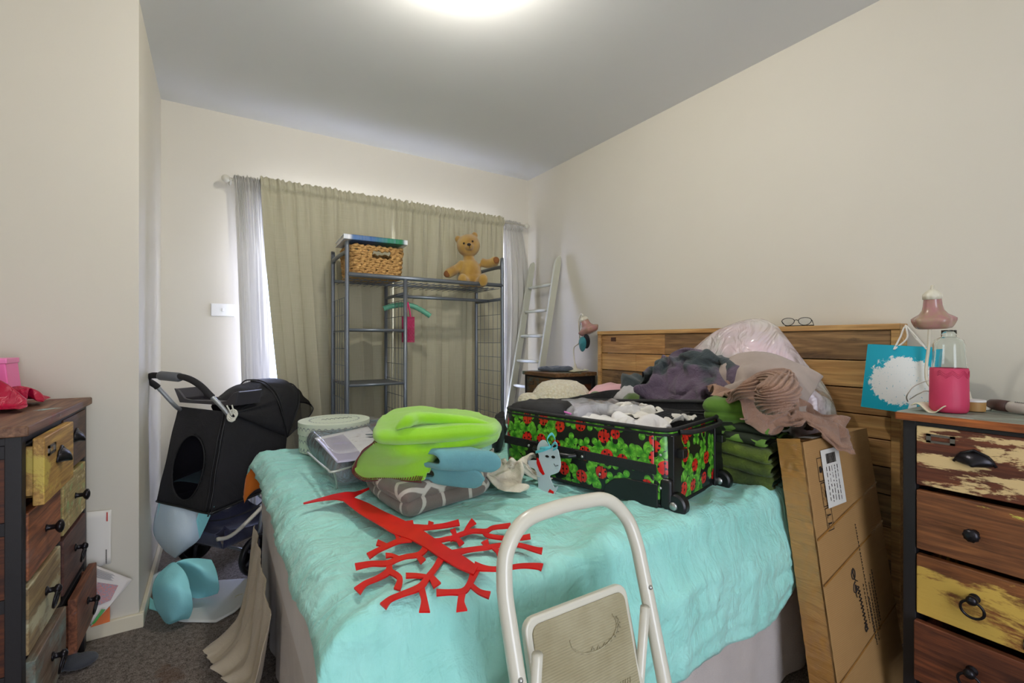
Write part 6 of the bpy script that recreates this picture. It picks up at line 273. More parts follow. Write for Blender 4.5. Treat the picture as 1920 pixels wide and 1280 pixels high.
(93,7,8,7,6,6,6,0,5,5,1,0,1,4,5,9,30,-9,14,18,8,10,-4,-11,-30,22,19,7,8,-4,9,-1,-1,-1,0,-3,5,-2,-7,-5,-2,2,-1,-2,2,-4,22,-11,3,0,-6,0,10,-2,-3,7,-1,-6,15,-19,-2,-1,0,-1,1,0,-2,-2,2,5,1,0,-3,-5,-2,19,-6,-7,-2,-2,2,-2,9,8,-3,-3,-16,-15,9,1,-1,0,-1,1,-2,7,8,5,1,-1,-1,1,-7,-10,-5,11,-20,-3,1,2,3,24,-4,-12,-12,-1,-5,2,-3,0,-1,1,-1,1,-4,4,-2,-11,-2,8,11,9,-11,-17,2,8,-7,5,4,5,11,-12,-11,-3,13,0,-8,1,0,1,-2,1,0,-3,-5,-2,14,-6,1,-4,7,0,-22,-9,5,13,5,7,1,-1,-5,-3,4,31,-10,5,-3,1,-1,2,-1,1,6,-8,7,-3,2,-9,7,-2,10,-5,-5,1,3,-2,5,-8,-7,-3,2,29,-2,-10,2,6,1,1,2,-3,1,-2,3,-14,-4,10,4,-5,-3,0,28,-7,0,-2,-1,-5,7,-8,1,13,2,-25,7,-11,0,-1,1,-7,-1,-4,-2,0,2,-1,0,2,2,-4,7,3,18,2,1,-2,-5,2,7,2,-3,-17,6,5,0,-2,-4,-6,-8,-4,-2,-2,4,7,6,-8,1,3,16,7,-7,-6,11,2,-4,-6,-1,-2,0,-3,1,-3,13,-4,-2,-5,-14,-8,-5,-1,2,5,11,2,7,6,7,11,-16,0,-12,10,-16,-2,8,3,4,-1,-2,-5,-4,20,-7,-5,-8,-9,-3,3,3,3,-5,2,7,6,5,7,-5,-5,-6,2,-5,-4,6,-7,-1,0,1,0,-3,5,28,-6,-16,6,-5,-6,-2,-4,-1,-1,2,9,16,2,-2,-25,1,1,12,-11,7,-8,6,0,-3,-6,1,2,-4,-22,43,-1,-10,-2,1,2,-9,-11,7,0,7,-5,4,-10,11,-10,0,6,-7,9,5,-2,-14,-3,5,-2,-1,5,-4,-10,29,3,0,-1,1,-3,-8,-8,0,-6,-4,-9,-1,3,13,5,-6,-7,2,2,7,10,-2,-15,2,5,0,-12,-6,2,26,16,3,-8,-4,-3,-7,-4,-12,-9,-9,6,8,8,4,10,0,-22,5,5,2,-8,11,-6,5,-5,-19,1,0,-1,25,27,0,-5,1,-1,-8,-12,-11,-3,-2,3,-3,12,-4,8,5,-24,-9,6,7,0,6,7,18,-12,1,9,-8,-14,0,31,19,3,1,-7,-5,-3,-1,-4,-7,-1,-14,10,1,17,9,-29,-14,9,2,7,10,-17,3,10,-12,-10,3,-5,-2,15,18,5,1,-4,1,-1,-5,-18,-4,5,-8,11,1,3,1,-8,3,0,4,-6,16,29,-22,-15,1,1,6,-6,-5,-9,2,5,16,9,3,-6,2,0,-9,0,-8,-3,0,9,0,1,1,0,1,-5,-31,6,9,8,7,-3,-5,-2,8,7,3,-3,-1,-5,2,4,-4,1,-10,-9,-8,-2,15,18,-3,4,-2,-6,-1,-22,-2,5,6,8,0,1,3,2,0,1,3,-8,-1,-1,0,-1,-3,1,0,3,8,-2,-1,1,-2,1,-4,2,-8,-3,1,5,-6,8,8,-3,-3,-1,-3,-4,2,-2,-1,-3,2,-1,-1,-3,-1,1,19,7,4,-10,-19,1,-2,-8,5,-15,5,13,-4,-7,1,2,1,1,0,-2,7,2,1,-3,-1,-10,-2,2,13,12,5,10,6,-13,-30,-12,-9,1,3,-14,-3,18,0,2,-8,1,1,-1,2,5,2,3,-3,5,6,-3,-11,4,9,6,5,5,3,-3,-18,-8,1,2,2,-2,-7,6,-5,10,-2,-2,-1,4,2,-2,-1,8,0,4,-4,6,-1,0,0,-5,0,-3,3,4,-7,-2,5,3,-3,-1,-2,5,0,-8,2,5,6,0,-4,-3,1,4,6,11,3,-4,-13,-9,-4,-2,9,4,5,-4,6,5,4,-5,-7,-1,0,-2,9,-1,-2,0,-5,-1,-1,-1,3,6,9,5,-8,-15,-9,-8,-3,8,14,9,-3,11,9,2,-1,-8,-14,2,-2,-1,2,0,-4,-1,2,1,-1,3,0,4,4,-2,-13,-9,-7,-2,2,5,9,14,22,-13,-2,8,10,5,12,8,-4,-13,-6,3,6,5,12,2,-24,-35,3,-1,1,16,28,21,-6,3,-3,4,21,-39,0,0,-1,2,4,-3,-3,0,7,6,-1,-1,-2,-3,18,2,-9,-6,-1,2,-2,5,-2,15,-12,4,11,-20,5,10,3,1,3,5,-1,-4,-3,6,3,2,-2,-2,-3,-3,12,1,-10,5,7,2,-7,-1,-3,-1,5,-11,-10,13,5,-1,-1,1,3,5,0,0,-3,5,4,-2,-5,-3,-15,18,18,-1,5,2,-4,-12,-14,-7,11,-12,-8,0,8,1,-1,-1,-1,1,5,7,8,4,-5,-4,-1,-1,-9,-2,-10,32,14,-3,-11,-13,-13,3,1,-6,1,8,-1,3,4,6,4,0,2,-5,0,5,6,2,-11,-3,-5,2,-2,-8,-9,5,-2,4,6,3,-2,-4,0,4,3,20,-3,1,1,3,7,-6,-8,-7,1,6,2,-3,-12,8,0,-3,2,-1,-2,1,0,4,0,-14,0,8,5,-2,43,-4,-3,-5,-5,-14,-1,-2,1,1,-4,-15,24,4,-11,7,1,1,1,-3,-2,2,-3,-6,6,3,-3,-6,-2,32,0,-8,-9,-6,6,-1,-1,1,-3,-17,0,-10,25,16,-14,2,3,2,7,3,-7,-7,-1,-4,-2,1,-2,-6,16,0,2,2,2,-6,-21,-9,3,-4,14,10,-7,-4,3,6,0,0,0,1,-21,-13,-3,12,15,6,2,6,14,7,-1,-5,7,1,-24,8,15,-1,-4,2,-6,13,-8,1,5,-1,1,-1,-11,-21,-3,8,4,2,3,4,13,9,11,-4,1,0,-4,-1,6,-1,1,-6,-3,10,-8,0,-4,8,0,1,-4,-15,4,6,2,4,-1,-2,-1,-1,1,13,-1,5,-12,-10,12,-2,-2,1,1,1,2,1,4,-1,-9,4,-1,-8,4,14,7,-2,-5,-2,2,-2,-10,-2,13,-1,-3,4,-7,2,1,-3,-8,10,0,-1,2,-7,1,2,-6,4,6,3,15,-2,-14,-4,1,5,5,-4,-17,-14,10,17,-10,6,2,-4,2,1,-3,2,-8,6,-1,2,-8,7,2,5,12,-2,-16,-1,-6,6,3,-5,4,-1,-12,4,4,22,-6,-3,0,-2,3,3,-9,1,-13,9,-3,2,7,3,9,2,-7,1,-3,-2,-4,3,-2,-2,10,-12,2,1,12,23,-3,-12,0,-1,3,0,-4,-5,-10,0,10,2,1,4,-10,17,9,-8,-3,-3,-6,1,3,-3,-2,1,-6,-2,0,15,17,-15,0,1,5,-1,0,-3,-1,1,-6,-1,-3,10,-8,6,19,-10,-4,-8,5,3,-38,18,-9,1,-11,-2,-1,-3,24,-5,-2,-8,-1,1,8,-2,-3,-1,2,-2,-3,7,-1,2,2,-7,6,2,-27,10,22,0,-14,-5,2,-8,-2,-7,9,1,11,8,0,-1,-2,-2,2,-3,-3,0,-5,1,-11,11,5,0,-5,5,0,23,-12,-6,2,-6,7,4,-1,-6,-7,-2,1,12,-6,7,1,1,-8,-11,-5,-2,7,16,5,-3,-3,-6,7,1,4,2,6,-3,-1,-8,-9,-9,-11,1,6,17,8,3,1,-7,-13,0,15,14,13,2,-13,-9,-1,-14,-3,8,8,-3,17,1,-2,-3,-18,-5,-2,6,3,0,5,2,7,0,-3,4,15,8,-3,-5,-14,-2,0,0,14,-12,-13,2,-6,8,5,6,-2,0,-7,5,3,-1,-3,-4,-7,18,3,2,-5,-2,-2,-13,0,10,-5,7,4,-12,21,2,-8,-4,3,11,-6,1,15,0,2,4,-2,-3,-11,-4,-1,-12,9,-3,-8,4,12,1,-6,4,2,-1,4,-9,4,20,12,-1,-6,6,-6,5,12,-6,-3,2,1,-10,5,-12,8,-9,4,1,-6,6,0,0,3,-5,7,0,1,1,-5,28,-12,-7,-2,5,-8,3,8,3,1,-10,7,2,3,-1,2,-3,-9,-13,-10,-3,5,20,-3,0,1,0,2,0,25,-17,-11,4,-2,9,1,2,2,2,6,-2,-2,-7,11,4,-3,-5,-9,-7,-4,10,-1,-1,-2,-3,8,1,-1,-6,10,1,-9,11,3,-2,-8,9,1,0,-2,-3,-7,-1,-3,17,3,-3,-2,-2,-14,-5,15,1,11,-7,-6,-4,4,6,-9,5,1,-6,0,0,0,8,14,14,8,3,3,-1,-5,-30,3,-8,-1,-2,-5,18,23,30,-18,-4,-5,3,-12,13,2,0,4,2,-6,5,2,1,-3,-1,2,2,1,-6,-8,-8,12,-2,-6,9,-19,5,7,8,0,-3,4,0,5,-1,-1,-3,-8,3,3,3,-2,-6,-2,1,4,2,0,4,-9,-9,1,12,-8,10,1,-8,10,0,-12,-6,11,-4,1,0,-4,-4,3,-7,-1,-5,-4,-3,2,3,6,5,20,-12,-1,1,-1,13,4,-1,-23,3,-8,-3,8,-9,1,0,1,2,-4,1,-2,-9,0,3,4,-7,-3,2,14,19,13,-2,-4,1,-3,-4,-17,-8,-9,-8,-7,-8,12,-2,-3,-5,-7,15,5,-5,0,-14,1,1,11,0,-7,12,-3,22,8,1,-10,-13,-9,-10,-1,-5,-2,21,3,-7,1,-10,-2,18,6,-6,5,-4,4,-11,4,1,-5,-3,-4,10,5,1,-2,-8,6,-9,0,-2,-1,11,2,-5,-3,-4,8,14,10,-2,-4,-4,-2,-9,3,-7,3,-10,5,-8,3,-7,-1,3,17,-4,2,-6,-2,6,8,-12,31,-3,2,-2,-4,-16,-9,-2,1,-5,5,5,-11,-15,18,6,-3,-7,-3,3,3,-8,-1,10,5,3,-2,-9,19,8,2,-9,6,-14,-8,-2,0,-2,16,11,-8,1,-3,2,6,1,2,-14,-9,-14,0,13,-3,-2,5,7,13,-5,3,2,2,-14,-3,9,-4,6,-1,-1,-6,1,5,15,1,-9,18,-11,-12,-10,10,-2,-15,5,4,-1,0,1,17,3,4,-7,-1,3,-3,0,-6,10,2,-10,5,16,3,-4,-2,-7,-11,-7,4,0,-2,18,-11,-2,-2,-1,8,9,6,-7,9,-9,7,2,2,-1,-4,-4,0,8,-5,4,-5,12,-21,-9,4,2,0,17,-7,2,10,-2,2,2,-8,14,-5,1,-4,4,-2,4,3,-10,-3,1,-6,7,-13,13,-15,-3,6,18,8,-2,-19,-4,8,5,10,1,-3,-5,-11,25,-9,3,-14,5,-3,4,4,-11,9,6,-16,-6,-4,3,5,19,14,-7,-6,0,-15,1,1,5,10,-6,-9,-1,-4,14,-3,-3,-6,1,-1,7,1,4,-15,1,-2,-11,3,12,13,0,2,2,-10,-2,-1,-2,0,-2,-10,0,-8,-2,5,21,8,-9,-6,-4,-6,7,-9,1,-6,-2,1,-1,10,-4,9,11,1,0,-2,-9,-2,-4,-3,-10,-1,-6,1,-4,0,9,18,-2,-17,1,2,0,-3,0,7,1,-9,-7,7,-10,13,12,9,1,-12,-9,-2,-5,-2,2,1,-8,1,7,3,-6,4,10,-4,-6,-2,11,-4,-10,0,14,-5,-13,9,-11,6,4,3,-2,-9,0,-1,-1,10,-4,1,-1,-1,-1,-4,5,4,6,2,1,-15,6,10,6,-3,-8,3,-10,-4,-10,-1,5,3,5,0,-4,10,4,-19,5,5,5,-5,6,11,14,11,1,-6,-6,-9,2,-6,-3,-4,-10,-3,-5,-5,-2,3,16,-2,-1,-2,14,-13,-19,-1,2,7,6,14,8,9,-1,3,1,-4,-13,-18,-2,-4,4,-9,-14,-2,7,12,6,4,0,-3,10,-12,0,0,-8,-11,-2,20,1,4,5,8,5,1,-7,-15,-14,-10,-1,-2,7,17,14,-4,-8,-2,12,8,-10,-14,10,-6,0,10,-7,-14,-3,14,0,-5,-3,1,6,1,-6,1,15,-3,4,0,1,-21,-2,16,-4,13,4,3,-7,-18,5,1,2,3,-10,-3,-6,-8,-8,-4,1,5,7,13,14,-2,3,3,-4,-3,-2,5,-16,12,4,11,3,-5,-5,-4,3,-4,-8,14,-22,-4,-1,-8,-5,1,3,6,13,21,-4,3,-1,0,-12,16,-6,1,-6,-1,3,-1,4,-2,-9,10,-14,6,-8,5,-18,-2,2,-3,0,-5,9,28,-9,-12,3,2,8,8,-9,0,5,-1,-3,-11,-1,1,10,2,-6,11,3,2,-1,-6,-6,2,-7,-7,6,12,0,-20,7,-2,-5,8,11,4,2,0,-5,-12,-10,0,9,5,4,-8,3,9,3,-5,-1,-7,-3,9,1,-3,0,0,1,7,-3,1,-7,3,-2,6,0,-1,-18,-7,2,2,9,6)),
'satin': (24, 30, (-0.144, -0.182, 0.005),
(46,14,10,10,9,9,10,9,8,8,7,1,7,10,6,-5,4,4,4,5,10,24,21,16,13,-3,-2,0,0,1,0,-2,0,0,0,1,5,-1,-1,5,2,-5,5,3,1,-2,3,2,-1,-3,0,-2,0,-1,-3,-1,-1,-1,2,1,2,2,2,-1,4,1,-1,1,2,3,-1,1,-2,-1,0,-1,0,-1,-1,1,1,4,-2,-4,-1,0,-3,1,4,3,0,1,0,3,4,1,-4,-3,-3,0,-8,1,1,1,2,3,-8,2,3,2,0,-2,2,-1,5,-9,8,1,2,1,1,-7,-3,3,-1,-7,1,1,0,1,3,-2,5,-4,-1,0,5,-1,2,-4,0,3,1,0,0,2,-6,-2,-2,2,-4,2,-1,0,-1,-2,13,0,-8,1,-1,-5,5,8,-17,10,1,-1,-2,-1,1,1,0,1,-1,-4,0,3,0,0,-2,-1,-5,13,-5,0,6,-3,-4,-3,7,-1,-1,-1,-1,0,0,0,0,2,-3,1,-1,2,0,-2,-6,1,0,6,2,0,0,-2,6,-2,-1,0,1,0,0,0,0,-4,-1,1,0,-1,0,0,-1,4,-2,-1,-1,1,0,-3,-2,4,3,0,-1,1,2,1,-1,-4,1,-1,2,0,-1,-1,1,4,0,1,-2,-2,-2,1,1,-2,1,1,1,1,-2,0,0,0,0,-2,-2,0,1,1,0,0,-1,0,1,2,-1,-2,0,0,-1,0,2,0,2,-2,0,-1,-3,-4,1,2,4,-4,1,0,0,0,-1,1,1,2,0,-2,-2,0,0,0,0,0,0,-1,0,-2,0,3,0,-2,1,0,2,0,-1,1,0,-1,0,1,2,1,-1,-1,-4,1,-1,4,-2,-2,-2,6,0,0,2,-1,0,0,0,0,-1,-1,-3,0,0,-1,1,0,2,5,-1,0,-2,-1,0,5,0,0,0,4,1,-2,-2,-1,0,0,-3,2,1,1,2,1,3,0,0,-1,-2,-2,-1,0,0,1,0,-1,2,-2,3,0,-1,-2,-1,4,-1,0,2,1,3,1,1,-2,-3,0,-1,-1,2,3,2,1,-1,-13,2,4,5,2,1,-2,-1,2,1,0,1,0,1,-2,1,2,1,1,1,4,-6,-2,-1,-2,-9,-1,0,1,4,2,2,-1,0,-1,-1,-1,3,2,0,-1,-6,7,4,4,1,-1,-6,-2,2,-5,-2,-3,-1,1,2,2,3,1,-3,-3,-2,0,2,1,0,9,-2,-1,8,1,1,0,-4,-1,-2,-2,-3,0,-5,-1,2,3,5,-1,-5,0,-2,1,5,3,-1,-5,9,2,2,6,0,0,-1,8,-2,-3,-3,2,-5,0,0,1,6,-9,-5,0,2,4,4,-1,-1,-2,1,3,6,4,-1,-4,13,-1,-3,-2,-2,3,-7,-1,0,2,-3,-3,-2,-2,-1,2,6,0,-5,-4,0,4,5,2,0,12,-1,0,-2,-1,-3,-1,-2,-3,1,2,-1,-2,-2,-3,1,2,2,-6,-7,-3,1,4,5,4,1,4,3,1,-4,-6,4,0,-2,-2,3,2,0,-3,-1,0,1,-1,-6,-6,-4,0,2,3,5,4,2,0,-4,-4,6,0,-1,-1,-3,5,4,1,-1,1,0,-11,1,4,-2,-4,-3,1,2,4,-13,0,3,4,7,3,0,-1,-1,-3,9,5,2,1,-3,-9,4,-2,3,-3,-1,-2,-1,2,1,-5,1,1,3,2,0,1,1,0,-1,4,3,2,-2,-4,2,-8,0,-5,10,2,-1,-2,0,1,2,-1,-1,-2,3,2,1,-2,1,4,-4,1,0,2,-1,-5,4,2,8,-5,-3,-3,-2,2,2,4,0,-3,4,0,1,0,0,0,0,-1,-2,-2,-1,1,2,4,0,-1,-3,-3,-2,3,1,2,5,-1,-3,-1,0,2,1,3,-1,0,2,-1,-1,-2,1,1,2,0,-2,3,1,0,-1,-2,-5,6,-2,2,3,2,1,1,-2,-1,2,-1,8,6,-2,-3,-2,-4,3,9,14,15,-19,-16,-11,-9,12,-1,-4,-3,-2,0,4,2,-1,-2,4,0,2,3,-2,-2,0,-4,-4,1,5,-1,0,-1,2,14,0,0,0,-1,0,-3,1,2,1,1,-2,-1,1,-1,-1,0,-2,-1,-3,1,2,0,2,0,13,0,-1,0,4,4,4,-4,4,1,-4,1,-3,-5,-2,-1,0,2,-1,-2,-4,3,2,-1,3,5,0,3,2,3,4,-8,12,1,-3,-1,-16,-6,14,1,-1,2,1,0,-3,-5,9,2,2,-1,11,0,-1,0,1,0,0,-10,-15,2,1,16,-4,2,8,1,-1,2,-1,-4,-8,11,10,2,-2,16,-1,-1,-1,-2,-7,5,-3,4,1,2,-7,5,-8,2,7,1,-2,0,-1,-3,-5,2,7,7,16,-1,-1,-1,-4,1,-3,1,5,-4,-1,3,1,-2,0,0,1,1,-1,0,0,0,0,0,0,12,2,0,-1,-1,-2,2,5,0,-4,-5,-3,6,0,-2,2,1,-3,-1,-1,-1,2,3,-2,1,12,-1,0,1,0,-1,-3,4,2,3,-4,-1,-4,2,1,-1,0,-2,0,0,3,3,-6,2,1,6,4,2,-1,0,1,1,-9,4,5,5,-2,-2,-2,-1,-1,0,2,-1,-2,-2,-5,8,2,-2,5,6,0,1,0,-1,-1,1,-3,2,3,3,0,-3,-1,-1,-1,1,0,1,-2,1,-3,2,4,16,-6,0,0,0,-1,0,2,-1,-3,2,2,3,-4,-2,0,2,2,0,-1,1,-1,1,-3,-5,5,1,2,0,0,1,1,0,1,0,-2,-1,-2,4,0,-3,3,0,1,0,0,1,-2,2,1,12,-1,0,1,0,0,0,-1,-5,-1,-1,-2,2,2,5,5,-4,-2,1,1,1,0,-2,-3,-2,8,-5,3,2,2,1,0,-1,2,1,1,5,1,2,1,0,-2,-4,-6,-6,-5,-6,-1,-2,-4,11,-1,-7,-1,1,4,4,4,-1,1,2,2,3,2,-1,-1,-4,-4,-3,-2,-3,4,3,0,0,16,4,-3,-8,-1,-1,2,2,2,0,1,2,-4,-2,4,2,-1,-3,-2,-2,-1,-1,-2,1,-1,18,2,0,-1,-5,-4,-2,1,1,1,0,-2,2,1,-6,-7,-5,15,-1,-1,1,1,-2,-4,2,14,2,3,0,-1,-3,-2,-3,1,-1,-2,0,1,-9,-11,3,15,0,-1,4,0,-1,-1,2,-1,12,0,3,3,-3,2,-2,-2,-2,-1,-1,-1,-1,-5,10,0,-2,-4,6,-2,0,-4,1,1,3,16,-13,-5,4,9,0,1,-1,1,-2,2,-4,-5,8,-1,1,1,0,1,0,-2,-1,-2,0,2,26,-3,-5,-3,-3,-1,-3,3,0,1,0,0,1,0,-1,-3,2,2,1,0,0,0,0,-1,1,23,-2,-1,-2,-2,-2,-2,-2,0,1,0,0,0,0,-1,1,-1,2,4,2,2,-1,0,1,-1,13,0,1,0,-1,-1,2,-2,-1,0,0,1,-1,0,-1,0,1,2,2,4,2,0,-2,-1,-2,12,3,0,-1,-3,1,0,1,-1,-2,1,0,1,-2,1,0,4,1,-3,0,-2,4,0,-2,-1,2,3,3,1,4,1,-1,-1,-1,1,0,0,0,1,-1,2,-1,-10,4,3,0,1,0,0,0,5,7,2,0,-2,-1,0,-1,1,1,-2,1,2,-2,3,-4,-2,1,3,-8,6,-1,1,0,0,6,4,-3,-7,2,3,3,5,0,-2,1,-2,0,2,-1,-3,0,1,-7,0,10,-1,0,-1,1,0,-3,-2,3,9,6,3,0,-1,-1,-2,0,-4,2,-3,6,-6,1,-1,5,-7,2,4,0,0,0,0,-2,15,0,2,1,-1,0,-1,-1,-1,-1,-2,2,0,1,-1,3,-1,-3,-1,0,2,0,0,1,0,3,3,4,3,5,5,7,10,-8,-5,4,10,16,12,-8,-14,-21,-26,0,0,1,-2,3,4,3,0,1,-1,0,0,1,-1,-4,2,-1,-6,-3,2,5,4,0,-1,-3,-5,0,4,-2,-3,2,2,2,3,4,4,1,-3,-3,-5,3,2,-4,-7,3,1,4,0,-2,0,-4,1,0,0,0,1,1,2,-1,0,-6,-15,5,1,-2,9,2,8,-5,1,0,-2,2,1,0,-2,4,-11,10,8,-1,0,-2,-2,-4,-16,11,-8,-5,0,-6,6,9,12,-2,-4,0,2,5,5,-6,-8,6,0,3,2,0,-1,-4,-6,-2,-7,4,-5,-1,-1,3,4,12,-1,-7,2,5,7,8,2,-7,-8,-3,-6,-2,4,1,0,-6,7,10,-14,3,2,11,-14,-5,8,2,-4,-1,3,8,9,5,-1,-3,-14,-5,-1,-4,2,-2,5,13,-14,3,13,1,-10,-3,1,-4,-3,3,1,-1,0,3,4,1,0,2,4,-4,-5,-2,5,8,-10,4,1,-10,-1,-1,11,-4,-4,-2,0,-2,-1,-2,-1,2,5,1,3,-3,0,-1,-1,3,5,10,2,-2,-8,1,-4,7,-8,-6,-4,0,-3,-2,-3,0,4,-2,8,8,10,-6,-6,1,1,0,7,10,2,-4,-12,1,-6,4,-4,-4,-1,2,-5,-3,0,-3,8,8,5,-11,5,14,2,2,3,1,0,4,3,-1,-4,-4,-2,-8,-7,-4,4,-2,3,7,-5,7,-1,-7,1,14,4,3,1,0,-2,-3,0,2,2,-1,-5,-1,-2,-4,-3,-7,0,1,1,-1,0,-9,-3,16,2,1,3,1,-4,-4,-5,-4,0,3,1,0,-6,-6,-7,2,3,4,0,1,-1,-8,5,2,6,0,3,0,-1,-2,-5,-6,-6,-1,-1,0,-1,-1,0,6,-3,1,6,6,-6,10,5,5,1,-7,-6,0,2,0,0,-1,-3,1,-1,1,8,0,1,0,-2,1,4,6,6,5,2,1,1,-2,-16,-4,-2,-1,1,1,3,4,0,2,3,-1,6,2,1,-1,-4,1,7,6,5,-2,-5,-8,0,6,-7,-15,-6,0,0,2,6,4,2,1,1,-9,-3,4,8,8,-4,3,5,-6,-10,-1,1,-1,-4,-1,1,-5,-7,-2,1,4,5,7,5,-9,3,1,11,1,-4,0,0,-2,-4,-1,-9,-2,1,3,2,0,-8,-5,-3,-1,0,9,7,4,2,-1,4,-10,3,4,-1,2,-11,0,0,1,-6,-2,2,-8,0,7,7,-8,-5,0,1,6,5,7,1,0,-8,-7,-4,11,-8,-2,2,4,-1,-1,-4,8,7,-2,-2,-8,-4,0,1,0,0,2,8,6,-3,-2,-6,-5,-2,-4,0,2,5,1,0,-2,-1,-2,-2,-2,-1,7,11,-5,-4,-2,0,3,3,-1,-3,-5,5,-3,-5,-2,-1,5,5,0,1,-2,-1,0,-1,2,10,-2,0,-1,-8,0,0,2,0,-1,-1,5,-3,-4,-4,-1,0,4,5,1,-12,3,5,4,8,1,-9,-1,-1,-3,0,0,0,0,0,0,0,7,-5,-2,-2,-1,2,3,2,11,-4,-1,5,0,-2,-2,-2,-4,-4,-3,-4,-2,-3,3,5,10,-3,1,-2,10,-10,-1,-1,3,14,4,1,-3,-4,-6,0,0,-3,-6,-6,-4,-1,3,-1,23,-13,-10,16,-3,1,0,1,-3,1,14,0,-2,-6,-6,-2,2,3,-1,-3,-8,-2,0,-3,25,-9,-11,3,4,15,-18,10,-7,-1,3,-9,2,-2,-2,-2,-1,1,6,5,3,-6,-3,-1,13,-3,-10,16,2,-10,-9,13,-4,-3,9,-4,-16,1,0,-1,1,3,2,-1,3,6,1,2,7,-4,-13,3,-7,0,0,15,-11,0,7,4,-2,-14,0,0,13,-3,1,-3,-4,0,2,8,2,-9,-1,5,9,5,2,-5,-4,1,3,1,-8,-2)),
}
def cloth(k):
    nx, ny, o, e = CLOTH[k]; W = nx+1; n = W*(ny+1); co = []
    for a in range(3):
        up = [0]*W; pts = []
        for j in range(ny+1):
            run = 0
            for i in range(W): run += e[a*n+j*W+i]; up[i] += run; pts.append(up[i]*.001+o[a])
        co.append(pts)
    return ([V(p) for p in zip(*co)], [(j*W+i, j*W+i+1, (j+1)*W+i+1, (j+1)*W+i) for j in range(ny) for i in range(nx)], nx, ny)
def kept(name, data, mat, label=None, cat=None, parent=None, thick=.002, sub=1, M=None):
    vs, fs, nx, ny = data; mb = MB(); mb.add(vs, fs, 0, [((i % (nx+1))/nx, (i//(nx+1))/ny) for i in range(len(vs))], M)
    o = mb.build(name, mat, parent, smooth=True, solid=thick, soff=0, sub=sub)
    return tag(o, label, cat) if label else o
# ---------------- shared materials ----------------
XR, YB, ZC, XL, YR = 2.16, 3.16, 2.40, -.80, -1.6
tw = T('wall_paint'); tw.col(tw.mix(tw.noise(tw.co(), 2.2, 3), c(214,208,194), c(209,203,188))); tw.bump(tw.noise(tw.co(), 260, 3), .06, .002); tw.set(rough=.6); M_wall = tw.m
tw = T('ceiling_paint'); tw.col(tw.mix(tw.noise(tw.co(), 1.5, 3), c(222,222,220), c(218,218,216))); tw.set(rough=.75); M_ceil = tw.m
M_trim = plain('trim_gloss', (226,216,190), .3)
t = T('carpet'); g = t.noise(t.co(), 230, 4, .7); g2 = t.noise(t.co(), 60, 5, .7)
base = t.mix(t.ramp(t.math('ADD', t.math('MULTIPLY', g, .6), t.math('MULTIPLY', g2, .4)), [(.40, 0), (.62, 1)]), c(84,72,63), c(198,182,168))
sp0 = at(312, 1272, Z=0)-V(((XR+XL)/2, (YR+YB+.02)/2, 0)); dd_ = t.vm('LENGTH', t.vm('SUBTRACT', t.co((1,1,0)), (sp0.x, sp0.y, 0)).outputs[0]).outputs['Value']
st = t.math('SUBTRACT', t.math('ADD', t.noise(t.co((1,1,1), loc=(3.4, 1.1, 0)), 9, 5, .6), .30), t.math('MULTIPLY', dd_, 3.4))
base = t.mix(t.ramp(st, [(.60, 0), (.68, .45)]), base, c(120, 78, 40)); base = t.mix(t.ramp(t.noise(t.co((1,1,1), loc=(9,4,0)), 22, 4), [(.73, 0), (.76, .5)]), base, c(190,180,170))
t.col(base); t.bump(t.noise(t.co(), 420, 3, .8), .9, .01); t.set(rough=.97); M_carpet = t.m
M_blackm = plain('black_iron', (44,42,46), .3, .75, bscale=80, bstr=.1)
M_frame = plain('dark_painted_wood', (27,24,27), .55, var=.25, bscale=60, bstr=.15)
M_steel = plain('grey_tube_steel', (118,124,132), .38, .55)
M_chrome = plain('brushed_metal', (180,182,180), .3, .85)
M_white = plain('white_plastic', (232,232,228), .4)
M_cream = plain('cream_enamel', (206,202,186), .28, var=.04, coat=.3)
# ---------------- room ----------------
AX, AY = -.243, 2.28        # the boxed-out corner on the left
struct(MB().box((XL-.1, YR-.1, -.1), (XR+.1, YB+.12, 0)).build('floor', M_carpet))
struct(MB().box((XL-.1, YR-.1, ZC), (XR+.1, YB+.12, ZC+.1)).build('ceiling', M_ceil))
struct(MB().box((XR, YR-.1, 0), (XR+.1, YB+.12, ZC)).build('wall_right', M_wall))
struct(MB().box((XL-.1, YR-.1, 0), (XL, AY, ZC)).build('wall_left', M_wall))
struct(MB().box((XL-.1, AY, 0), (AX, YB+.12, ZC)).build('wall_left_corner', M_wall))
WX0, WX1, WZ0, WZ1 = .165, 1.92, .06, 1.95
b = MB().box((AX, YB, 0), (WX0, YB+.12, ZC)).box((WX1, YB, 0), (XR, YB+.12, ZC)).box((WX0, YB, WZ1), (WX1, YB+.12, ZC)).box((WX0, YB, 0), (WX1, YB+.12, WZ0))
struct(b.build('wall_back', M_wall))
b = MB().box((XL, YR-.1, 0), (-.2, YR, ZC)).box((.8, YR-.1, 0), (XR, YR, ZC)).box((-.2, YR-.1, 2.05), (.8, YR, ZC))
struct(b.build('wall_front', M_wall))
wf = MB()
for x0, x1 in ((WX0, WX0+.05), (WX1-.05, WX1), (1.04, 1.10)): wf.box((x0, YB+.03, WZ0), (x1, YB+.09, WZ1))
wf.box((WX0, YB+.03, WZ0), (WX1, YB+.09, WZ0+.05)).box((WX0, YB+.03, WZ1-.05), (WX1, YB+.09, WZ1))
wn = struct(wf.build('window_1', M_white, bevel=.003))
t = T('window_glass'); t.t.nodes.remove(t.b); tr = t.n('ShaderNodeBsdfTransparent', {0: (.96,.98,1,1)}); gl = t.n('ShaderNodeBsdfGlossy', {'Roughness': .02}); fr = t.n('ShaderNodeFresnel', {0: 1.45})
mx = t.n('ShaderNodeMixShader', {0: fr.outputs[0], 1: tr.outputs[0], 2: gl.outputs[0]}); t.t.links.new(mx.outputs[0], t.out.inputs[0]); M_glass = t.m
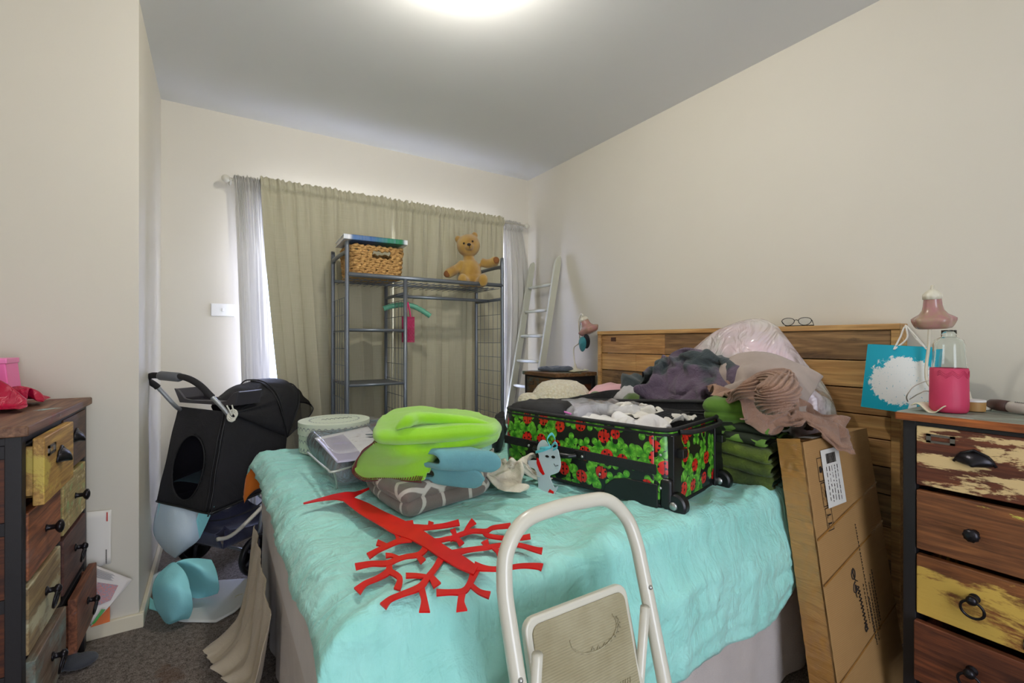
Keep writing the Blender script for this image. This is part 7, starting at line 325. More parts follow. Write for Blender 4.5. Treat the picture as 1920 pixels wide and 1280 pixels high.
MB().box((WX0+.05, YB+.058, WZ0+.05), (1.04, YB+.062, WZ1-.05)).box((1.10, YB+.058, WZ0+.05), (WX1-.05, YB+.062, WZ1-.05)).build('window_pane', M_glass, wn)
def skirt(name, pts):
    for i, ((x0, y0), (x1, y1)) in enumerate(pts):
        m = MB().box((min(x0, x1), min(y0, y1), 0), (max(x0, x1), max(y0, y1), .055)); struct(m.build(name if i == 0 else name+'_%d' % i, M_trim, bevel=.004))
skirt('baseboard_left', [((XL, AY-.016), (AX+.016, AY)), ((AX, AY), (AX+.016, YB))])
skirt('baseboard_right', [((XR-.016, YR), (XR, YB-.02))])
skirt('baseboard_back', [((AX+.016, YB-.016), (WX0-.01, YB))])
# ceiling light (just above the frame)
cl = thing('ceiling_light', 'round white ceiling light whose glow falls on the ceiling', 'light', (LX, LY, ZC))
MB().lathe([(.02, 0), (.1, 0), (.1, -.02), (.02, -.02)][::-1], (LX, LY, ZC), 32).build('base_plate', M_white, cl, smooth=True)
MB().lathe([(.008, LZ+.045-ZC), (.008, -.02)], (LX, LY, ZC), 12).build('stem', M_white, cl, smooth=True)
t = T('lamp_glow'); t.b.inputs['Emission Color'].default_value = (1,.955,.87,1); t.b.inputs['Emission Strength'].default_value = 350
MB().ball((LX, LY, LZ), .05, 32).build('bulb', t.m, cl, smooth=True)
# switch
p = at(418, 581, Y=YB-.001); sw = thing('light_switch', 'white wall switch plate on the back wall left of the curtain', 'light switch', p)
MB().box((p.x-.058, YB-.010, p.z-.036), (p.x+.058, YB, p.z+.036)).build('plate', M_white, sw, bevel=.003)
MB().box((p.x-.005, YB-.017, p.z-.009), (p.x+.005, YB-.008, p.z+.009)).build('rocker', M_white, sw, bevel=.001)

# ---------------- chests of drawers ----------------
def chest(label, loc, rz, W, D, cols, specs, side_m, top_m, H=.89, edge_m=None):
    root = thing('chest_of_drawers', label, 'chest of drawers', loc, rz)
    B = lambda: MB()
    P = .03; b = B(); n = len(cols)
    b_ = B()
    for x in (-W/2, W/2-P):
        for y in (0, D-P): b.box((x, y, 0), (x+P, y+P, H-.025))
    xs = -W/2
    for cw in cols[:-1]: xs += P*.9+cw; b.box((xs, .002, .1), (xs+P*.8, .03, H-.03))
    for k in range(5):
        z = .117+.181*k-.012; b.box((-W/2+.001, .003, z-.009), (W/2-.001, .0285, z+.009))
        for x in (-W/2, W/2-P): b.box((x+.002, .0015, z-.016), (x+P-.002, D-.0015, z+.016))
    b.box((-W/2+.0005, .0005, H-.045), (W/2-.0005, D-.0005, H-.026))
    b.build('frame', M_frame, root, bevel=.0025, world=False)
    b = B()
    b.box((-W/2+.008, .03, .11), (-W/2+.018, D-.01, H-.03)).box((W/2-.018, .03, .11), (W/2-.008, D-.01, H-.03)).box((-W/2+.01, D-.015, .11), (W/2-.01, D-.005, H-.03)).box((-W/2+.01, .03, .11), (W/2-.01, D-.01, .12))
    b.build('side_panel', side_m, root, world=False)
    B().box((-W/2-.012, -.014, H-.025), (W/2+.012, D+.005, H)).build('top', top_m, root, bevel=.004, world=False)
    if edge_m: MB().box((-W/2-.013, -.016, H-.024), (W/2+.013, -.010, H-.003)).box((-W/2-.0135, -.016, H-.024), (-W/2-.010, D, H-.003)).build('edge_band', edge_m, root, bevel=.001, world=False)
    xs = -W/2+P
    for ci, cw in enumerate(cols):
        for r in range(4):
            m, hd, op, plate = specs[ci][r]; z1 = .853-.181*r; z0 = z1-.166; y = -.004-op
            dr = B(); dr.box((xs+.002, y, z0), (xs+cw-.002, y+.022, z1))
            for q in ((xs+.01, y+.02, z0+.02, xs+.02, D-.05+y, z1-.02), (xs+cw-.02, y+.02, z0+.02, xs+cw-.01, D-.05+y, z1-.02), (xs+.01, y+.02, z0+.02, xs+cw-.01, D-.05+y, z0+.028), (xs+.01, D-.06+y, z0+.02, xs+cw-.01, D-.05+y, z1-.02)): dr.box(q[:3], q[3:])
            dob = dr.build('drawer', m, root, bevel=.003, world=False)
            def kid(mb, nm, mt, **kw):
                o = mb.build(nm, mt, root, world=False, **kw); o.parent = dob; o.location = o.location-dob.location; return o
            cx = xs+cw/2; cz = (z0+z1)/2; h = B()
            if hd == 'cup':
                w_ = .037; hh = .024
                def fn(u, v):
                    a = pi*u; q = pi/2*v
                    return V((cx-w_*cos(a)*(1-.0*v)*cos(q*.0+0)*1, 0, 0)) if 0 else V((cx-w_*cos(a)*cos(q), y-.023*sin(q)**.8*sin(a)**.5 if a > 0 else y, cz+.006+hh*sin(a)*cos(q)-.010*sin(q)))
                h.grid(fn, 20, 8); h.tube([(cx-w_-.004, y-.002, cz), (cx-w_*.7, y-.003, cz+.024), (cx, y-.003, cz+.036), (cx+w_*.7, y-.003, cz+.024), (cx+w_+.004, y-.002, cz)], .0035, 6)
                kid(h, 'handle', M_blackm, smooth=True, solid=.0025)
            elif hd == 'knob':
                Mx = Matrix.Translation((cx, y, cz)) @ Matrix.Rotation(R(90), 4, 'X')
                h.lathe([(.010, 0), (.007, .004), (.006, .018), (.013, .022), (.017, .027), (.016, .032), (.008, .036), (0, .037)], seg=20, M=Mx, wob=lambda a, z: 1+.05*cos(10*a))
                kid(h, 'knob', M_blackm, smooth=True)
            else:
                Mx = Matrix.Translation((cx, y, cz+.012)) @ Matrix.Rotation(R(90), 4, 'X')
                h.lathe([(.012, 0), (.012, .003), (.007, .005), (.007, .016), (.012, .020), (.012, .026), (.006, .031), (0, .032)], seg=18, M=Mx)
                h.tube([(cx+.023*cos(a), y-.020-.004*sin(a), cz-.012+.023*sin(a)) for a in [2*pi*k/24 for k in range(24)]], .0034, 7, closed=True)
                kid(h, 'ring_pull', M_blackm, smooth=True)
            if plate:
                h = B(); px_, pz_ = plate; ox = cx+px_; oz = cz+pz_
                for q in ((-.03, -.012, .03, -.006), (-.03, .006, .03, .012), (-.03, -.012, -.020, .012), (.020, -.012, .03, .012)): h.box((ox+q[0], y-.003, oz+q[1]), (ox+q[2], y+.001, oz+q[3]))
                kid(h, 'label_holder', plain('tarnished_tin', (120,112,104), .4, .7))
        xs += cw+P*.9
    return root
cd_, br, ol = (52,26,14), (120,68,36), (150,96,48)
wd = lambda n, d, l, pp=(), s=1, ax=0, sc=6: wood('reclaimed_'+n, d, l, ax, sc, pp, seed=s)
Wt = wd('brown_top', (84,50,38), (150,112,84), [((150,190,190), .62, 5, 2, .05), ((120,50,40), .58, 7, 3, .1)], 3, ax=0, sc=4)
Wside = wd('dark_side', (58,26,14), (110,56,26), (), 5, ax=1)
Wy = wd('yellow', (150,108,52), (206,164,86), [((196,172,80), .55, 9, 1.5, .06), ((90,60,34), .66, 14, 2, .05)], 7)
Wd = wd('dark_brown', (62,40,30), (112,76,56), (), 8)
Wfl = wd('floral', (150,128,78), (200,180,120), [((150,170,110), .55, 22, 1, .04), ((226,214,176), .58, 30, 1, .05), ((120,130,150), .66, 34, 1, .03)], 9)
Wpl = wd('plum', (66,38,34), (108,70,60), [((205,190,160), .70, 30, .6, .02)], 10)
Wor = wd('orange_brown', (104,58,36), (182,112,68), [((140,110,100), .6, 7, 2, .12)], 11)
Wcr = wd('cream', (120,96,66), (176,150,104), [((190,184,150), .48, 12, 3, .1)], 12)
Wgr = wd('grey_green', (96,70,52), (140,124,104), [((120,140,130), .5, 6, 2, .12)], 13)
Wrb = wd('red_brown', (90,48,30), (150,92,60), [((120,110,120), .6, 6, 2, .1)], 14)
chest('tall chest of mismatched reclaimed wood drawers at the left edge, pink satin bag on top', (-.385, 1.895, 0), R(90), .665, .395, [.287, .287],
      [[(Wy, 'cup', .028, (-.085, .045)), (Wor, 'knob', .0, None), (Wcr, 'ring', .0, None), (Wgr, 'ring', .012, None)],
       [(Wd, 'cup', 0, None), (Wfl, 'knob', 0, None), (Wpl, 'ring', 0, None), (Wrb, 'ring', .03, None)]], Wside, Wt)
W1 = wd('chipped_cream', (78,36,22), (124,66,38), [((212,184,132), .49, 13, 3.8, .03)], 21)
W2 = wd('chipped_green', (92,52,28), (146,92,50), [((196,190,80), .645, 9, 2.2, .015), ((150,196,110), .69, 9, 2.2, .015)], 22)
W3 = wd('worn_yellow', (98,54,26), (156,98,50), [((204,168,78), .47, 6.5, 3.5, .05), ((70,42,20), .66, 10, 5, .06)], 23)
W4 = wd('mottled', (66,34,22), (126,68,38), [((70,78,34), .6, 16, 1.8, .08), ((180,170,140), .74, 30, 1.5, .02)], 24)
Wtop2 = wd('blue_grey_top', (110,106,88), (156,166,154), [((164,180,172), .45, 5, 3, .1), ((90,96,84), .66, 9, 3, .08)], 25); Wedge = wd('orange_edge', (120,62,24), (184,104,48), (), 28)
chest('tall chest of chipped paint drawers at the right edge holding the pink bottle', (1.68, .245, 0), R(-90), .59, .395, [.245, .245],
      [[(W1, 'cup', 0, (-.068, .052)), (W2, 'knob', 0, None), (W3, 'ring', 0, (.118, -.06)), (W4, 'ring', .02, None)],
       [(W3, 'cup', 0, None), (W1, 'knob', 0, None), (W4, 'ring', 0, None), (W2, 'ring', 0, None)]], Wside, Wtop2, edge_m=Wedge)
W5 = wd('blue_orange', (70,52,34), (120,84,48), [((70,92,90), .48, 8, 1.5, .08)], 26)
chest('narrow dark chest between the bed and the ladder, grey cloth on top', (1.80, 2.497, 0), R(-90), .35, .325, [.29],
      [[(W5, 'none' and 'knob', 0, (-.09, .045)), (W2, 'knob', 0, None), (W1, 'ring', 0, None), (W3, 'ring', 0, None)]], Wside, wd('teal_top', (96,64,40), (140,104,66), [((110,130,118), .5, 5, 3, .08)], 27))

# ---------------- curtains ----------------
t = T('sheer_voile'); t.t.nodes.remove(t.b); tr = t.n('ShaderNodeBsdfTransparent', {0: (1,1,1,1)}); df = t.n('ShaderNodeBsdfDiffuse', {0: c(244,240,230)}); tl = t.n('ShaderNodeBsdfTranslucent', {0: (.30,.30,.305,1)})
m1 = t.n('ShaderNodeMixShader', {0: .38, 1: df.outputs[0], 2: tl.outputs[0]}); m2 = t.n('ShaderNodeMixShader', {0: .035, 1: m1.outputs[0], 2: tr.outputs[0]}); t.t.links.new(m2.outputs[0], t.out.inputs[0]); M_sheer = t.m
t = T('linen_curtain'); n1 = t.noise(t.co((260, 260, 8)), 1, 3); n2 = t.noise(t.co((8, 8, 300)), 1, 3)
t.col(t.mix(t.math('MULTIPLY', t.math('ADD', n1, n2), .5), c(164,159,134), c(198,192,166))); t.bump(t.math('ADD', n1, n2), .15, .002); t.set(rough=.95, sheen=.1); M_linen = t.m
def curtain(name, label, xl, xr, yb, ztop, zbot, nf, mat, shift=None, seed=0, amp=.022, band=.07, thick=.0015, xend=None):
    def fn(u, v):
        z = ztop+(zbot-ztop)*v**1.15
        w_ = min(1, (ztop-z)/.45); ph = u*nf*2*pi; k = noise.noise(V((u*nf*.8+seed, seed, 0)))
        k2 = noise.noise(V((u*nf*.6+seed*2, seed, v*1.2)))
        fine = sin(ph*2.7+k*5)*.008*(1-w_)+noise.noise(V((u*nf*5, seed, v*20)))*.005*(1-w_)
        y = yb+fine+(sin(ph+k*3.5)*amp*(.6+1.1*k2))*(.25+.75*w_)
        x = xl(v)+(xr(v)-xl(v))*(u+.012*sin(ph*2+k*4)*w_)
        if z > ztop-band:
            q = (z-(ztop-band))/band; rod = sin(pi*min(1, q*1.3))
            y += -.018*rod+.006*sin(ph*6+k*7)*(1-rod*.3)
            if q > .75: z += .012*noise.noise(V((u*nf*6, seed, 1)))+.004*sin(ph*5)
        if abs(z-(ztop-band)) < .012: y += .006
        return V((x, y, z))
    o = MB().grid(fn, int(nf*40), 110).build(name, mat, smooth=True, solid=thick, soff=0); return tag(o, label, 'curtain')
lin = lambda a, b, p=1.0: (lambda v: a+(b-a)*v**p)
curtain('curtain', 'left olive linen curtain panel behind the metal rack', lin(.222, .40, 1.3), lin(1.02, 1.03), 3.05, 2.035, .02, 5.5, M_linen, seed=1.3, amp=.036)
curtain('curtain', 'right olive linen curtain panel behind the teddy bear', lin(1.018, 1.0), lin(1.86, 1.83), 3.05, 2.035, .02, 8, M_linen, seed=5.1, amp=.036)
curtain('sheer_curtain', 'white sheer curtain hanging left of the olive curtains', lin(.088, .150, .8), lin(.232, .30, .9), 3.060, 2.025, .02, 5, M_sheer, seed=9, amp=.014, thick=0.0005)
curtain('sheer_curtain', 'white sheer curtain in the corner beside the wooden ladder', lin(1.85, 1.86), lambda v: 2.03+.09*sin(pi*min(1, v*1.4))-.03*v, 3.075, 2.02, .02, 5, M_sheer, seed=12, amp=.014, thick=0.0005)
rod = thing('curtain_rod', 'cream curtain rod running along the top of the curtains', 'curtain rod', (1.06, 3.055, 2.0))
MB().tube([(.06, 3.068, 2.0), (2.08, 3.068, 2.0)], .009, 12).build('pole', M_cream, rod, smooth=True)
for x in (.055, 2.085): MB().ball((x, 3.068, 2.0), .022).build('finial', M_cream, rod, smooth=True)
for x in (.078, 2.062): MB().tube([(x, 3.055, 1.995), (x, YB, 1.995)], .006, 8).build('bracket', M_cream, rod, smooth=True)

# ---------------- garment rack ----------------
RX0, RXM, RX1, RY0, RY1 = .602, .925, 1.575, 2.60, 2.955
rk = thing('garment_rack', 'grey tubular metal clothes rack with shelves before the curtains', 'clothes rack', ((RX0+RX1)/2, (RY0+RY1)/2, 0))
def arch(x, top, r=.012):
    return crom([(x, RY0, 0), (x, RY0, top-.08), (x, RY0+.012, top-.015), (x, RY0+.06, top), (x, RY1-.06, top), (x, RY1-.012, top-.015), (x, RY1, top-.08), (x, RY1, 0)], 5)
for x in (RX0, RX1): MB().tube(arch(x, 1.575), .0115, 10).build('end_frame', M_steel, rk, smooth=True)
for y in (RY0, RY1): MB().tube([(RXM, y, 0), (RXM, y, 1.445)], .0115, 10).build('post', M_steel, rk, smooth=True)
for y in (RY0, RY1): MB().tube([(RX0, y, 1.452), (RX1, y, 1.452)], .0125 if y == RY0 else .009, 10).build('top_rail', M_steel, rk, smooth=True)
MB().tube([(RX0, RY0+.01, 1.40), (RX1, RY0+.01, 1.40)] if 0 else [(RXM, (RY0+RY1)/2, 1.365), (RX1, (RY0+RY1)/2, 1.365)], .010, 10).build('hanging_rail', M_steel, rk, smooth=True)
for x in (RXM, RX1): MB().tube([(x, RY0, 1.365), (x, RY1, 1.365)], .010, 8).build('side_rail', M_steel, rk, smooth=True)
ws = MB()
for k in range(24): x = RX0+(RX1-RX0)*(k+.5)/24; ws.tube([(x, RY0, 1.432), (x, RY1, 1.432)], .0018, 5)
for y in (RY0+.09, RY0+.18, RY1-.09): ws.tube([(RX0, y, 1.436), (RX1, y, 1.436)], .0028, 5)
ws.build('wire_shelf', M_steel, rk, smooth=True)
M_shelf = plain('grey_sheet_metal', (96,100,104), .45, .4)
for z in (1.153, .852, .50):
    sh = MB().box((RX0, RY0+.008, z-.004), (RXM, RY1-.008, z)).build('shelf', M_shelf, rk)
    MB().tube([(RX0, RY0, z), (RXM, RY0, z)], .008, 8).build('shelf_rail', M_steel, rk, smooth=True)
for x, zt in ((RX0, 1.33), (RXM, 1.33), (RX1, 1.36)):
    g = MB()
    for k in range(1, 6): y = RY0+(RY1-RY0)*k/6; g.tube([(x, y, .2), (x, y, zt)], .0016, 4)
    for k in range(13): z = zt-k*.093; g.tube([(x, RY0, z), (x, RY1, z)], .0016, 4)
    g.build('wire_grid', M_steel, rk, smooth=True)

# basket
t = T('water_hyacinth'); g = t.noise(t.co((1,1,1)), 60, 5, .7, .5); t.col(t.mix(t.ramp(g, [(.3, 0), (.7, 1)]), c(136,92,44), c(214,172,106))); t.bump(t.noise(t.co(), 190, 3, .7, 1), .6, .004); t.set(rough=.8); M_wicker = t.m
bx0, bx1, by0, by1, bz0, bz1 = .632, .925, 2.63, 2.90, 1.446, 1.625
bk = MB(); ca = 'basket'
rows = 13
for j in range(rows):
    z = bz0+.012+(bz1-bz0-.02)*j/(rows-1); e = .012*(j/(rows-1)-1)
    x0, x1, y0, y1 = bx0-e, bx1+e, by0-e, by1+e; rr = .03; path = []
    def cor(cx, cy, a0): return [(cx+rr*cos(a0+k*pi/8), cy+rr*sin(a0+k*pi/8)) for k in range(5)]
    def seg(a, b_): n = max(2, int((V(b_)-V(a)).length/.006)); return [tuple(V(a)+(V(b_)-V(a))*(k/n)) for k in range(1, n)]
    C1, C2, C3, C4 = cor(x1-rr, y0+rr, -pi/2), cor(x1-rr, y1-rr, 0), cor(x0+rr, y1-rr, pi/2), cor(x0+rr, y0+rr, pi)
    path = C1+seg(C1[-1], C2[0])+C2+seg(C2[-1], C3[0])+C3+seg(C3[-1], C4[0])+C4+seg(C4[-1], C1[0])
    runs = [path]
    if j in (8, 9, 10):
        cx = (x0+x1)/2+.02; keep = [p for p in path if not (p[1] < y0+.02 and abs(p[0]-cx) < .05)]
        i0 = next(i for i, p in enumerate(path) if p[1] < y0+.02 and abs(p[0]-cx) < .05 and i > 5)
        i1 = max(i for i, p in enumerate(path) if p[1] < y0+.02 and abs(p[0]-cx) < .05)
        runs = [path[i1+1:]+path[:i0]]
    for rn in runs:
        pts = []; rad = []
        for i, (x, y) in enumerate(rn):
            ph = i*1.25+(j % 2)*pi; pts.append((x+.0015*sin(ph), y+.0015*cos(ph*1.1), z+.003*sin(ph*.5))); rad.append(.0088+.0038*sin(ph))
        bk.tube(pts, rad, 8, closed=(len(runs[0]) == len(path)))
bo = bk.build('basket', M_wicker, smooth=True)
ib = tag(bo, 'square woven wicker basket with a handle slot on top of the metal rack', 'basket')
MB().box((bx0+.01, by0+.01, bz0), (bx1-.01, by1-.01, bz0+.008)).build('base', M_wicker, bo)
# board game box / big book on basket
def quadslab(q, z0, z1):
    return [V((p.x, p.y, z0)) for p in q]+[V((p.x, p.y, z1)) for p in q]
zb = 1.640
q = [V((.585, 2.60)), V((.935, 2.585)), V((.955, 2.85)), V((.60, 2.88))]
t = T('book_cover'); gx = t.n('ShaderNodeSeparateXYZ', {0: t.co((1,1,1))}).outputs
col = t.ramp(t.math('ADD', t.math('MULTIPLY', gx[0], 2.6), .5), [(.02, c(230,232,236)), (.10, c(232,232,236)), (.14, c(64,104,158)), (.42, c(40,90,150)), (.66, c(28,130,96)), (.86, c(26,120,70)), (.88, c(226,228,230)), (1, c(230,230,230))])
t.col(t.mix(t.ramp(t.noise(t.co((30, 4, 4)), 2, 3), [(.4, 0), (.7, .5)]), col, c(120,140,160))); t.set(rough=.3)
gb = thing('picture_book', 'large blue and green hardback book lying across the wicker basket', 'book', (.77, 2.73, zb))
MB().hexa(quadslab(q, zb, zb+.004)).hexa(quadslab(q, zb+.024, zb+.028)).hexa(quadslab([q[0], q[1], q[1]+V((0,.006)), q[0]+V((0,.006))], zb, zb+.028)).build('cover', t.m, gb, bevel=.001)
MB().hexa(quadslab([q[0]+V((.006,.008)), q[1]+V((-.006,.008)), q[2]+V((-.006,-.006)), q[3]+V((.006,-.006))], zb+.004, zb+.024)).build('pages', plain('paper_block', (226,224,216), .8), gb)

# teddy
t = T('teddy_plush'); g = t.noise(t.co(), 14, 5); t.col(t.mix(t.ramp(g, [(.35, 0), (.7, 1)]), c(158,116,38), c(192,154,68))); t.bump(t.noise(t.co(), 300, 4, .8), .8, .006); t.set(rough=.95, sheen=.5); M_ted = t.m
tp = V((1.42, 2.72, 1.440)); td = thing('teddy_bear', 'old golden plush teddy bear sitting on top of the metal rack', 'teddy bear', tp, R(-26)); td.scale = (1.16, 1.1, 1.16)
b = MB()
Mt = Matrix.Rotation(R(-7), 4, 'Y')
b.ball((0, 0, .085), (.062, .052, .085), 24, M=Mt); b.ball((0, -.004, .045), (.066, .056, .048), 24, M=Mt); b.ball((0, 0, .16), (.032, .03, .03), M=Mt)
Mh = Matrix.Translation((-.022, -.006, .235)) @ Matrix.Rotation(R(-14), 4, 'Y')
b.ball((0, 0, 0), (.066, .056, .064), 24, M=Mh); b.ball((0, -.045, -.016), (.026, .026, .021), 16, M=Mh)
for sx in (-1, 1): b.ball((sx*.047, 0, .047), (.020, .010, .021), 16, M=Mh)
b.tube(crom([(-.05, 0, .135), (-.085, -.012, .105), (-.125, -.03, .078)], 5), [.026]*3+[.025]*4+[.028]*3+[.026], 14); b.ball((-.128, -.032, .076), .028, 16)
b.tube(crom([(.05, 0, .145), (.085, -.01, .135), (.118, -.03, .142)], 5), [.025]*5+[.026]*5+[.027], 14); b.ball((.122, -.034, .144), .028, 16)
for sx in (-1, 1): b.tube([(sx*.035, -.02, .03), (sx*.05, -.07, .024), (sx*.055, -.10, .026)], [.034, .031, .028], 14); b.ball((sx*.055, -.105, .03), (.028, .02, .036), 16)
b.build('body', M_ted, td, world=False, remesh=.0045)
M_eye = plain('dark_bead', (38,20,12), .15); M_nose = plain('stitched_thread', (28,22,20), .9)
for sx in (-1, 1): MB().ball(Mh @ V((sx*.024, -.049, .008)), .0065, 12).build('eye', M_eye, td, smooth=True, world=False)
MB().ball(Mh @ V((0, -.071, -.008)), (.011, .006, .008), 12).tube([Mh @ V((0, -.072, -.012)), Mh @ V((0, -.070, -.028))], .0016, 5).build('nose', M_nose, td, smooth=True, world=False)
M_pad = plain('brown_felt', (124,78,40), .95)
for px_, pz_, py_ in ((-.140, .068, -.050), (.130, .148, -.055)): MB().ball((px_, py_, pz_), (.018, .010, .019), 14).build('paw_pad', M_pad, td, smooth=True, world=False)

# hanger + pouch
hp = at(762, 570, Y=2.775); hz = 1.365
hg = thing('padded_hanger', 'green padded clothes hanger on the rack rail', 'hanger', (hp.x, 2.775, hz))
MB().tube([(hp.x+.014*cos(a), 2.775, hz+.012+.014*sin(a)) for a in [R(200-k*20) for k in range(14)]]+[(hp.x, 2.775, hz-.035), (hp.x, 2.775, hz-.05)], .0018, 6).build('hook', M_chrome, hg, smooth=True)
hd_ = V((.96, -.28, 0))
pts = crom([V((hp.x, 2.775, hz-.055))+hd_*s_+V((0,0,z_)) for s_, z_ in ((-.135, -.022), (-.09, -.006), (-.03, .004), (.03, .0), (.09, -.026), (.145, -.062))], 8)
MB().tube(pts, [.016*(1+.09*sin(i*2.1)) for i in range(len(pts))], 12).build('padded_arm', fabric('mint_satin', (96,168,138), rough=.4), hg, smooth=True)
M_pk = fabric('magenta_satin', (196,14,92), (150,6,62), rough=.3, wrinkle=50, wrk=.8)
pp = V((hp.x+.0, 2.745, hz-.19)); pu = thing('pink_pouch', 'small magenta quilted pouch hanging from the padded hanger', 'pouch', (pp.x, pp.y, pp.z-.09))
b = MB(); w_, h_ = .041, .078
b.grid(lambda u, v: V((pp.x+(u-.5)*2*w_, pp.y-(.013*sin(pi*u)*(.4+.6*(1-v)))+.0016*sin(u*24)*sin(v*40), pp.z-h_+2*h_*v-.012)), 24, 36)
b.grid(lambda u, v: V((pp.x+(.5-u)*2*w_, pp.y+(.013*sin(pi*u)*(.4+.6*(1-v))), pp.z-h_+2*h_*v-.012)), 24, 36); b.build('pouch_body', M_pk, pu, smooth=True)
for sy in (-.004, .004): MB().tube(crom([(pp.x-.016, pp.y+sy, pp.z+.06), (pp.x-.008, pp.y+sy, hz-.09), (pp.x+.002, 2.775+sy-.018, hz-.036), (pp.x+.010, pp.y+sy, hz-.09), (pp.x+.016, pp.y+sy, pp.z+.06)], 6), .0032, 6).build('strap', fabric('pink_cord', (226,60,120)), pu, smooth=True)

# ---------------- wooden ladder ----------------
ld = thing('wooden_ladder', 'pale green painted wooden ladder leaning on the right wall', 'ladder', (2.0, 2.88, 0))
M_lad = plain('pale_sage_paint', (190,190,172), .5, var=.08, bscale=30, bstr=.12)
sx = lambda z: 2.137-.19*(1.69-z)
for y in (2.70, 3.03):
    b = MB(); pf = [(-.026, 0), (.026, 0), (.026, 1.66), (.018, 1.70), (.004, 1.715), (-.012, 1.70), (-.026, 1.66)]
    sh_ = Matrix(((1, .19, 0, sx(0)-.026), (0, 0, 1, y-.011), (0, 1, 0, 0), (0, 0, 0, 1)))
    b.prism(pf, .022, M=sh_); b.build('rail', M_lad, ld, bevel=.003)
for k in range(8):
    z = 1.505-.187*k
    if z > .08: MB().tube([(sx(z)-.028, 2.71, z), (sx(z)-.028, 2.78, z), (sx(z)-.028, 2.86, z), (sx(z)-.028, 2.95, z), (sx(z)-.028, 3.03, z)], [.0095, .012, .0125, .012, .0095], 10).build('rung', M_lad, ld, smooth=True)
# ---------------- bed ----------------
BX0, BX1, BY0, BY1, BZ = .17, 2.075, .80, 2.30, .605
bed = thing('bed', 'double bed with reclaimed plank headboard under the turquoise duvet cover', 'bed', (1.12, 1.55, 0))
M_val = fabric('grey_valance', (204,194,188), wrinkle=5, wrk=.5, weave=300); M_matt = fabric('mattress_cloth', (214,208,206), wrinkle=8, wrk=.2)
def rrect(x0, x1, y0, y1, r, k=5):
    o = []
    for cx, cy, a0 in ((x1-r, y0+r, -90), (x1-r, y1-r, 0), (x0+r, y1-r, 90), (x0+r, y0+r, 180)): o += [(cx+r*cos(R(a0+90*i/k)), cy+r*sin(R(a0+90*i/k))) for i in range(k+1)]
    return o
MB().prism(rrect(BX0, BX1, BY0, BY1, .06), .27, M=Matrix.Translation((0,0,.315))).build('mattress', M_matt, bed, bevel=.02, bseg=4)
rp = rrect(BX0+.004, BX1, BY0+.004, BY1-.004, .05, 6); val = []
for i in range(len(rp)):
    a, b_ = V(rp[i]), V(rp[(i+1) % len(rp)]); n = max(1, int((b_-a).length/.02)); val += [a+(b_-a)*k/n for k in range(n)]
cc_ = V(((BX0+BX1)/2, (BY0+BY1)/2))
def vf(u, v):
    i = int(round(u*len(val))) % len(val); p = val[i]; o_ = (p-cc_).normalized(); s_ = (1-v)
    k = .012*s_*noise.noise(V((p.x*9, p.y*9, 0)))+.004*s_*sin(i*.9)
    return V((p.x+o_.x*k, p.y+o_.y*k, .01+.31*v))
MB().grid(vf, len(val), 10, wu=True).build('valance', M_val, bed, smooth=True)
MB().box((BX0+.03, BY0+.03, .03), (BX1, BY1-.03, .315)).build('base', plain('ensemble_base', (120,112,104), .9), bed)
pl = []
Wa = wd('pine_a', (156,112,64), (206,162,104), [((150,110,60), .6, 8, 4, .1)], 31, ax=1, sc=5); Wb = wd('pine_b', (176,130,74), (218,176,114), (), 32, ax=1, sc=4)
Wc = wd('pine_dark', (112,84,54), (170,134,88), [((58,46,38), .52, 8, 3, .14), ((40,32,28), .66, 14, 1.6, .05)], 33, ax=1, sc=5); We = wd('pine_grey', (128,96,62), (188,150,102), [((98,80,62), .54, 8, 3, .16)], 34, ax=1, sc=5)
HY0, HY1, HX, HT = .674, 2.245, 2.082, 1.155
hb = MB()
hb.box((HX-.012, HY0, HT-.022), (HX+.062, HY1, HT), 1)
for y in (HY0, HY1-.028): hb.box((HX-.008, y, 0), (HX+.058, y+.028, HT-.022), 1)
rnd_ = random.Random(4); z = HT-.024; mats_ = [Wa, Wb, Wc, We]
rows_ = [(.115, [(1.72, 0), (0, 2)]), (.105, [(1.93, 1), (1.2, 1), (0, 1)]), (.100, [(1.3, 2), (0, 0)]), (.085, [(1.9, 1), (.95, 3), (0, 1)]), (.10, [(1.4, 3), (0, 0)]), (.10, [(1.1, 1), (0, 2)]), (.12, [(1.6, 0), (0, 3)]), (.12, [(1.0, 2), (0, 1)]), (.2, [(0, 2)])]
for h_, cuts in rows_:
    y1 = HY1-.03
    for cy, mi in cuts:
        y0 = max(HY0+.03, cy)
        hb.box((HX+rnd_.uniform(-.002, .003), y0, z-h_+.004), (HX+.03, y1-.002, z), mi); y1 = y0
    z -= h_
hob = hb.build('headboard', mats_, bed, bevel=.0025)
p = at(1150, 636, X=HX-.003); MB().box((p.x-.001, p.y-.02, p.z-.012), (p.x+.004, p.y+.02, p.z+.012)).build('burnt_stamp', plain('scorched_wood', (72,42,20), .8), hob)

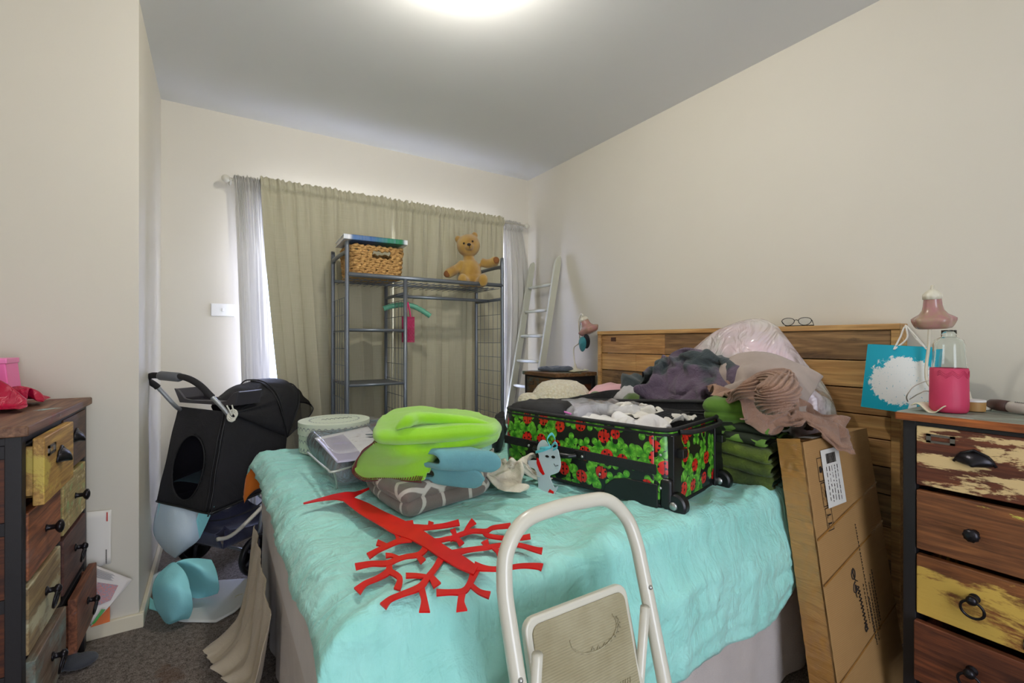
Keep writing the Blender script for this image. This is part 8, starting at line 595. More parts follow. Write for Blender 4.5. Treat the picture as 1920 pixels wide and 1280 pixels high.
# duvet cover
t = T('turquoise_linen'); g = t.noise(t.co(), 5, 6, .6, .4); g2 = t.noise(t.co((1,1,1)), 380, 2)
t.col(t.mix(t.ramp(g, [(.3, 0), (.7, 1)]), c(140,212,200), c(168,230,220))); h = t.math('ADD', t.math('MULTIPLY', g2, .03), t.math('ADD', t.noise(t.co((1,2.2,1), rot=(0,0,.5)), 7, 4, .55, .7), t.math('MULTIPLY', t.noise(t.co((2.4,1,1), rot=(0,0,-.3)), 12, 3, .55, .6), .5)))
t.bump(h, .55, .04); t.set(rough=.8, sheen=.25); M_teal = t.m
M_orange = fabric('orange_lining', (222,120,30))
NS, NT = 230, 230
flen = BX1-.02-(BX0-.02)
def duv(u, v):
    # u along x foot->head, v across: far -> near then down
    s_ = u*2.0; L = 1.56+.30*(1-.35*max(0, min(1, (u-.62)/.1))); tt = v*(.10+L)
    X = BX0-.022+.0+s_; top = BZ+.004; rr = .055
    far = BY1+.012; near = BY0-.018
    flat = far-near-2*rr; q = tt-.10
    if q < 0: Y = far; Z = top-rr+q
    else:
        a = q/rr
        if a < pi/2: Y = far-rr+rr*cos(a); Z = top-rr+rr*sin(a)
        elif q < rr*pi/2+flat: Y = far-rr-(q-rr*pi/2); Z = top
        elif q < rr*pi+flat: a = (q-rr*pi/2-flat)/rr; Y = near+rr-rr*sin(a); Z = top-rr+rr*cos(a)
        else: dz = q-rr*pi-flat; Y = near-.02*sin(min(1, dz/.3)*pi*.5); Z = top-rr-dz
    X = min(X, BX1-.01+.0*s_)
    hang = max(0, top-rr-Z)
    # foot edge rolls over the mattress corner
    d = X-(BX0-.02)
    if d < .06: e = (.06-d)/.06; Z -= .055*e*e; 
    P = V((X, Y, Z))
    w1 = folds(V((X, Y, 0)), .35, 7, 2.1, .35); w2 = folds(V((X, Y, 4)), -.8, 13, 7.7, .3); w3 = noise.noise(V((X*2.6, Y*2.6, 3)))
    if hang <= 0:
        edge = max(0, 1-(Y-near)/.35)
        w4 = folds(V((X, Y, 9)), .9, 19, 1.7, .35); Z += .014*w1*(.5+edge)+.008*w2+.012*w3+.004*w4*(.4+edge)
    else:
        k = min(1, hang/.08)
        Y -= k*(.011*folds(V((X, Z*1.0, 1)), 1.35, 8, 3.3, .3)+.008*(w3+.6)+.004*w2+.010*folds(V((X, Z*1.6, 2)), .25, 9, 5.3, .35)); Y -= .012*k
        Z += .012*noise.noise(V((X*5, 0, 9)))*min(1, hang/.25)
        bx = (X-.95)/.03
        if abs(bx) < 3: Y -= .010*math.exp(-bx*bx)*k
    if v < .10 or (u < .14 and v < .2):   # raised far corner that shows its lining
        e = max(0, 1-u/.10)*max(0, 1-v/.16)
        X -= .03*e; Z += .015*e
    if d < .05: X -= .010*(w2+.3)+.012*noise.noise(V((0, Y*6, 1)))
    # corner pulled in at the head end
    return V((X, Y, Z))
dv = MB().grid(lambda u, v: duv(1-u, v), NS, NT).build('duvet_cover', [M_teal, M_orange], smooth=True, solid=.009, soff=-1, inner=1)
tag(dv, 'wrinkled turquoise duvet cover with an orange lining spread over the bed', 'duvet cover')
hem = []
# ---------------- red tree cut-out ----------------
t = T('red_enamel'); g = t.noise(t.co(), 14, 4); t.col(t.mix(t.ramp(g, [(.4, 0), (.7, 1)]), c(200,10,14), c(212,20,16))); t.set(rough=.45, spec=.3); M_red = t.m
TZ = BZ+.040
def zt(px, py):
    x, y = px/3.0483+400, py/3.0483+860
    return at(x, y, Z=TZ)
tr_ = [([(515,252),(600,232),(690,215),(760,212),(820,195),(890,166)], [3,7,14,24,10,4]),
 ([(735,212),(850,275),(960,335),(1050,382),(1150,425),(1240,480),(1330,540),(1420,590),(1500,635)], [14,36,40,46,40,36,36,36,26]),
 ([(1110,395),(1170,390),(1230,388),(1320,378),(1405,360)], [24,18,13,13,17]), ([(1235,385),(1245,356)], [10,16]), ([(1080,372),(1143,362)], [16,14]),
 ([(1210,470),(1290,462),(1350,450),(1395,458),(1420,486)], [18,12,12,12,18]),
 ([(1350,455),(1420,425),(1480,408),(1560,408),(1600,388),(1700,376)], [14,12,12,12,11,14]), ([(1385,440),(1368,398)], [10,16]), ([(1440,415),(1460,380),(1490,350)], [12,12,20]),
 ([(1545,410),(1570,432),(1660,447),(1740,448),(1812,437)], [12,11,11,11,14]),
 ([(1370,535),(1450,515),(1560,500),(1640,487),(1740,485),(1840,512),(1880,520)], [20,13,12,11,11,14,18]), ([(1570,500),(1550,462)], [10,22]), ([(1600,500),(1625,520),(1640,540)], [11,13,20]),
 ([(1490,605),(1560,618),(1640,620),(1760,603),(1850,605),(1880,612)], [26,14,12,12,16,20]),
 ([(1130,445),(1060,462),(990,492),(940,515),(885,548)], [22,14,13,13,18]), ([(990,487),(935,470)], [10,17]), ([(1060,462),(1040,410)], [10,8]),
 ([(1220,490),(1180,535),(1100,550),(1050,565),(990,588),(900,590),(812,607)], [20,14,12,13,15,14,18]), ([(1065,560),(1020,543),(985,543)], [10,10,14]), ([(1165,540),(1200,578)], [11,20]),
 ([(1005,590),(1000,632),(940,670),(870,700),(822,745)], [16,18,14,14,26]), ([(1005,630),(1065,670),(1050,735)], [16,16,20]),
 ([(1310,545),(1270,610),(1230,660),(1180,720),(1080,760),(1010,790),(970,830)], [20,16,16,18,14,15,24]), ([(1215,660),(1160,655),(1100,655)], [10,12,14]), ([(1240,655),(1280,712)], [14,26]), ([(1185,715),(1205,790),(1207,860)], [20,18,32]),
 ([(1500,610),(1470,690),(1430,742),(1350,748),(1275,750)], [28,17,17,14,18]), ([(1465,700),(1520,745),(1580,765)], [14,14,20]), ([(1425,742),(1415,800),(1420,852)], [20,20,32])]
tb = MB()
for nb_, (pts, wds) in enumerate(tr_):
    lift = -.00012*nb_
    N = 6; cp = crom([V((a, b, 0)) for a, b in pts], N); ww = [q.x for q in crom([V((w_, 0, 0)) for w_ in wds], N)]
    L = []; Rr = []
    for i, p in enumerate(cp):
        tg = (cp[min(i+1, len(cp)-1)]-cp[max(i-1, 0)]).normalized(); nn = V((-tg.y, tg.x, 0))
        L.append(zt(*(p+nn*ww[i]).xy)+V((0,0,lift))); Rr.append(zt(*(p-nn*ww[i]).xy)+V((0,0,lift)))
    n = len(cp); D_ = V((0,0,-.003)); vs = L+Rr+[q+D_ for q in L]+[q+D_ for q in Rr]; fs = []
    for i in range(n-1): fs += [(i, i+1, n+i+1, n+i), (2*n+i, 3*n+i, 3*n+i+1, 2*n+i+1), (i, 2*n+i, 2*n+i+1, i+1), (n+i, n+i+1, 3*n+i+1, 3*n+i)]
    fs += [(0, n, 3*n, 2*n), (n-1, 3*n-1, 4*n-1, 2*n-1)]; tb.add(vs, fs)
tb.v = [V((p.x, p.y, p.z)) for p in tb.v]
tag(tb.build('tree_cutout', M_red), 'glossy red tree cut-out lying on the turquoise duvet cover', 'tree cut-out')

# ---------------- beige sheet at the foot ----------------
M_beige = fabric('beige_sheet', (204,190,166), weave=260, wrinkle=10)
def sheetf(u, v):
    k = folds(V((u*1.3+v*.25, v*.3, 0)), 1.57, 6, 4, .25); k2 = sin(u*26+2*sin(v*3+u*5))
    a, b_, cc, d = V((.148, 2.10, .40)), V((.10, 2.06, .20)), V((.045, 2.00, .02)), V((.02, 1.945, .012))
    L = crom([V((.152, 2.12, .36)), V((.140, 2.06, .21)), V((.105, 1.99, .08)), V((.010, 1.94, .008))], 12)
    Rt = crom([V((.150, 1.52, .30)), V((.135, 1.53, .18)), V((.115, 1.55, .05)), V((.085, 1.57, .010))], 12)
    i = int(round(v*(len(L)-1))); p = L[i]*(1-u)+Rt[i]*u; amp = (.35+.65*v)
    p = p+V((-.020*k*amp-.012*k2*amp-.010, .012*k*amp, 0))
    if v > .7: p.z += .012*(k2+1)*(v-.7)/.3
    p.x -= .05*max(0, .35-abs(u-.25))*v
    return V((min(p.x, .158), p.y, max(.006, p.z)))
tag(MB().grid(sheetf, 90, 36).build('bed_sheet', M_beige, smooth=True, solid=.003, soff=0), 'beige sheet hanging down the foot of the bed onto the carpet', 'sheet')

# ---------------- hatbox ----------------
hc = V((.448, 2.165, BZ+.018)); hr = .148; hh_ = .125
t = T('hatbox_paper'); s3 = t.n('ShaderNodeSeparateXYZ', {0: t.co()}).outputs
ang_ = t.math('ARCTAN2', s3[1], s3[0]); rad_ = t.vm('LENGTH', t.n('ShaderNodeCombineXYZ', {0: s3[0], 1: s3[1]}).outputs[0]).outputs['Value']
wv = t.math('ADD', t.math('ABSOLUTE', t.math('SINE', t.math('MULTIPLY', ang_, 18))), 0)
def band(z0, wdt): return t.math('LESS_THAN', t.math('ABSOLUTE', t.math('SUBTRACT', s3[2], z0)), wdt)
zz = t.math('SUBTRACT', s3[2], t.math('MULTIPLY', wv, .012)); m1 = t.math('LESS_THAN', t.math('ABSOLUTE', t.math('SUBTRACT', zz, -.004)), .0022)
m2 = t.math('LESS_THAN', t.math('ABSOLUTE', t.math('SUBTRACT', t.math('ADD', s3[2], t.math('MULTIPLY', wv, .010)), -.030)), .0016); dots = t.math('MULTIPLY', band(-.03, .006), t.math('GREATER_THAN', t.math('SINE', t.math('MULTIPLY', ang_, 36)), .55))
ring = t.math('MULTIPLY', t.math('LESS_THAN', t.math('ABSOLUTE', t.math('SUBTRACT', rad_, t.math('ADD', .098, t.math('MULTIPLY', wv, .006)))), .0025), t.math('GREATER_THAN', t.n('ShaderNodeSeparateXYZ', {0: t.n('ShaderNodeNewGeometry').outputs['Normal']}).outputs[2], .9))
mk = t.math('MINIMUM', t.math('ADD', t.math('ADD', m1, m2), t.math('ADD', dots, ring)), 1.0)
t.col(t.mix(t.math('MULTIPLY', mk, .75), c(206,216,196), c(78,92,110))); t.set(rough=.55)
hx = thing('hat_box', 'round pale green patterned hat box on the far foot corner of the bed', 'box', hc)
MB().lathe([(0, 0), (hr-.004, 0), (hr-.004, .09), (0, .09)], hc, 64).build('container', t.m, hx, bevel=.001)
MB().lathe([(hr-.003, .072), (hr, .072), (hr, hh_), (0, hh_+.001)], hc, 64).build('lid', t.m, hx, bevel=.002)
# scrolled lettering on the lid: loose script curls
ls = MB()
for k in range(7):
    x0 = -.055+.018*k; ls.tube(crom([hc+V((x0, -.012, hh_+.002)), hc+V((x0+.006, .016, hh_+.002)), hc+V((x0+.013, .004, hh_+.002)), hc+V((x0+.018, -.012, hh_+.002))], 5), .0009, 4)
ls.build('lettering', plain('grey_ink', (130,140,136), .7), hx)

# ---------------- packaged bedding ----------------
t = T('clear_vinyl'); t.set(rough=.08, alpha=.22, spec=.8, coat=1.0); t.col((1,1,1,1)); t.bump(t.noise(t.co(), 26, 5, .6, 1), .9, .008); M_vinyl = t.m
t = T('dark_tuft_fabric'); g = t.noise(t.co((24, 24, 6)), 3, 5, .6, .6); t.col(t.mix(t.ramp(g, [(.42, 0), (.6, 1)]), c(22,28,44), c(84,118,132))); t.col(t.mix(t.ramp(t.noise(t.co(), 9, 3), [(.6, 0), (.7, 1)]), t.mix(t.ramp(g, [(.42, 0), (.6, 1)]), c(22,26,42), c(96,128,140)), c(70,20,34))); t.bump(g, .8, .01); t.set(rough=.8); M_tuft = t.m
ol = pxs([(577,846),(600,880),(627,913),(690,905),(800,880),(790,835),(700,822),(620,826)], BZ+.02)
pk = thing('packaged_bedding', 'clear zip bag of new dark blue bedding with a grey card insert', 'bedding pack', (.52, 1.80, BZ+.02))
slab(MB(), ol, BZ+.024, BZ+.118, .045, .006, 9, 3).build('bedding', M_tuft, pk, smooth=True)
slab(MB(), [(V(a)-V((.52,1.8)))*1.035+V((.52,1.8)) for a in ol], BZ+.018, BZ+.127, .035, .006, 12, 5).build('plastic_bag', M_vinyl, pk, smooth=True)
q = [at(590, 822, Z=BZ+.124), at(632, 868, Z=BZ+.124), at(740, 848, Z=BZ+.124), at(690, 800, Z=BZ+.124)]
t = T('printed_card'); us_ = t.n('ShaderNodeSeparateXYZ', {0: t.co((1,1,1), 'UV')}).outputs; blk_ = t.math('MULTIPLY', t.math('LESS_THAN', us_[0], .46), t.math('GREATER_THAN', us_[1], .12)); g = t.noise(t.co((1,3,1), 'UV'), 5, 2); t.col(t.mix(blk_, t.mix(t.ramp(g, [(.60, 0), (.66, 1)]), c(226,226,230), c(186,180,184)), c(166,162,184))); t.set(rough=.3)
MB().grid(lambda u, v: (q[0]*(1-u)+q[3]*u)*(1-v)+(q[1]*(1-u)+q[2]*u)*v+V((0,0,.004*sin(u*5)*sin(v*4))), 14, 14).build('card_insert', t.m, pk, smooth=True, solid=.002)
zp = MB(); zp.tube(crom([at(577, 848, Z=BZ+.09), at(612, 878, Z=BZ+.095), at(626, 884, Z=BZ+.10), at(680, 868, Z=BZ+.10), at(720, 862, Z=BZ+.10)], 6), .0035, 6); zp.tube(crom([at(626, 884, Z=BZ+.10), at(630, 898, Z=BZ+.06), at(632, 915, Z=BZ+.02)], 5), .0032, 6)
zp.build('zip', plain('silver_zip', (190,196,188), .3, .3), pk, smooth=True)

# ---------------- folded blankets in the middle ----------------
def loft(mb, rows, nu=10, nv=8, mi=0, nz=0, nf=10, seed=0, ang=0, round_ends=0):
    """rows of control points -> smooth surface"""
    rc = [crom(r, nu) for r in rows]; n = len(rc[0]); cols = [crom([r[i] for r in rc], nv) for i in range(n)]; m = len(cols[0])
    def fn(u, v):
        p = cols[int(round(u*(n-1)))][int(round(v*(m-1)))]
        if nz: f = folds(p, ang, nf, seed); p = p+V((0, -.35*f*nz, f*nz))
        return p
    return mb.grid(fn, n-1, m-1, mi)
t = T('grey_lattice_blanket'); vz = t.n('ShaderNodeTexVoronoi', {'Vector': t.co((1,1,.6), rot=(0,0,.5)), 'Scale': 9.0}, feature='DISTANCE_TO_EDGE').outputs[0]
t.col(t.mix(t.ramp(vz, [(.035, 1), (.05, 0)]), c(116,104,96), c(196,188,176))); t.bump(t.noise(t.co(), 300, 3), .3, .003); t.set(rough=.95, sheen=.3); M_lat = t.m
gb = MB()
ol1 = pxs([(690,905),(705,930),(735,952),(765,966),(800,955),(850,940),(908,922),(914,905),(880,885),(800,865),(730,870)], BZ+.03)
slab(gb, ol1, BZ+.02, BZ+.062, .02, .005, 9, 2, ang=.6); slab(gb, [V(p)*1+V((-.004,.008)) for p in ol1], BZ+.052, BZ+.094, .02, .006, 9, 8, ang=.6, mi=0)
tag(gb.build('grey_blanket', M_lat, smooth=True), 'folded grey blanket with pale lattice pattern under the lime green fleece', 'blanket')
M_blue = fabric('pale_blue_flannel', (108,166,172), (96,152,160), wrinkle=12, wrk=.25, weave=350)
bs = MB()
def roll(mb, a, b, r, flat=.75, ext=.16, dirv=V((-.5,.86,0)), seed=0, mi=0):
    """a folded edge: rounded front between a and b, sheet going back along dirv"""
    a, b = V(a), V(b)
    def fn(u, v):
        q = a+(b-a)*u; L = ext*2+pi*r; s_ = v*L
        if s_ < ext: off = dirv*(ext-s_); z = -r*flat
        elif s_ < ext+pi*r: t_ = (s_-ext)/r; off = -dirv*(r*sin(t_)); z = -r*flat*cos(t_)
        else: off = dirv*(s_-ext-pi*r); z = r*flat
        p = q+off+V((0,0,z)); f = noise.noise(V((p.x*14+seed, p.y*14, p.z*9)))*.006; e = min(1, min(u, 1-u)*14)
        p.z = q.z+(p.z-q.z)*(.55+.45*sqrt(max(0, e)))+f; return p
    mb.grid(fn, 40, 44, mi); return mb
z0 = BZ+.120
pa, pb = at(795, 895, Z=z0), at(888, 895, Z=z0); roll(bs, at(802, 884, Z=z0), at(893, 897, Z=z0), .026, .9, .17, V((-.45,.89,0)), 1)
roll(bs, at(812, 862, Z=z0+.045), at(925, 864, Z=z0+.045), .027, .9, .15, V((-.35,.93,0)), 4)
o = bs.build('flannel_sheets', M_blue, smooth=True, solid=.008, soff=0); tag(o, 'pale blue flannel sheets folded under the lime green fleece', 'folded sheets')
# lime fleece: flap in front + folded top
t = T('lime_fleece'); g = t.noise(t.co(), 9, 4); t.col(t.mix(g, c(136,206,16), c(160,222,26))); t.bump(t.math('ADD', t.noise(t.co(), 420, 3, .8), t.math('MULTIPLY', t.noise(t.co(), 20, 4), .8)), .5, .006); t.set(rough=.95, sheen=.6); M_lime = t.m
lf = thing('fleece_blanket', 'lime green fleece blanket with a dark red stitched edge on top of the folded sheets', 'blanket', at(800, 850, Z=BZ+.1))
Zc = lambda z: BZ+z
rowsF = [[at(712,818,Z=Zc(.215)), at(760,812,Z=Zc(.22)), at(820,806,Z=Zc(.225)), at(870,804,Z=Zc(.23)), at(905,805,Z=Zc(.23)), at(930,806,Z=Zc(.22))],
         [at(700,832,Z=Zc(.195)), at(750,832,Z=Zc(.205)), at(810,826,Z=Zc(.205)), at(865,822,Z=Zc(.21)), at(905,822,Z=Zc(.21)), at(931,818,Z=Zc(.205))],
         [at(682,848,Z=Zc(.155)), at(738,852,Z=Zc(.175)), at(792,846,Z=Zc(.185)), at(840,840,Z=Zc(.19)), at(880,836,Z=Zc(.19)), at(922,828,Z=Zc(.185))],
         [at(668,868,Z=Zc(.115)), at(726,872,Z=Zc(.135)), at(778,868,Z=Zc(.15)), at(805,858,Z=Zc(.165)), at(832,848,Z=Zc(.175)), at(858,842,Z=Zc(.175))],
         [at(664,885,Z=Zc(.088)), at(716,888,Z=Zc(.105)), at(765,888,Z=Zc(.118)), at(800,880,Z=Zc(.13)), at(808,866,Z=Zc(.145)), at(814,854,Z=Zc(.16))],
         [at(684,900,Z=Zc(.072)), at(715,899,Z=Zc(.085)), at(752,900,Z=Zc(.095)), at(792,903,Z=Zc(.10)), at(800,888,Z=Zc(.12)), at(808,868,Z=Zc(.145))]]
loft(MB(), rowsF, 9, 9, nz=.004, nf=8, seed=3).build('front_flap', M_lime, lf, smooth=True, solid=.007, soff=-1)
tp_ = MB()
oT = pxs([(706,822),(728,828),(770,829),(830,834),(890,828),(934,812),(930,790),(880,782),(800,778),(750,784),(722,800)], Zc(.20))
slab(tp_, oT, Zc(.172), Zc(.208), .016, .010, 8, 5, ang=.2)
oT2 = pxs([(700,806),(735,812),(790,810),(860,806),(925,800),(930,786),(880,774),(800,766),(750,768),(715,784)], Zc(.24))
slab(tp_, oT2, Zc(.206), Zc(.240), .016, .013, 8, 9, ang=.2, tilt=lambda x, y: 0)
tp_.tube(crom([at(742,804,Z=Zc(.25)), at(762,790,Z=Zc(.268)), at(785,783,Z=Zc(.272)), at(840,786,Z=Zc(.262)), at(890,792,Z=Zc(.25)), at(925,800,Z=Zc(.235))], 8), [.003+.0020*i for i in range(9)]+[.019]*8+[.017]*14+[.016-.001*i for i in range(10)], 16)
tp_.build('folded_top', M_lime, lf, smooth=True)
sc_ = MB(); edge = crom([rowsF[k][0] for k in range(0, 6)]+[rowsF[5][k] for k in range(1, 4)], 10)
for i, p in enumerate(edge[:-1]):
    tg = (edge[i+1]-p).normalized(); side = tg.cross(V((-.3,-.6,.75)).normalized()).normalized()
    sc_.tube([p-side*.001+V((-.008,-.014,.006)), p-side*.013+V((-.008,-.014,.009))], .0014, 5)
sc_.tube([p+V((-.007,-.012,.003)) for p in edge], .0018, 5)
sc_.build('stitched_edge', fabric('maroon_yarn', (110,26,18)), lf, smooth=True)

# cream cloth crumpled between stack and suitcase
M_crm = fabric('cream_muslin', (236,228,210), (218,208,188), wrinkle=30, wrk=.7)
kept('cream_cloth', cloth('cream'), M_crm, 'crumpled cream muslin cloth between the folded sheets and the suitcase', 'cloth', M=Matrix.Translation((.745, 1.315, BZ+.022)) @ Matrix.Rotation(R(20), 4, 'Z') @ Matrix.Diagonal((1.25, 1.2, 1.2, 1)))
# ---------------- suitcase ----------------
SA = at(944, 875, Z=BZ+.022); su = at(1254, 957, Z=BZ+.022)-SA; SLn, SWd, SHt = su.length, .375, .215; su.normalize(); sv = V((-su.y, su.x, 0))
SM = Matrix(((su.x, sv.x, 0, SA.x), (su.y, sv.y, 0, SA.y), (0, 0, 1, SA.z), (0, 0, 0, 1)))
S = lambda x, y, z: SM @ V((x, y, z))
def printmat(name):
    t = T(name); co = t.co((1,1,1), 'UV')
    black = c(14,14,16)
    # clovers
    def cell(scale, off, rnd=.8):
        cs = t.co((scale,)*3, 'UV', loc=off); vz = t.n('ShaderNodeTexVoronoi', {'Vector': cs, 'Scale': 1.0, 'Randomness': rnd}, voronoi_dimensions='2D')
        df = t.vm('SUBTRACT', cs, vz.outputs['Position']).outputs[0]; sp = t.n('ShaderNodeSeparateXYZ', {0: df}).outputs
        ln = t.vm('LENGTH', t.n('ShaderNodeCombineXYZ', {0: sp[0], 1: sp[1]}).outputs[0]).outputs['Value']
        rot = t.n('ShaderNodeSeparateXYZ', {0: vz.outputs['Color']}).outputs[0]
        an = t.math('ADD', t.math('ARCTAN2', sp[1], sp[0]), t.math('MULTIPLY', rot, 6.28))
        return cs, sp, ln, an, rot
    colr = black
    for sc, off, R0 in ((11, (0, 0, 0), .50), (17, (3.3, 1.7, 0), .48)):
        cs, sp, ln, an, rot = cell(sc, off)
        pet = t.math('MULTIPLY', t.math('POWER', t.math('ABSOLUTE', t.math('COSINE', t.math('MULTIPLY', an, 2))), .45), R0)
        m = t.math('MULTIPLY', t.math('LESS_THAN', ln, pet), 1)
        g = t.ramp(t.math('DIVIDE', ln, R0), [(0, c(18,64,10)), (.3, c(62,150,26)), (.65, c(126,206,60)), (1, c(36,108,18))])
        g = t.mix(t.ramp(t.noise(cs, 6, 3), [(.4, 0), (.6, .6)]), g, c(30,96,14))
        colr = t.mix(m, colr, g)
    cs, sp, ln, an, rot = cell(12.5, (5.1, 2.9, 0), .7)
    # ladybirds: body ellipse, black head, spots
    body = t.math('LESS_THAN', ln, t.math('ADD', .19, t.math('MULTIPLY', rot, .09)))
    head = t.math('LESS_THAN', t.vm('LENGTH', t.vm('SUBTRACT', t.n('ShaderNodeCombineXYZ', {0: sp[0], 1: sp[1]}).outputs[0], (0, -.26, 0)).outputs[0]).outputs['Value'], .12)
    spv = t.n('ShaderNodeTexVoronoi', {'Vector': cs, 'Scale': 5.2, 'Randomness': .6}, voronoi_dimensions='2D'); spots = t.math('LESS_THAN', spv.outputs['Distance'], .23)
    mid = t.math('LESS_THAN', t.math('ABSOLUTE', sp[0]), .012)
    red = t.mix(t.ramp(t.noise(cs, 3, 2), [(.35, 0), (.7, 1)]), c(184,16,12), c(222,44,30))
    lb = t.mix(t.math('MAXIMUM', spots, mid), red, c(20,6,6))
    colr = t.mix(head, colr, c(12,10,10)); colr = t.mix(body, colr, lb)
    t.col(colr); t.set(rough=.38, coat=.15); return t.m
M_print = printmat('clover_ladybird_print'); M_nyl = fabric('black_nylon', (13,13,15), (20,20,23), weave=600, wrinkle=16, wrk=.45, rough=.6)
M_blk = plain('black_plastic', (15,15,17), .38); M_lin = fabric('black_lining', (20,20,23), (14,14,17), wrinkle=12, wrk=.9, rough=.6, weave=500)
sc = thing('suitcase', 'open black suitcase printed with red ladybirds and green clovers on the bed', 'suitcase', S(SLn/2, SWd/2, 0))
rr_ = .045; op = []
for cx, cy, a0 in ((SLn-rr_, rr_, -90), (SLn-rr_, SWd-rr_, 0), (rr_, SWd-rr_, 90), (rr_, rr_, 180)): op += [(cx+rr_*cos(R(a0+15*i)), cy+rr_*sin(R(a0+15*i))) for i in range(7)]
op2 = []; per = [0]
for i in range(len(op)):
    a, b_ = V(op[i]), V(op[(i+1) % len(op)]); n = max(1, int((b_-a).length/.015)); op2 += [a+(b_-a)*k/n for k in range(n)]
for i in range(len(op2)): per.append(per[-1]+(V(op2[(i+1) % len(op2)])-V(op2[i])).length)
zl = [0.0, .004, .012, .03, .06, .09, .12, .15, .18, .20, SHt]; ins = [.012, .004, 0, -.002, -.004, -.005, -.005, -.004, -.002, 0, 0]
cen2 = V((SLn/2, SWd/2))
def shell(u, v):
    i = int(round(u*len(op2))); p = V(op2[i % len(op2)]); k = int(round(v*(len(zl)-1))); d_ = (p-cen2); o_ = V((d_.x/(SLn/2), d_.y/(SWd/2))).normalized()
    return S(p.x-o_.x*ins[k], p.y-o_.y*ins[k], zl[k])
mb = MB(); mb.grid(shell, len(op2), len(zl)-1, 0, uvf=lambda u, v: (per[int(round(u*len(op2)))], zl[int(round(v*(len(zl)-1)))]))
mb.add([S(p.x, p.y, .004) for p in op2], [tuple(range(len(op2)))], 1)
mb.build('printed_shell', [M_print, M_nyl], sc, smooth=True, solid=.004, soff=-1)
def ringtube(mb, z, r, off=0, mi=0): mb.tube([S(p.x+(1 if p.x > SLn/2 else -1)*0+((p-cen2).normalized().x)*off, p.y+((p-cen2).normalized().y)*off, z) for p in op2], r, 8, mi, closed=True)
mb = MB(); ringtube(mb, SHt+.002, .0065, .001); ringtube(mb, SHt-.012, .0035, .003); ringtube(mb, .006, .006, -.004); mb.build('piping', M_nyl, sc, smooth=True)
# inner lining
mb = MB(); mb.grid(lambda u, v: S(*(lambda p, d_: (p.x-d_.x*.008, p.y-d_.y*.008))(V(op2[int(round(u*len(op2))) % len(op2)]), (V(op2[int(round(u*len(op2))) % len(op2)])-cen2).normalized()), SHt*.06+SHt*.93*v), len(op2), 6); mb.build('lining', M_lin, sc, smooth=True)
# front strap band + handle
mb = MB(); mb.box((.012, -.0075, .092), (SLn-.035, .0, .120), M=SM); mb.box((SLn-.055, -.009, 0), (SLn+.0, .002, SHt-.01), M=SM) if 0 else None
mb.build('front_band', M_nyl, sc, bevel=.001)
mb = MB(); mb.tube([S(.165, -.012, .103), S(.18, -.030, .102), S(.23, -.036, .099), S(.28, -.036, .098), S(.325, -.030, .100), S(.34, -.012, .101)], [.006, .008, .010, .010, .008, .006], 10)
for x in (.155, .35): mb.box((x-.020, -.012, .092), (x+.020, -.006, .118), M=SM)
mb.build('carry_handle', M_blk, sc, bevel=.002)
mb = MB()
for x in (.14, .335, .365): mb.ball(S(x, -.015, .103), .0045, 10)
for x, y, z in ((.425, -.008, .058), (SLn-.02, -.008, .15), (SLn-.018, -.012, .06), (SLn+.004, .03, .07)): mb.ball(S(x, y, z), .004, 10)
mb.build('rivet', M_chrome, sc, smooth=True)
# corner guards and uprights on the wheel end
mb = MB(); cg = [(SLn-.205, 0), (SLn-.20, .03), (SLn-.17, .055), (SLn-.13, .064), (SLn-.03, .066), (SLn-.03, 0)]
F = SM @ Matrix(((1,0,0,0),(0,0,1,-.0075),(0,1,0,0),(0,0,0,1))); mb.prism(cg, .006, M=F)
mb.build('corner_guard', M_blk, sc, bevel=.004)
for y0, y1, y2 in ((.012, .06, .03), (SWd-.07, SWd-.012, SWd-.06)):
    MB().box((SLn-.01, y0, 0), (SLn+.009, y1, SHt-.012), M=SM).box((SLn+.004, y2, .14), (SLn+.028, y2+.03, .165), M=SM).build('wheel_rail', M_blk, sc, bevel=.003)
for y in (.028, SWd-.02):
    Mw = SM @ Matrix.Translation((SLn+.012, y-.014, .014)) @ Matrix.Rotation(R(-90), 4, 'X'); mb = MB()
    mb.lathe([(.006, -.012), (.028, -.012), (.034, -.006), (.034, .016), (.028, .022), (.006, .022)], seg=28, M=Mw)
    wo = mb.build('wheel', M_blk, sc, smooth=False, bevel=.002)
    mb = MB().lathe([(.0, -.016), (.010, -.016), (.012, -.011)], seg=16, M=Mw); mb.build('hub', M_chrome, sc, smooth=True)
    mb = MB(); mb.box((SLn-.03, y-.03, .0), (SLn+.008, y+.03, .085), M=SM); mb.build('wheel_housing', M_blk, sc, bevel=.012, bseg=3)
mb = MB(); mb.tube(crom([S(SLn+.008, .05, SHt-.006), S(SLn+.030, .09, SHt-.008), S(SLn+.034, .19, SHt-.010), S(SLn+.030, .29, SHt-.008), S(SLn+.008, .33, SHt-.006)], 5), .007, 8); mb.build('top_handle', M_nyl, sc, smooth=True)
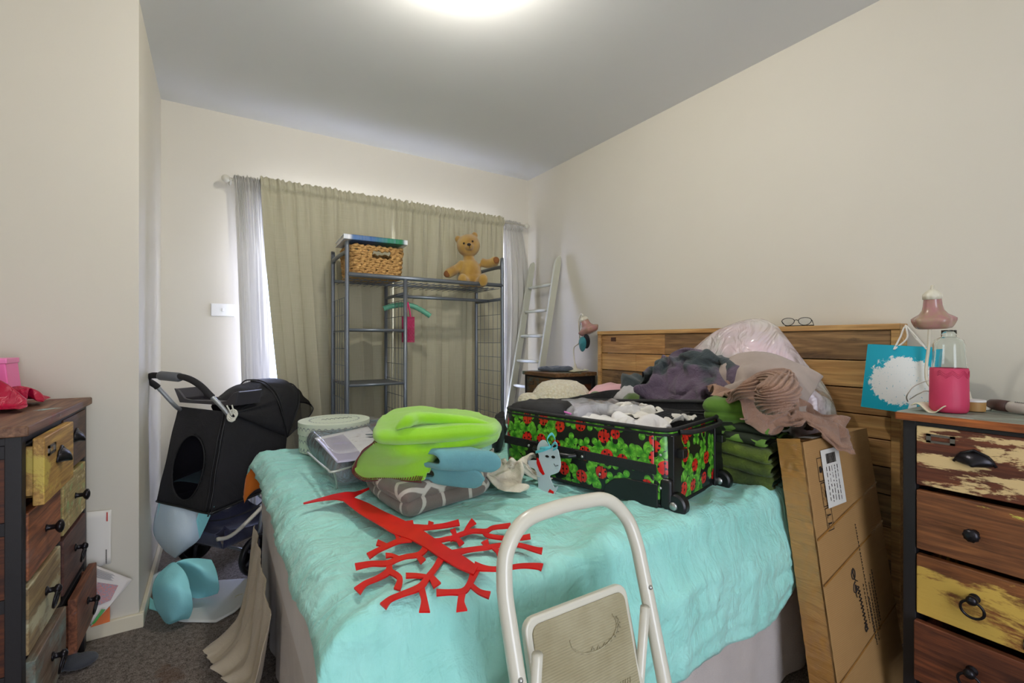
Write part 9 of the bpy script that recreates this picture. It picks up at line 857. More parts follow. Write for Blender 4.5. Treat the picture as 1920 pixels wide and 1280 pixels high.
# open lid
LT = Matrix.Translation((0, SWd, SHt-.004)) @ Matrix.Rotation(R(2), 4, 'X') @ Matrix.Rotation(R(-4.5), 4, 'Y')
LM = SM @ LT; LW = .345
lp = []
for cx, cy, a0 in ((SLn-rr_, rr_*.4, -90), (SLn-rr_, LW-rr_, 0), (rr_, LW-rr_, 90), (rr_, rr_*.4, 180)):
    q_ = rr_ if a0 in (0, 90) else rr_*.4
    lp += [((cx if q_ == rr_ else (SLn-q_ if cx > .3 else q_))+q_*cos(R(a0+18*i)), cy+q_*sin(R(a0+18*i))) for i in range(6)]
lp2 = []
for i in range(len(lp)):
    a, b_ = V(lp[i]), V(lp[(i+1) % len(lp)]); n = max(1, int((b_-a).length/.02)); lp2 += [a+(b_-a)*k/n for k in range(n)]
lc = V((SLn/2, LW/2))
mb = MB(); N_ = len(lp2)
def lid(u, v):
    p = lp2[int(round(u*N_)) % N_]; k = [(1, -.060), (1.0, -.03), (1, 0), (.985, .004), (.965, 0), (.955, -.045), (.8, -.047), (.5, -.047), (.25, -.047), (.01, -.047)][int(round(v*9))]
    q = lc+(p-lc)*k[0]; z = k[1]+(.012*folds(V((q.x, q.y, 0)), .2, 8, 3) if k[0] < .9 else 0); return LM @ V((q.x, q.y, z))
mb.grid(lid, N_, 9, wu=True); mb.add([LM @ V((p.x, p.y, -.060)) for p in lp2], [tuple(range(N_))]); lo = mb.build('lid', M_lin, sc, smooth=True)
mb = MB(); mb.tube([LM @ V((p.x, p.y, .002)) for p in lp2], .007, 8, closed=True); mb.tube([LM @ V((lc.x+(p.x-lc.x)*1.01, lc.y+(p.y-lc.y)*1.01, -.03)) for p in lp2], .004, 6, closed=True); mb.build('lid_piping', M_nyl, sc, smooth=True)

# suitcase contents (world outlines via suitcase coordinates)
def so(pts): return [S(a, b_, 0).xy for a, b_ in pts]
Zs = SA.z
M_wht = fabric('white_cotton', (232,230,226), (214,210,206), weave=450, wrinkle=9, wrk=.35, var=.05)
def item(name, label, cat, mat, ol, z0, z1, rnd, nz, nf, seed, ang=0, st=.3, dome=0, group=None, parts=None, **k):
    mb = MB(); slab(mb, ol, z0, z1, rnd, nz, nf, seed, ang=ang, st=st, dome=dome, rings=24, n=16, **k); o = mb.build(name, mat, smooth=True, sub=0); return tag(o, label, cat, group)
item('packing_base', 'dark folded clothes filling the bottom of the open suitcase', 'clothes', M_lin, so([(.05,.05),(.32,.045),(.57,.05),(.575,.19),(.57,.325),(.32,.33),(.05,.325),(.045,.19)]), Zs+.012, Zs+.165, .02, .010, 9, 4)
item('black_garment', 'rolled black garment at the left end of the open suitcase', 'clothes', M_nyl, so([(.018,.02),(.10,.015),(.20,.04),(.235,.09),(.20,.16),(.10,.19),(.025,.16)]), Zs+.165, Zs+.238, .03, .012, 11, 3, ang=1.0)
M_offw = fabric('off_white_jersey', (226,222,212), wrinkle=22, wrk=.5)
kept('white_garment', cloth('white'), M_wht, 'plump white garment at the front of the open suitcase', 'clothes', M=SM @ Matrix.Translation((.265, .018, .182)) @ Matrix.Diagonal((1.03, .85, 1.1, 1)), thick=.012)
kept('white_garment', cloth('white'), M_offw, 'white gathered garment across the middle of the open suitcase', 'clothes', M=SM @ Matrix.Translation((.60, .335, .200)) @ Matrix.Rotation(R(172), 4, 'Z') @ Matrix.Diagonal((.98, .75, 1.15, 1)), thick=.004)
mb = MB()
for k in range(7): mb.tube(crom([S(.50+.006*k, .20, Zs*0+.225-.004*k), S(.53+.005*k, .25, .235-.003*k), S(.555, .31+.004*k, .222), S(.50, .345, .215-.002*k), S(.44, .33-.006*k, .222)], 6), .004, 6)
tag(mb.build('black_straps', M_nyl, smooth=True), 'tangle of thin black straps at the right end of the open suitcase', 'straps')
# clear zip bag
t = T('clear_poly'); t.col(c(236,236,240)); t.set(rough=.12, alpha=.42, coat=1.0); t.bump(t.noise(t.co((1,2,1)), 24, 6, .6, 2), 1.0, .01); M_poly = t.m
zb_ = thing('zip_bag', 'clear plastic zip bag with a pink seal strip in the open suitcase', 'plastic bag', S(.26, .17, .22))
mb = MB(); slab(mb, so([(.17,.09),(.26,.075),(.29,.10),(.285,.20),(.26,.30),(.12,.33),(.09,.24)]), Zs+.180, Zs+.228, .022, .016, 13, 2, ang=.5, rings=20); mb.build('pouch', M_poly, zb_, smooth=True)
slab(MB(), so([(.18,.12),(.24,.11),(.25,.20),(.22,.27),(.13,.29),(.12,.22)]), Zs+.184, Zs+.218, .015, .01, 11, 5).build('contents', fabric('grey_lilac_cloth', (176,170,182)), zb_, smooth=True)
MB().tube([S(.180, .078, .212), S(.215, .070, .222), S(.262, .064, .216)], .0035, 6).build('seal_strip', plain('pink_seal', (222,120,190), .4), zb_, smooth=True)
item('polythene_sleeve', 'flat creased clear polythene sleeve behind the white garments', 'plastic bag', M_poly, so([(.26,.20),(.40,.22),(.45,.27),(.40,.31),(.25,.34),(.20,.28)]), Zs+.200, Zs+.236, .015, .012, 15, 8, ang=.9)
# cat tag
ct = [(-.050,.040),(-.052,.022),(-.040,.012),(-.030,.004),(-.026,-.006),(-.032,-.020),(-.044,-.026),(-.060,-.022),(-.078,-.030),(-.060,-.030)]
ctp = [(-.036,.047),(-.044,.030),(-.042,.014),(-.034,.002),(-.036,-.010),(-.052,-.014),(-.072,-.020),(-.086,-.036),(-.088,-.052),(-.074,-.044),(-.056,-.038),(-.040,-.042),(-.030,-.060),(-.022,-.092),(-.030,-.104),(-.018,-.106),(-.010,-.098),(.010,-.098),(.014,-.106),(.030,-.106),(.034,-.088),(.040,-.070),(.030,-.076),(.018,-.062),(.010,-.048),(.022,-.040),(.036,-.030),(.040,-.012),(.036,.006),(.030,.020),(.026,.030),(.020,.034),(.006,.036),(-.010,.042),(-.022,.052)]
TM = SM @ Matrix.Translation((.262, -.054, .085)) @ Matrix.Rotation(R(-12), 4, 'X') @ Matrix(((1,0,0,0),(0,0,1,0),(0,1,0,0),(0,0,0,1))) @ Matrix.Diagonal((1.25, 1.08, 1, 1))
tg_ = thing('luggage_tag', 'pale grey animal shaped luggage tag with a turquoise bow on the suitcase', 'luggage tag', S(.262, -.05, 0))
cp = [(p.x, p.y) for p in crom([V((a, b_, 0)) for a, b_ in ctp], 3, True)]
MB().prism(cp, .003, M=TM).build('tag_body', plain('pale_grey_acrylic', (186,200,206), .25, coat=.4), tg_, bevel=.0008)
TF = TM @ Matrix.Translation((0, 0, -.0012)); mb = MB(); mb.prism([(-.040,-.004),(-.034,-.006),(-.014,-.036),(-.006,-.046),(-.012,-.050),(-.024,-.042),(-.038,-.020)], .001, M=TF); mb.build('red_collar', M_red, tg_); mb = MB(); mb.prism([(.012,-.094),(.028,-.098),(.030,-.088),(.016,-.084)], .001, M=TF); mb.build('red_paw_mark', M_red, tg_)
mb = MB(); mb.prism([(.014+.006*cos(a), .008+.004*sin(a)) for a in [2*pi*k/14 for k in range(14)]], .001, M=TF); mb.prism([(-.006+.006*cos(a), .006+.0035*sin(a)) for a in [2*pi*k/14 for k in range(14)]], .001, M=TF); mb.tube([TF @ V((.020, -.010, -.001)), TF @ V((.026, -.016, -.001)), TF @ V((.034, -.012, -.001))], .0009, 5); mb.build('face_marking', M_blk, tg_)
mb = MB(); L3 = lambda a, b_, z=-.006: TM @ V((a, b_, z))
for pts in ([(.004,.034,-.004),(-.006,.056,-.012),(.004,.074,-.008),(.014,.056,-.002),(.006,.036,-.004)], [(.004,.034,-.004),(.020,.050,-.012),(.030,.040,-.012),(.014,.030,-.006)], [(.004,.034,-.006),(-.014,.022,-.012),(-.040,.012,-.010)], [(.004,.034,-.006),(-.008,.030,-.014),(-.026,.026,-.012)]):
    cpp = crom([TM @ V(p) for p in pts], 6); n = len(cpp); up_ = V((0,0,.0045)); vs = [p-up_ for p in cpp]+[p+up_ for p in cpp]; mb.add(vs, [(i, i+1, n+i+1, n+i) for i in range(n-1)])
mb.build('ribbon_bow', plain('turquoise_ribbon', (96,190,200), .35), tg_, smooth=True, solid=.001)

# ---------------- things at the head of the bed ----------------
t = T('sheepskin'); vz = t.n('ShaderNodeTexVoronoi', {'Vector': t.co(), 'Scale': 75.0}).outputs[0]; t.col(t.mix(t.ramp(vz, [(.1, 0), (.8, 1)]), c(248,242,218), c(232,220,186))); t.bump(t.math('ADD', t.math('MULTIPLY', vz, -1), t.noise(t.co(), 200, 3)), .8, .012); t.set(rough=1, sheen=.6); M_shp = t.m
def item2(name, label, cat, mat, pts, Zo, z0, z1, rnd, nz, nf, seed, **k): return item(name, label, cat, mat, pxs(pts, Zo), z0, z1, rnd, nz, nf, seed, **k)
mb = MB(); P0 = [(1.42,2.07),(1.55,2.19),(1.74,2.16),(1.78,2.0),(1.68,1.86),(1.50,1.87),(1.42,1.95)]
slab(mb, P0, BZ+.02, BZ+.225, .085, .010, 12, 3, dome=.045, rings=20, n=16); slab(mb, [(1.36,2.08),(1.44,2.13),(1.50,2.08),(1.44,2.0),(1.37,2.02)], BZ+.14, BZ+.205, .03, .006, 12, 9)
tag(mb.build('sheepskin_cushion', M_shp, smooth=True), 'cream woolly sheepskin cushion between the suitcase and the dark chest', 'cushion')
M_oliv = fabric('olive_velvet', (84,116,22), (58,86,12), wrinkle=11, wrk=.4, rough=.8, sheen=.7, weave=300)
item('olive_cloth', 'small bunched olive green cloth beside the sheepskin cushion', 'cloth', M_oliv, [(1.50,1.80),(1.60,1.86),(1.74,1.80),(1.70,1.68),(1.58,1.66)], BZ+.04, BZ+.205, .06, .03, 10, 6, ang=1.2)
M_pinkq = fabric('pale_pink_quilt', (234,186,192), (222,170,178), wrinkle=8, wrk=.3)
item('pink_quilt', 'pale pink quilt rolled against the headboard left of the dark clothes', 'quilt', M_pinkq, [(1.62,1.84),(1.80,1.98),(1.95,1.95),(2.05,1.70),(2.03,1.48),(1.80,1.52),(1.66,1.66)], BZ+.02, BZ+.235, .09, .02, 7, 2, ang=.5, tilt=lambda x, y: .10*max(0, (2.0-y))*1.0*(1 if y < 2 else 0)*.6)
M_wcloth = fabric('white_speckled', (206,204,204), (170,168,170), wrinkle=20, wrk=.6)
item('speckled_cloth', 'small white and grey speckled cloth at the left foot of the dark clothes pile', 'cloth', M_wcloth, [(1.60,1.58),(1.72,1.66),(1.82,1.60),(1.80,1.48),(1.66,1.46)], BZ+.15, BZ+.265, .05, .03, 14, 4, ang=.4)
item('green_cloth', 'moss green cloth tucked under the dark clothes pile behind the lid', 'cloth', M_oliv, [(1.56,1.52),(1.66,1.60),(1.74,1.52),(1.70,1.40),(1.60,1.42)], BZ+.10, BZ+.235, .05, .025, 10, 16, ang=.9)
# big clear bag with pink filling against the headboard
t = T('pink_filled_plastic'); g = t.noise(t.co((1,1,1)), 3.2, 4, .5, .6); t.col(t.mix(t.ramp(g, [(.40, 0), (.60, 1)]), c(240,222,226), c(226,228,216))); t.set(rough=.16, coat=1.0, alpha=.62); t.bump(t.noise(t.co((1,1,.6)), 8, 3, .5, 1.5), 1.0, .06); M_pbag = t.m
def heapf(cx, cy, rx, ry, z0, h, nz, nf, seed, ang=0, pw=.8, rot=0, st=.3, skew=(0, 0)):
    def fn(u, v):
        a = 2*pi*u; s_ = v; k = 1+.10*noise.noise(V((cos(a)*1.6+seed, sin(a)*1.6, 0)))
        x0, y0 = rx*s_*cos(a)*k, ry*s_*sin(a)*k; x = x0*cos(rot)-y0*sin(rot); y = x0*sin(rot)+y0*cos(rot)
        hh = h*max(0, 1-s_**2.3)**pw
        x += cx+skew[0]*hh; y += cy+skew[1]*hh; f = folds(V((x, y, hh*1.2)), ang, nf, seed, st); e = min(1, (1-s_)*6+.15)
        return V((x+cos(a)*nz*f*.7*min(1, s_*2), y+sin(a)*nz*f*.7*min(1, s_*2), max(z0, z0+hh+nz*f*e)))
    return fn
def heap(name, label, cat, mat, args, seg=150, rg=70, extra=None, **k):
    mb = MB(); mb.grid(heapf(*args, **k), seg, rg, wu=True); mb.add([], [])
    if extra: extra(mb)
    return tag(mb.build(name, mat, smooth=True), label, cat)
heap('pink_bedding', 'pale pink bedding stuffed inside the big clear plastic bag', 'bedding', fabric('pink_bedding', (236,190,202), (222,150,170), wrinkle=7, wrk=.4), (1.89, 1.13, .15, .29, BZ+.03, .45, .02, 6, 3), pw=.6)
heap('plastic_bag', 'big clear plastic bag of pale pink bedding slumped against the headboard', 'plastic bag', M_pbag, (1.88, 1.13, .185, .345, BZ+.03, .525, .036, 5, 3), ang=1.0, pw=.72, skew=(.02, .03), seg=200, rg=90)
# the beige folded sheet in front of the bag
M_taupe_s = fabric('greige_sheet', (172,156,146), (156,142,132), wrinkle=7, wrk=.35)
kept('greige_sheet', cloth('greige'), M_taupe_s, 'pale greige sheet crumpled over the front of the pink plastic bag', 'sheet', thick=.004, M=Matrix.Translation((-.095, -.07, -.015)))
mb = MB(); mb.tube(crom([at(1335,716,d=1.98), at(1372,695,d=1.90), at(1420,676,d=1.84), at(1450,660,d=1.80), at(1470,645,d=1.82)], 8), .006, 8)
# dark clothes pile
t = T('plum_grey_jersey'); g = t.noise(t.co((1,1,1), loc=(1,2,0)), 4.0, 2); t.col(t.mix(t.ramp(g, [(.40, 0), (.45, 1)]), c(60,70,72), c(98,82,100))); t.bump(t.math('ADD', t.noise(t.co(), 13, 7, .62, 2.0), t.math('MULTIPLY', t.noise(t.co(), 400, 2), .15)), .8, .02); t.set(rough=.92, sheen=.2); M_plum = t.m
kept('grey_garment', cloth('slate'), M_plum, 'crumpled slate grey and plum garment heaped behind the suitcase lid', 'clothes', thick=.004, M=Matrix.Translation((.02, -.10, .035)))
M_dgr = fabric('slate_green_cloth', (64,76,78), (50,60,64), wrinkle=18, wrk=.8)
heap('slate_garment', 'slate green gathered garment at the left end of the dark clothes pile', 'clothes', M_dgr, (1.70, 1.58, .09, .10, BZ+.10, .20, .05, 12, 9), ang=1.3, pw=.7, seg=160, rg=80)
heap('dark_clothes', 'black clothes under the slate grey garment behind the suitcase lid', 'clothes', M_lin, (1.74, 1.26, .15, .32, BZ+.03, .30, .03, 8, 2), ang=.4)
# green blanket stack: velvet folds, leafy layer, folded green on top
gx0 = 1.47
t = T('olive_plush'); g = t.noise(t.co(), 7, 5); t.col(t.mix(t.ramp(g, [(.35, 0), (.7, 1)]), c(46,62,6), c(112,134,22))); t.bump(t.noise(t.co(), 160, 4), .7, .006); t.set(rough=.75, sheen=.15); M_plush = t.m
gs = MB(); dv_ = V((.12, .993, 0))
for k, (a, b_, r) in enumerate((((1.395, .925), (1.56, .835), .026), ((1.39, .935), (1.565, .835), .026), ((1.385, .95), (1.57, .835), .028))):
    pass
def foldstack(mb, a, b_, zs, ext, dirv, r, seed):
    for k, z in enumerate(zs): roll(mb, V((a[0], a[1], z+a[2])), V((b_[0]+.012*sin(k*2+seed), b_[1], z+b_[2])), r, .85, ext, dirv, seed+k*3)
DX = V((.965, .26, 0))
foldstack(gs, (1.425, .985, .010), (1.480, .808, -.010), (BZ+.042, BZ+.086, BZ+.130), .36, DX, .0215, 1)
tag(gs.build('plush_blanket', M_plush, smooth=True, solid=.010, soff=0), 'olive plush blanket folded at the bottom of the green stack by the box', 'blanket')
t = T('leaf_print'); vz = t.n('ShaderNodeTexVoronoi', {'Vector': t.co((.45,1,1.6), rot=(0,0,.3)), 'Scale': 34.0}); gg = t.n('ShaderNodeSeparateXYZ', {0: vz.outputs['Color']}).outputs[0]
t.col(t.mix(t.ramp(gg, [(.5, 0), (.56, 1)]), c(26,36,14), t.mix(gg, c(52,88,22), c(110,150,60)))); t.set(rough=.8); M_leaf = t.m
lbm = MB(); foldstack(lbm, (1.42, .985, .012), (1.475, .82, -.006), (BZ+.172, BZ+.204), .34, DX, .016, 12)
tag(lbm.build('leafy_blanket', M_leaf, smooth=True, solid=.008, soff=0), 'dark leaf patterned blanket in the middle of the green stack', 'blanket')
M_grn = fabric('grass_green_cotton', (88,128,34), (76,112,28), wrinkle=8, wrk=.25)
gt = MB(); slab(gt, [(1.395,.985),(1.43,.91),(1.50,.842),(1.62,.85),(1.80,.95),(1.80,1.08),(1.60,1.03)], BZ+.222, BZ+.256, .017, .006, 9, 5, ang=.9); slab(gt, [(1.392,.985),(1.43,.905),(1.495,.838),(1.62,.846),(1.80,.95),(1.80,1.08),(1.60,1.03)], BZ+.248, BZ+.288, .02, .006, 9, 3, ang=.9)
tag(gt.build('green_sheet', M_grn, smooth=True, solid=.008, soff=0), 'grass green folded sheet on top of the green blanket stack', 'sheet')
# taupe garment draped over the stack and box corner
M_tp = fabric('taupe_jersey', (166,130,108), (140,106,86), wrinkle=26, wrk=.8, weave=350)
def ribs(mb, a, b_, wid, h, nrib, seed, twist=0, n=60, sag=0, fl=.3):
    """a bunched tube of cloth from a to b with lengthwise gathers"""
    a, b_ = [V(q) for q in (a, b_)]; path = a if 0 else None
def bunch(mb, path, wid, hei, nr=11, seed=0, amp=.16, n=8):
    P = crom(path, n); W = [q.x for q in crom([V((w_, 0, 0)) for w_ in wid], n)]; H = [q.x for q in crom([V((w_, 0, 0)) for w_ in hei], n)]; m = len(P); K = 88
    def fn(u, v):
        i = int(round(v*(m-1))); p = P[i]; tg = (P[min(i+1, m-1)]-P[max(0, i-1)]).normalized(); sd = tg.cross(V((0,0,1))).normalized(); up = sd.cross(tg).normalized()
        a = 2*pi*u; q = noise.noise(V((v*4, seed, u*0)))*1.4; rib = abs(sin((a*nr/2+q+.8*sin(v*5+seed))))
        f = 1+amp*(rib-.6)*1.6+.22*noise.noise(V((cos(a)*1.2, sin(a)*1.2, v*5+seed)))
        e = 1
        return p+sd*cos(a)*W[i]*f*e+up*sin(a)*H[i]*f*e
    mb.grid(fn, K, m-1, wu=True)
kept('taupe_garment', cloth('taupe'), M_tp, 'gathered taupe garment draped over the green stack and cardboard box corner', 'clothes', thick=.003)
tb_ = MB(); ZT = BZ+.31
bunch(tb_, [at(1364,752,Z=ZT-.02), at(1380,742,Z=ZT), at(1404,728,Z=ZT+.03), at(1436,712,Z=ZT+.05), at(1470,706,Z=ZT+.055), at(1485,712,Z=ZT+.05)], [.008,.020,.028,.034,.03,.01], [.008,.014,.022,.028,.026,.008], 12, 1, .2, 12)
bunch(tb_, [at(1478,703,Z=ZT+.05), at(1464,726,Z=ZT+.055), at(1452,748,Z=ZT+.035), at(1438,768,Z=ZT-.005)], [.016,.040,.044,.014], [.016,.032,.032,.012], 18, 5, .2, 16)
bunch(tb_, [at(1408,716,Z=ZT+.04), at(1440,708,Z=ZT+.065), at(1470,712,Z=ZT+.07), at(1490,728,Z=ZT+.045)], [.01,.024,.026,.01], [.01,.018,.018,.008], 14, 8, .2, 14)
tag(tb_.build('taupe_garment', M_tp, smooth=True), 'knotted taupe jersey bundle on the grass green folded sheet', 'clothes')
# dropped grey-green strap under it
# ---------------- glasses on the headboard ----------------
gp = at(1494, 606, Z=HT+.002); gp = V((HX+.02, at(1494, 606, X=HX+.02).y, HT)); gl_ = thing('glasses', 'folded wire spectacles lying on top of the headboard', 'glasses', gp)
for s_ in (-1, 1):
    MB().tube([(gp.x-.004, gp.y+s_*.034+.026*cos(a), gp.z+.020+.016*sin(a)+.003*(abs(cos(a))**3)) for a in [2*pi*k/26 for k in range(26)]], .0014, 6, closed=True).build('rim', M_blk, gl_, smooth=True)
    MB().prism([(.025*cos(a), .015*sin(a)) for a in [2*pi*k/26 for k in range(26)]], .001, M=Matrix.Translation((gp.x-.0045, gp.y+s_*.034, gp.z+.020)) @ Matrix.Rotation(R(90), 4, 'Y') @ Matrix.Rotation(R(90), 4, 'Z')).build('lens', M_glass, gl_)
    MB().tube([(gp.x-.004, gp.y+s_*.062, gp.z+.024), (gp.x+.02, gp.y+s_*.058, gp.z+.004), (gp.x+.022+.006*s_, gp.y-s_*.03, gp.z+.003), (gp.x+.022+.006*s_, gp.y-s_*.055, gp.z+.003)], .0016, 6).build('temple', M_blk, gl_, smooth=True)
MB().tube([(gp.x-.004, gp.y-.009, gp.z+.024), (gp.x-.006, gp.y, gp.z+.028), (gp.x-.004, gp.y+.009, gp.z+.024)], .0014, 6).build('bridge', M_blk, gl_, smooth=True)

# ---------------- cardboard box ----------------
CBx0, CBx1 = 1.452, 1.885; th = .078; Hc = .825
Hc = .80; lean = math.atan(.125/.8); CM = Matrix.Translation((0, .592, .0)) @ Matrix.Rotation(-lean, 4, 'X') @ Matrix(((1,0,.035,0),(0,1,0,0),(0,0,1,0),(0,0,0,1)))
t = T('corrugated_card'); g = t.noise(t.co(), 7, 5); t.col(t.mix(g, c(158,120,72), c(174,136,86))); t.bump(t.math('ADD', t.math('MULTIPLY', t.n('ShaderNodeTexWave', {'Vector': t.co(), 'Scale': 60.0, 'Distortion': .4}, wave_type='BANDS', bands_direction='Z').outputs[1], .25), t.noise(t.co(), 6, 5)), .25, .004); t.set(rough=.7); M_card = t.m
t = T('brown_tape'); t.col(c(168,120,62)); t.set(rough=.16, coat=.6); t.bump(t.noise(t.co((4,4,30)), 1.2, 5, .6, .8), .9, .008); M_tape = t.m
cbx = thing('cardboard_box', 'tall flat brown cardboard box leaning between the bed and the right chest', 'cardboard box', (1.66, .66, 0))
def boxf(u, v):
    a = u*4; s_ = int(a) % 4; f = a-int(a)
    cr = [(CBx0, 0), (CBx1, 0), (CBx1, th), (CBx0, th)]; p = V(cr[s_])+(V(cr[(s_+1) % 4])-V(cr[s_]))*f
    z = Hc*v; w_ = .0035*noise.noise(V((p.x*6, p.y*6, z*6)))
    if s_ == 3: w_ += .004*ridge(V((0, p.y*3, z*22)))*min(1, 4*f*(1-f)+.3)
    return CM @ V((p.x+(w_ if s_ == 3 else 0), p.y+(w_ if s_ in (0, 2) else 0), z))
mb = MB(); mb.grid(boxf, 80, 120, wu=True); n0 = 80
mb.add([CM @ V(p) for p in ((CBx0, 0, Hc), (CBx1, 0, Hc), (CBx1, th, Hc), (CBx0, th, Hc))], [(0, 1, 2, 3)]); mb.build('carton', M_card, cbx, bevel=.003)
def face(x0, z0, x1, z1, e=.0012): return [CM @ V((CBx0+x0, -e, Hc-z1)), CM @ V((CBx0+x1, -e, Hc-z1)), CM @ V((CBx0+x1, -e, Hc-z0)), CM @ V((CBx0+x0, -e, Hc-z0))]
tp = MB()
def tapeend(u, v):
    z = .02+(Hc-.01)*v; k = .0025*ridge(V((0, u*3, z*26))); return CM @ V((CBx0-.004-k, .004+(th-.008)*u, z))
tp.grid(tapeend, 12, 150)
tp.grid(lambda u, v: CM @ V((CBx0+(-.004+.05*v)*1, -.002+(.0)*u, Hc-.42*u)) if 0 else CM @ V((CBx0-.004+.055*v, -.004+(th+.008)*u, Hc+.003+.002*noise.noise(V((u*5, v*5, 0))))), 10, 6)
for z in (.275, .40, .66): tp.add([CM @ V((CBx0, -.0025, Hc-z)), CM @ V((CBx0, -.0025, Hc-z-.006)), CM @ V((CBx1, -.0025, Hc-z+.09)), CM @ V((CBx1, -.0025, Hc-z+.096))], [(0, 1, 2, 3)])
tp.build('packing_tape', M_tape, cbx, smooth=True)
M_lab = plain('paper_label', (224,222,214), .5); M_ink = plain('black_print', (34,26,20), .7)
lb = MB(); lb.add(face(.085, .035, .20, .205, .004), [(0, 1, 2, 3)]); lb.add([CM @ V((CBx0+x, y, Hc+.0045)) for x, y in ((.055, 0.0), (.13, 0.0), (.155, .05), (.08, .055))], [(0, 1, 2, 3)]); lb.build('shipping_label', M_lab, cbx)
ink = lab_ = MB()
rn = random.Random(3)
def bar(x0, z0, x1, z1, e=.0048): ink.add(face(x0, z0, x1, z1, e), [(0, 1, 2, 3)])
x = .112
while x < .172: wv_ = rn.choice([.0012, .002, .003]); bar(x, .048, x+wv_, .078); x += wv_+rn.choice([.001, .0018])
for k in range(5): # vertical print columns on the label
    x0 = .104+.017*k
    z = .086
    while z < .19:
        l_ = rn.uniform(.004, .016); bar(x0, z, x0+rn.choice([.002, .003, .004]), min(.195, z+l_)); z += l_+rn.uniform(.002, .008)
for k in range(7):
    x0 = .07+.012*k; ink.add([CM @ V((CBx0+x0+a, y, Hc+.0052)) for a, y in ((0, .01), (.002, .01), (.012, .042), (.010, .042))], [(0, 1, 2, 3)])
ink.build('label_print', M_ink, cbx); ink = MB()
def frame(x0, z0, x1, z1, w_=.0022, e=.0015):
    for q in ((x0, z0, x1, z0+w_), (x0, z1-w_, x1, z1), (x0, z0, x0+w_, z1), (x1-w_, z0, x1, z1)): ink.add(face(*q, e), [(0, 1, 2, 3)])
frame(.060, .055, .098, .125); frame(.064, .128, .102, .198); frame(.068, .202, .106, .268)
def poly(pts, e=.0016): ink.add([CM @ V((CBx0+a, -e, Hc-b_)) for a, b_ in pts], [tuple(range(len(pts)))])
poly([(.068,.082),(.080,.080),(.086,.090),(.080,.100),(.068,.098)]); poly([(.084,.088),(.092,.088),(.092,.092),(.084,.092)])
for k in range(9): poly([(.070+.003*(k % 3), .140+.005*k), (.073+.003*(k % 3), .142+.005*k), (.071+.003*(k % 3), .145+.005*k)])
poly([(.084,.150),(.098,.163),(.084,.176)])
for a in (.222, .246): poly([(.076, a), (.098, a), (.098, a+.004), (.076, a+.004)]); 
for a in (.220, .244): poly([(.076, a), (.079, a), (.079, a+.012), (.076, a+.012)])
ink.build('printing', M_ink, cbx)
def script(mb, pts, r=.0011, n=6, e=.0022): mb.tube(crom([CM @ V((CBx0+a, -e, Hc-b_)) for a, b_ in pts], n), r, 5)
lg = MB()
script(lg, [(.175,.40),(.166,.412),(.170,.426),(.184,.424),(.188,.408),(.180,.398),(.176,.410),(.182,.430),(.196,.438)], .0018)
script(lg, [(.182,.436),(.170,.444),(.166,.460),(.178,.466),(.186,.456),(.180,.446),(.176,.470),(.180,.480)], .0018)
for k in range(6): z = .450+.022*k; script(lg, [(.186+.003*k, z), (.200+.003*k, z+.006), (.190+.003*k, z+.012), (.203+.003*k, z+.018), (.188+.003*k, z+.022)], .0016)
script(lg, [(.205,.56),(.214,.574),(.204,.584),(.200,.572),(.212,.562)], .0016)
for (x0, z0_, z1_) in ((.236, .28, .62), (.228, .455, .57), (.252, .50, .64), (.266, .46, .63), (.282, .44, .60), (.296, .43, .58)):
    z = z0_
    while z < z1_: l_ = rn.uniform(.002, .009); script(lg, [(x0+(z-z0_)*.05, z), (x0+.003+(z-z0_)*.05, z+l_*.4), (x0+.0005+(z-z0_)*.05, z+l_)], .0010, 3); z += l_+rn.uniform(.0025, .005)
lg.build('logo_printing', M_ink, cbx)

# ---------------- step ladder ----------------
sl = thing('step_stool', 'cream metal folding step stool leaning on the near side of the bed', 'step stool', (.52, .56, 0))
def yl(z): return .445+.235*min(1, z/.79)
arc = [V((.415, yl(0), 0)), V((.407, yl(.3), .3)), V((.398, yl(.62), .62)), V((.400, yl(.70), .70)), V((.415, yl(.745), .745)), V((.455, yl(.778), .778)), V((.52, yl(.785), .787)), V((.585, yl(.786), .787)), V((.648, yl(.778), .780)), V((.688, yl(.745), .745)), V((.703, yl(.70), .70)), V((.705, yl(.62), .62)), V((.700, yl(.3), .3)), V((.695, yl(0), 0))]
MB().tube(crom(arc, 8), .0135, 16).build('front_frame', M_cream, sl, smooth=True)
for x in (.428, .672):
    MB().tube([(x, .60, .60), (x, .655, .0)], .009, 10).build('rear_leg', M_cream, sl, smooth=True)
M_tread = None
t = T('ribbed_tread'); wv = t.n('ShaderNodeTexWave', {'Vector': t.co(), 'Scale': 75.0}, wave_type='BANDS', bands_direction='Z').outputs[1]; g = t.noise(t.co(), 8, 5)
t.col(t.mix(t.ramp(g, [(.35, 0), (.7, 1)]), c(150,140,108), c(176,168,138))); t.bump(wv, .5, .002); t.set(rough=.5); M_tread = t.m
pt = Matrix.Translation((.552, .585, .372)) @ Matrix.Rotation(R(-15.5), 4, 'X')
MB().prism(rrect(-.118, .118, -.0, .262, .022), .016, M=pt @ Matrix(((1,0,0,0),(0,0,-1,.008),(0,1,0,0),(0,0,0,1)))).build('step', M_cream, sl, bevel=.004)
MB().prism(rrect(-.106, .106, .012, .250, .016), .003, M=pt @ Matrix(((1,0,0,0),(0,0,-1,-.0085),(0,1,0,0),(0,0,0,1)))).build('tread_mat', M_tread, sl, bevel=.001)
em = MB()
P3 = lambda a, b_: pt @ V((a, -.0125, b_))
em.tube(crom([P3(.020+.055*cos(a), .205+.030*sin(a)) for a in [R(30-24*k) for k in range(10)]], 3), .0014, 5)
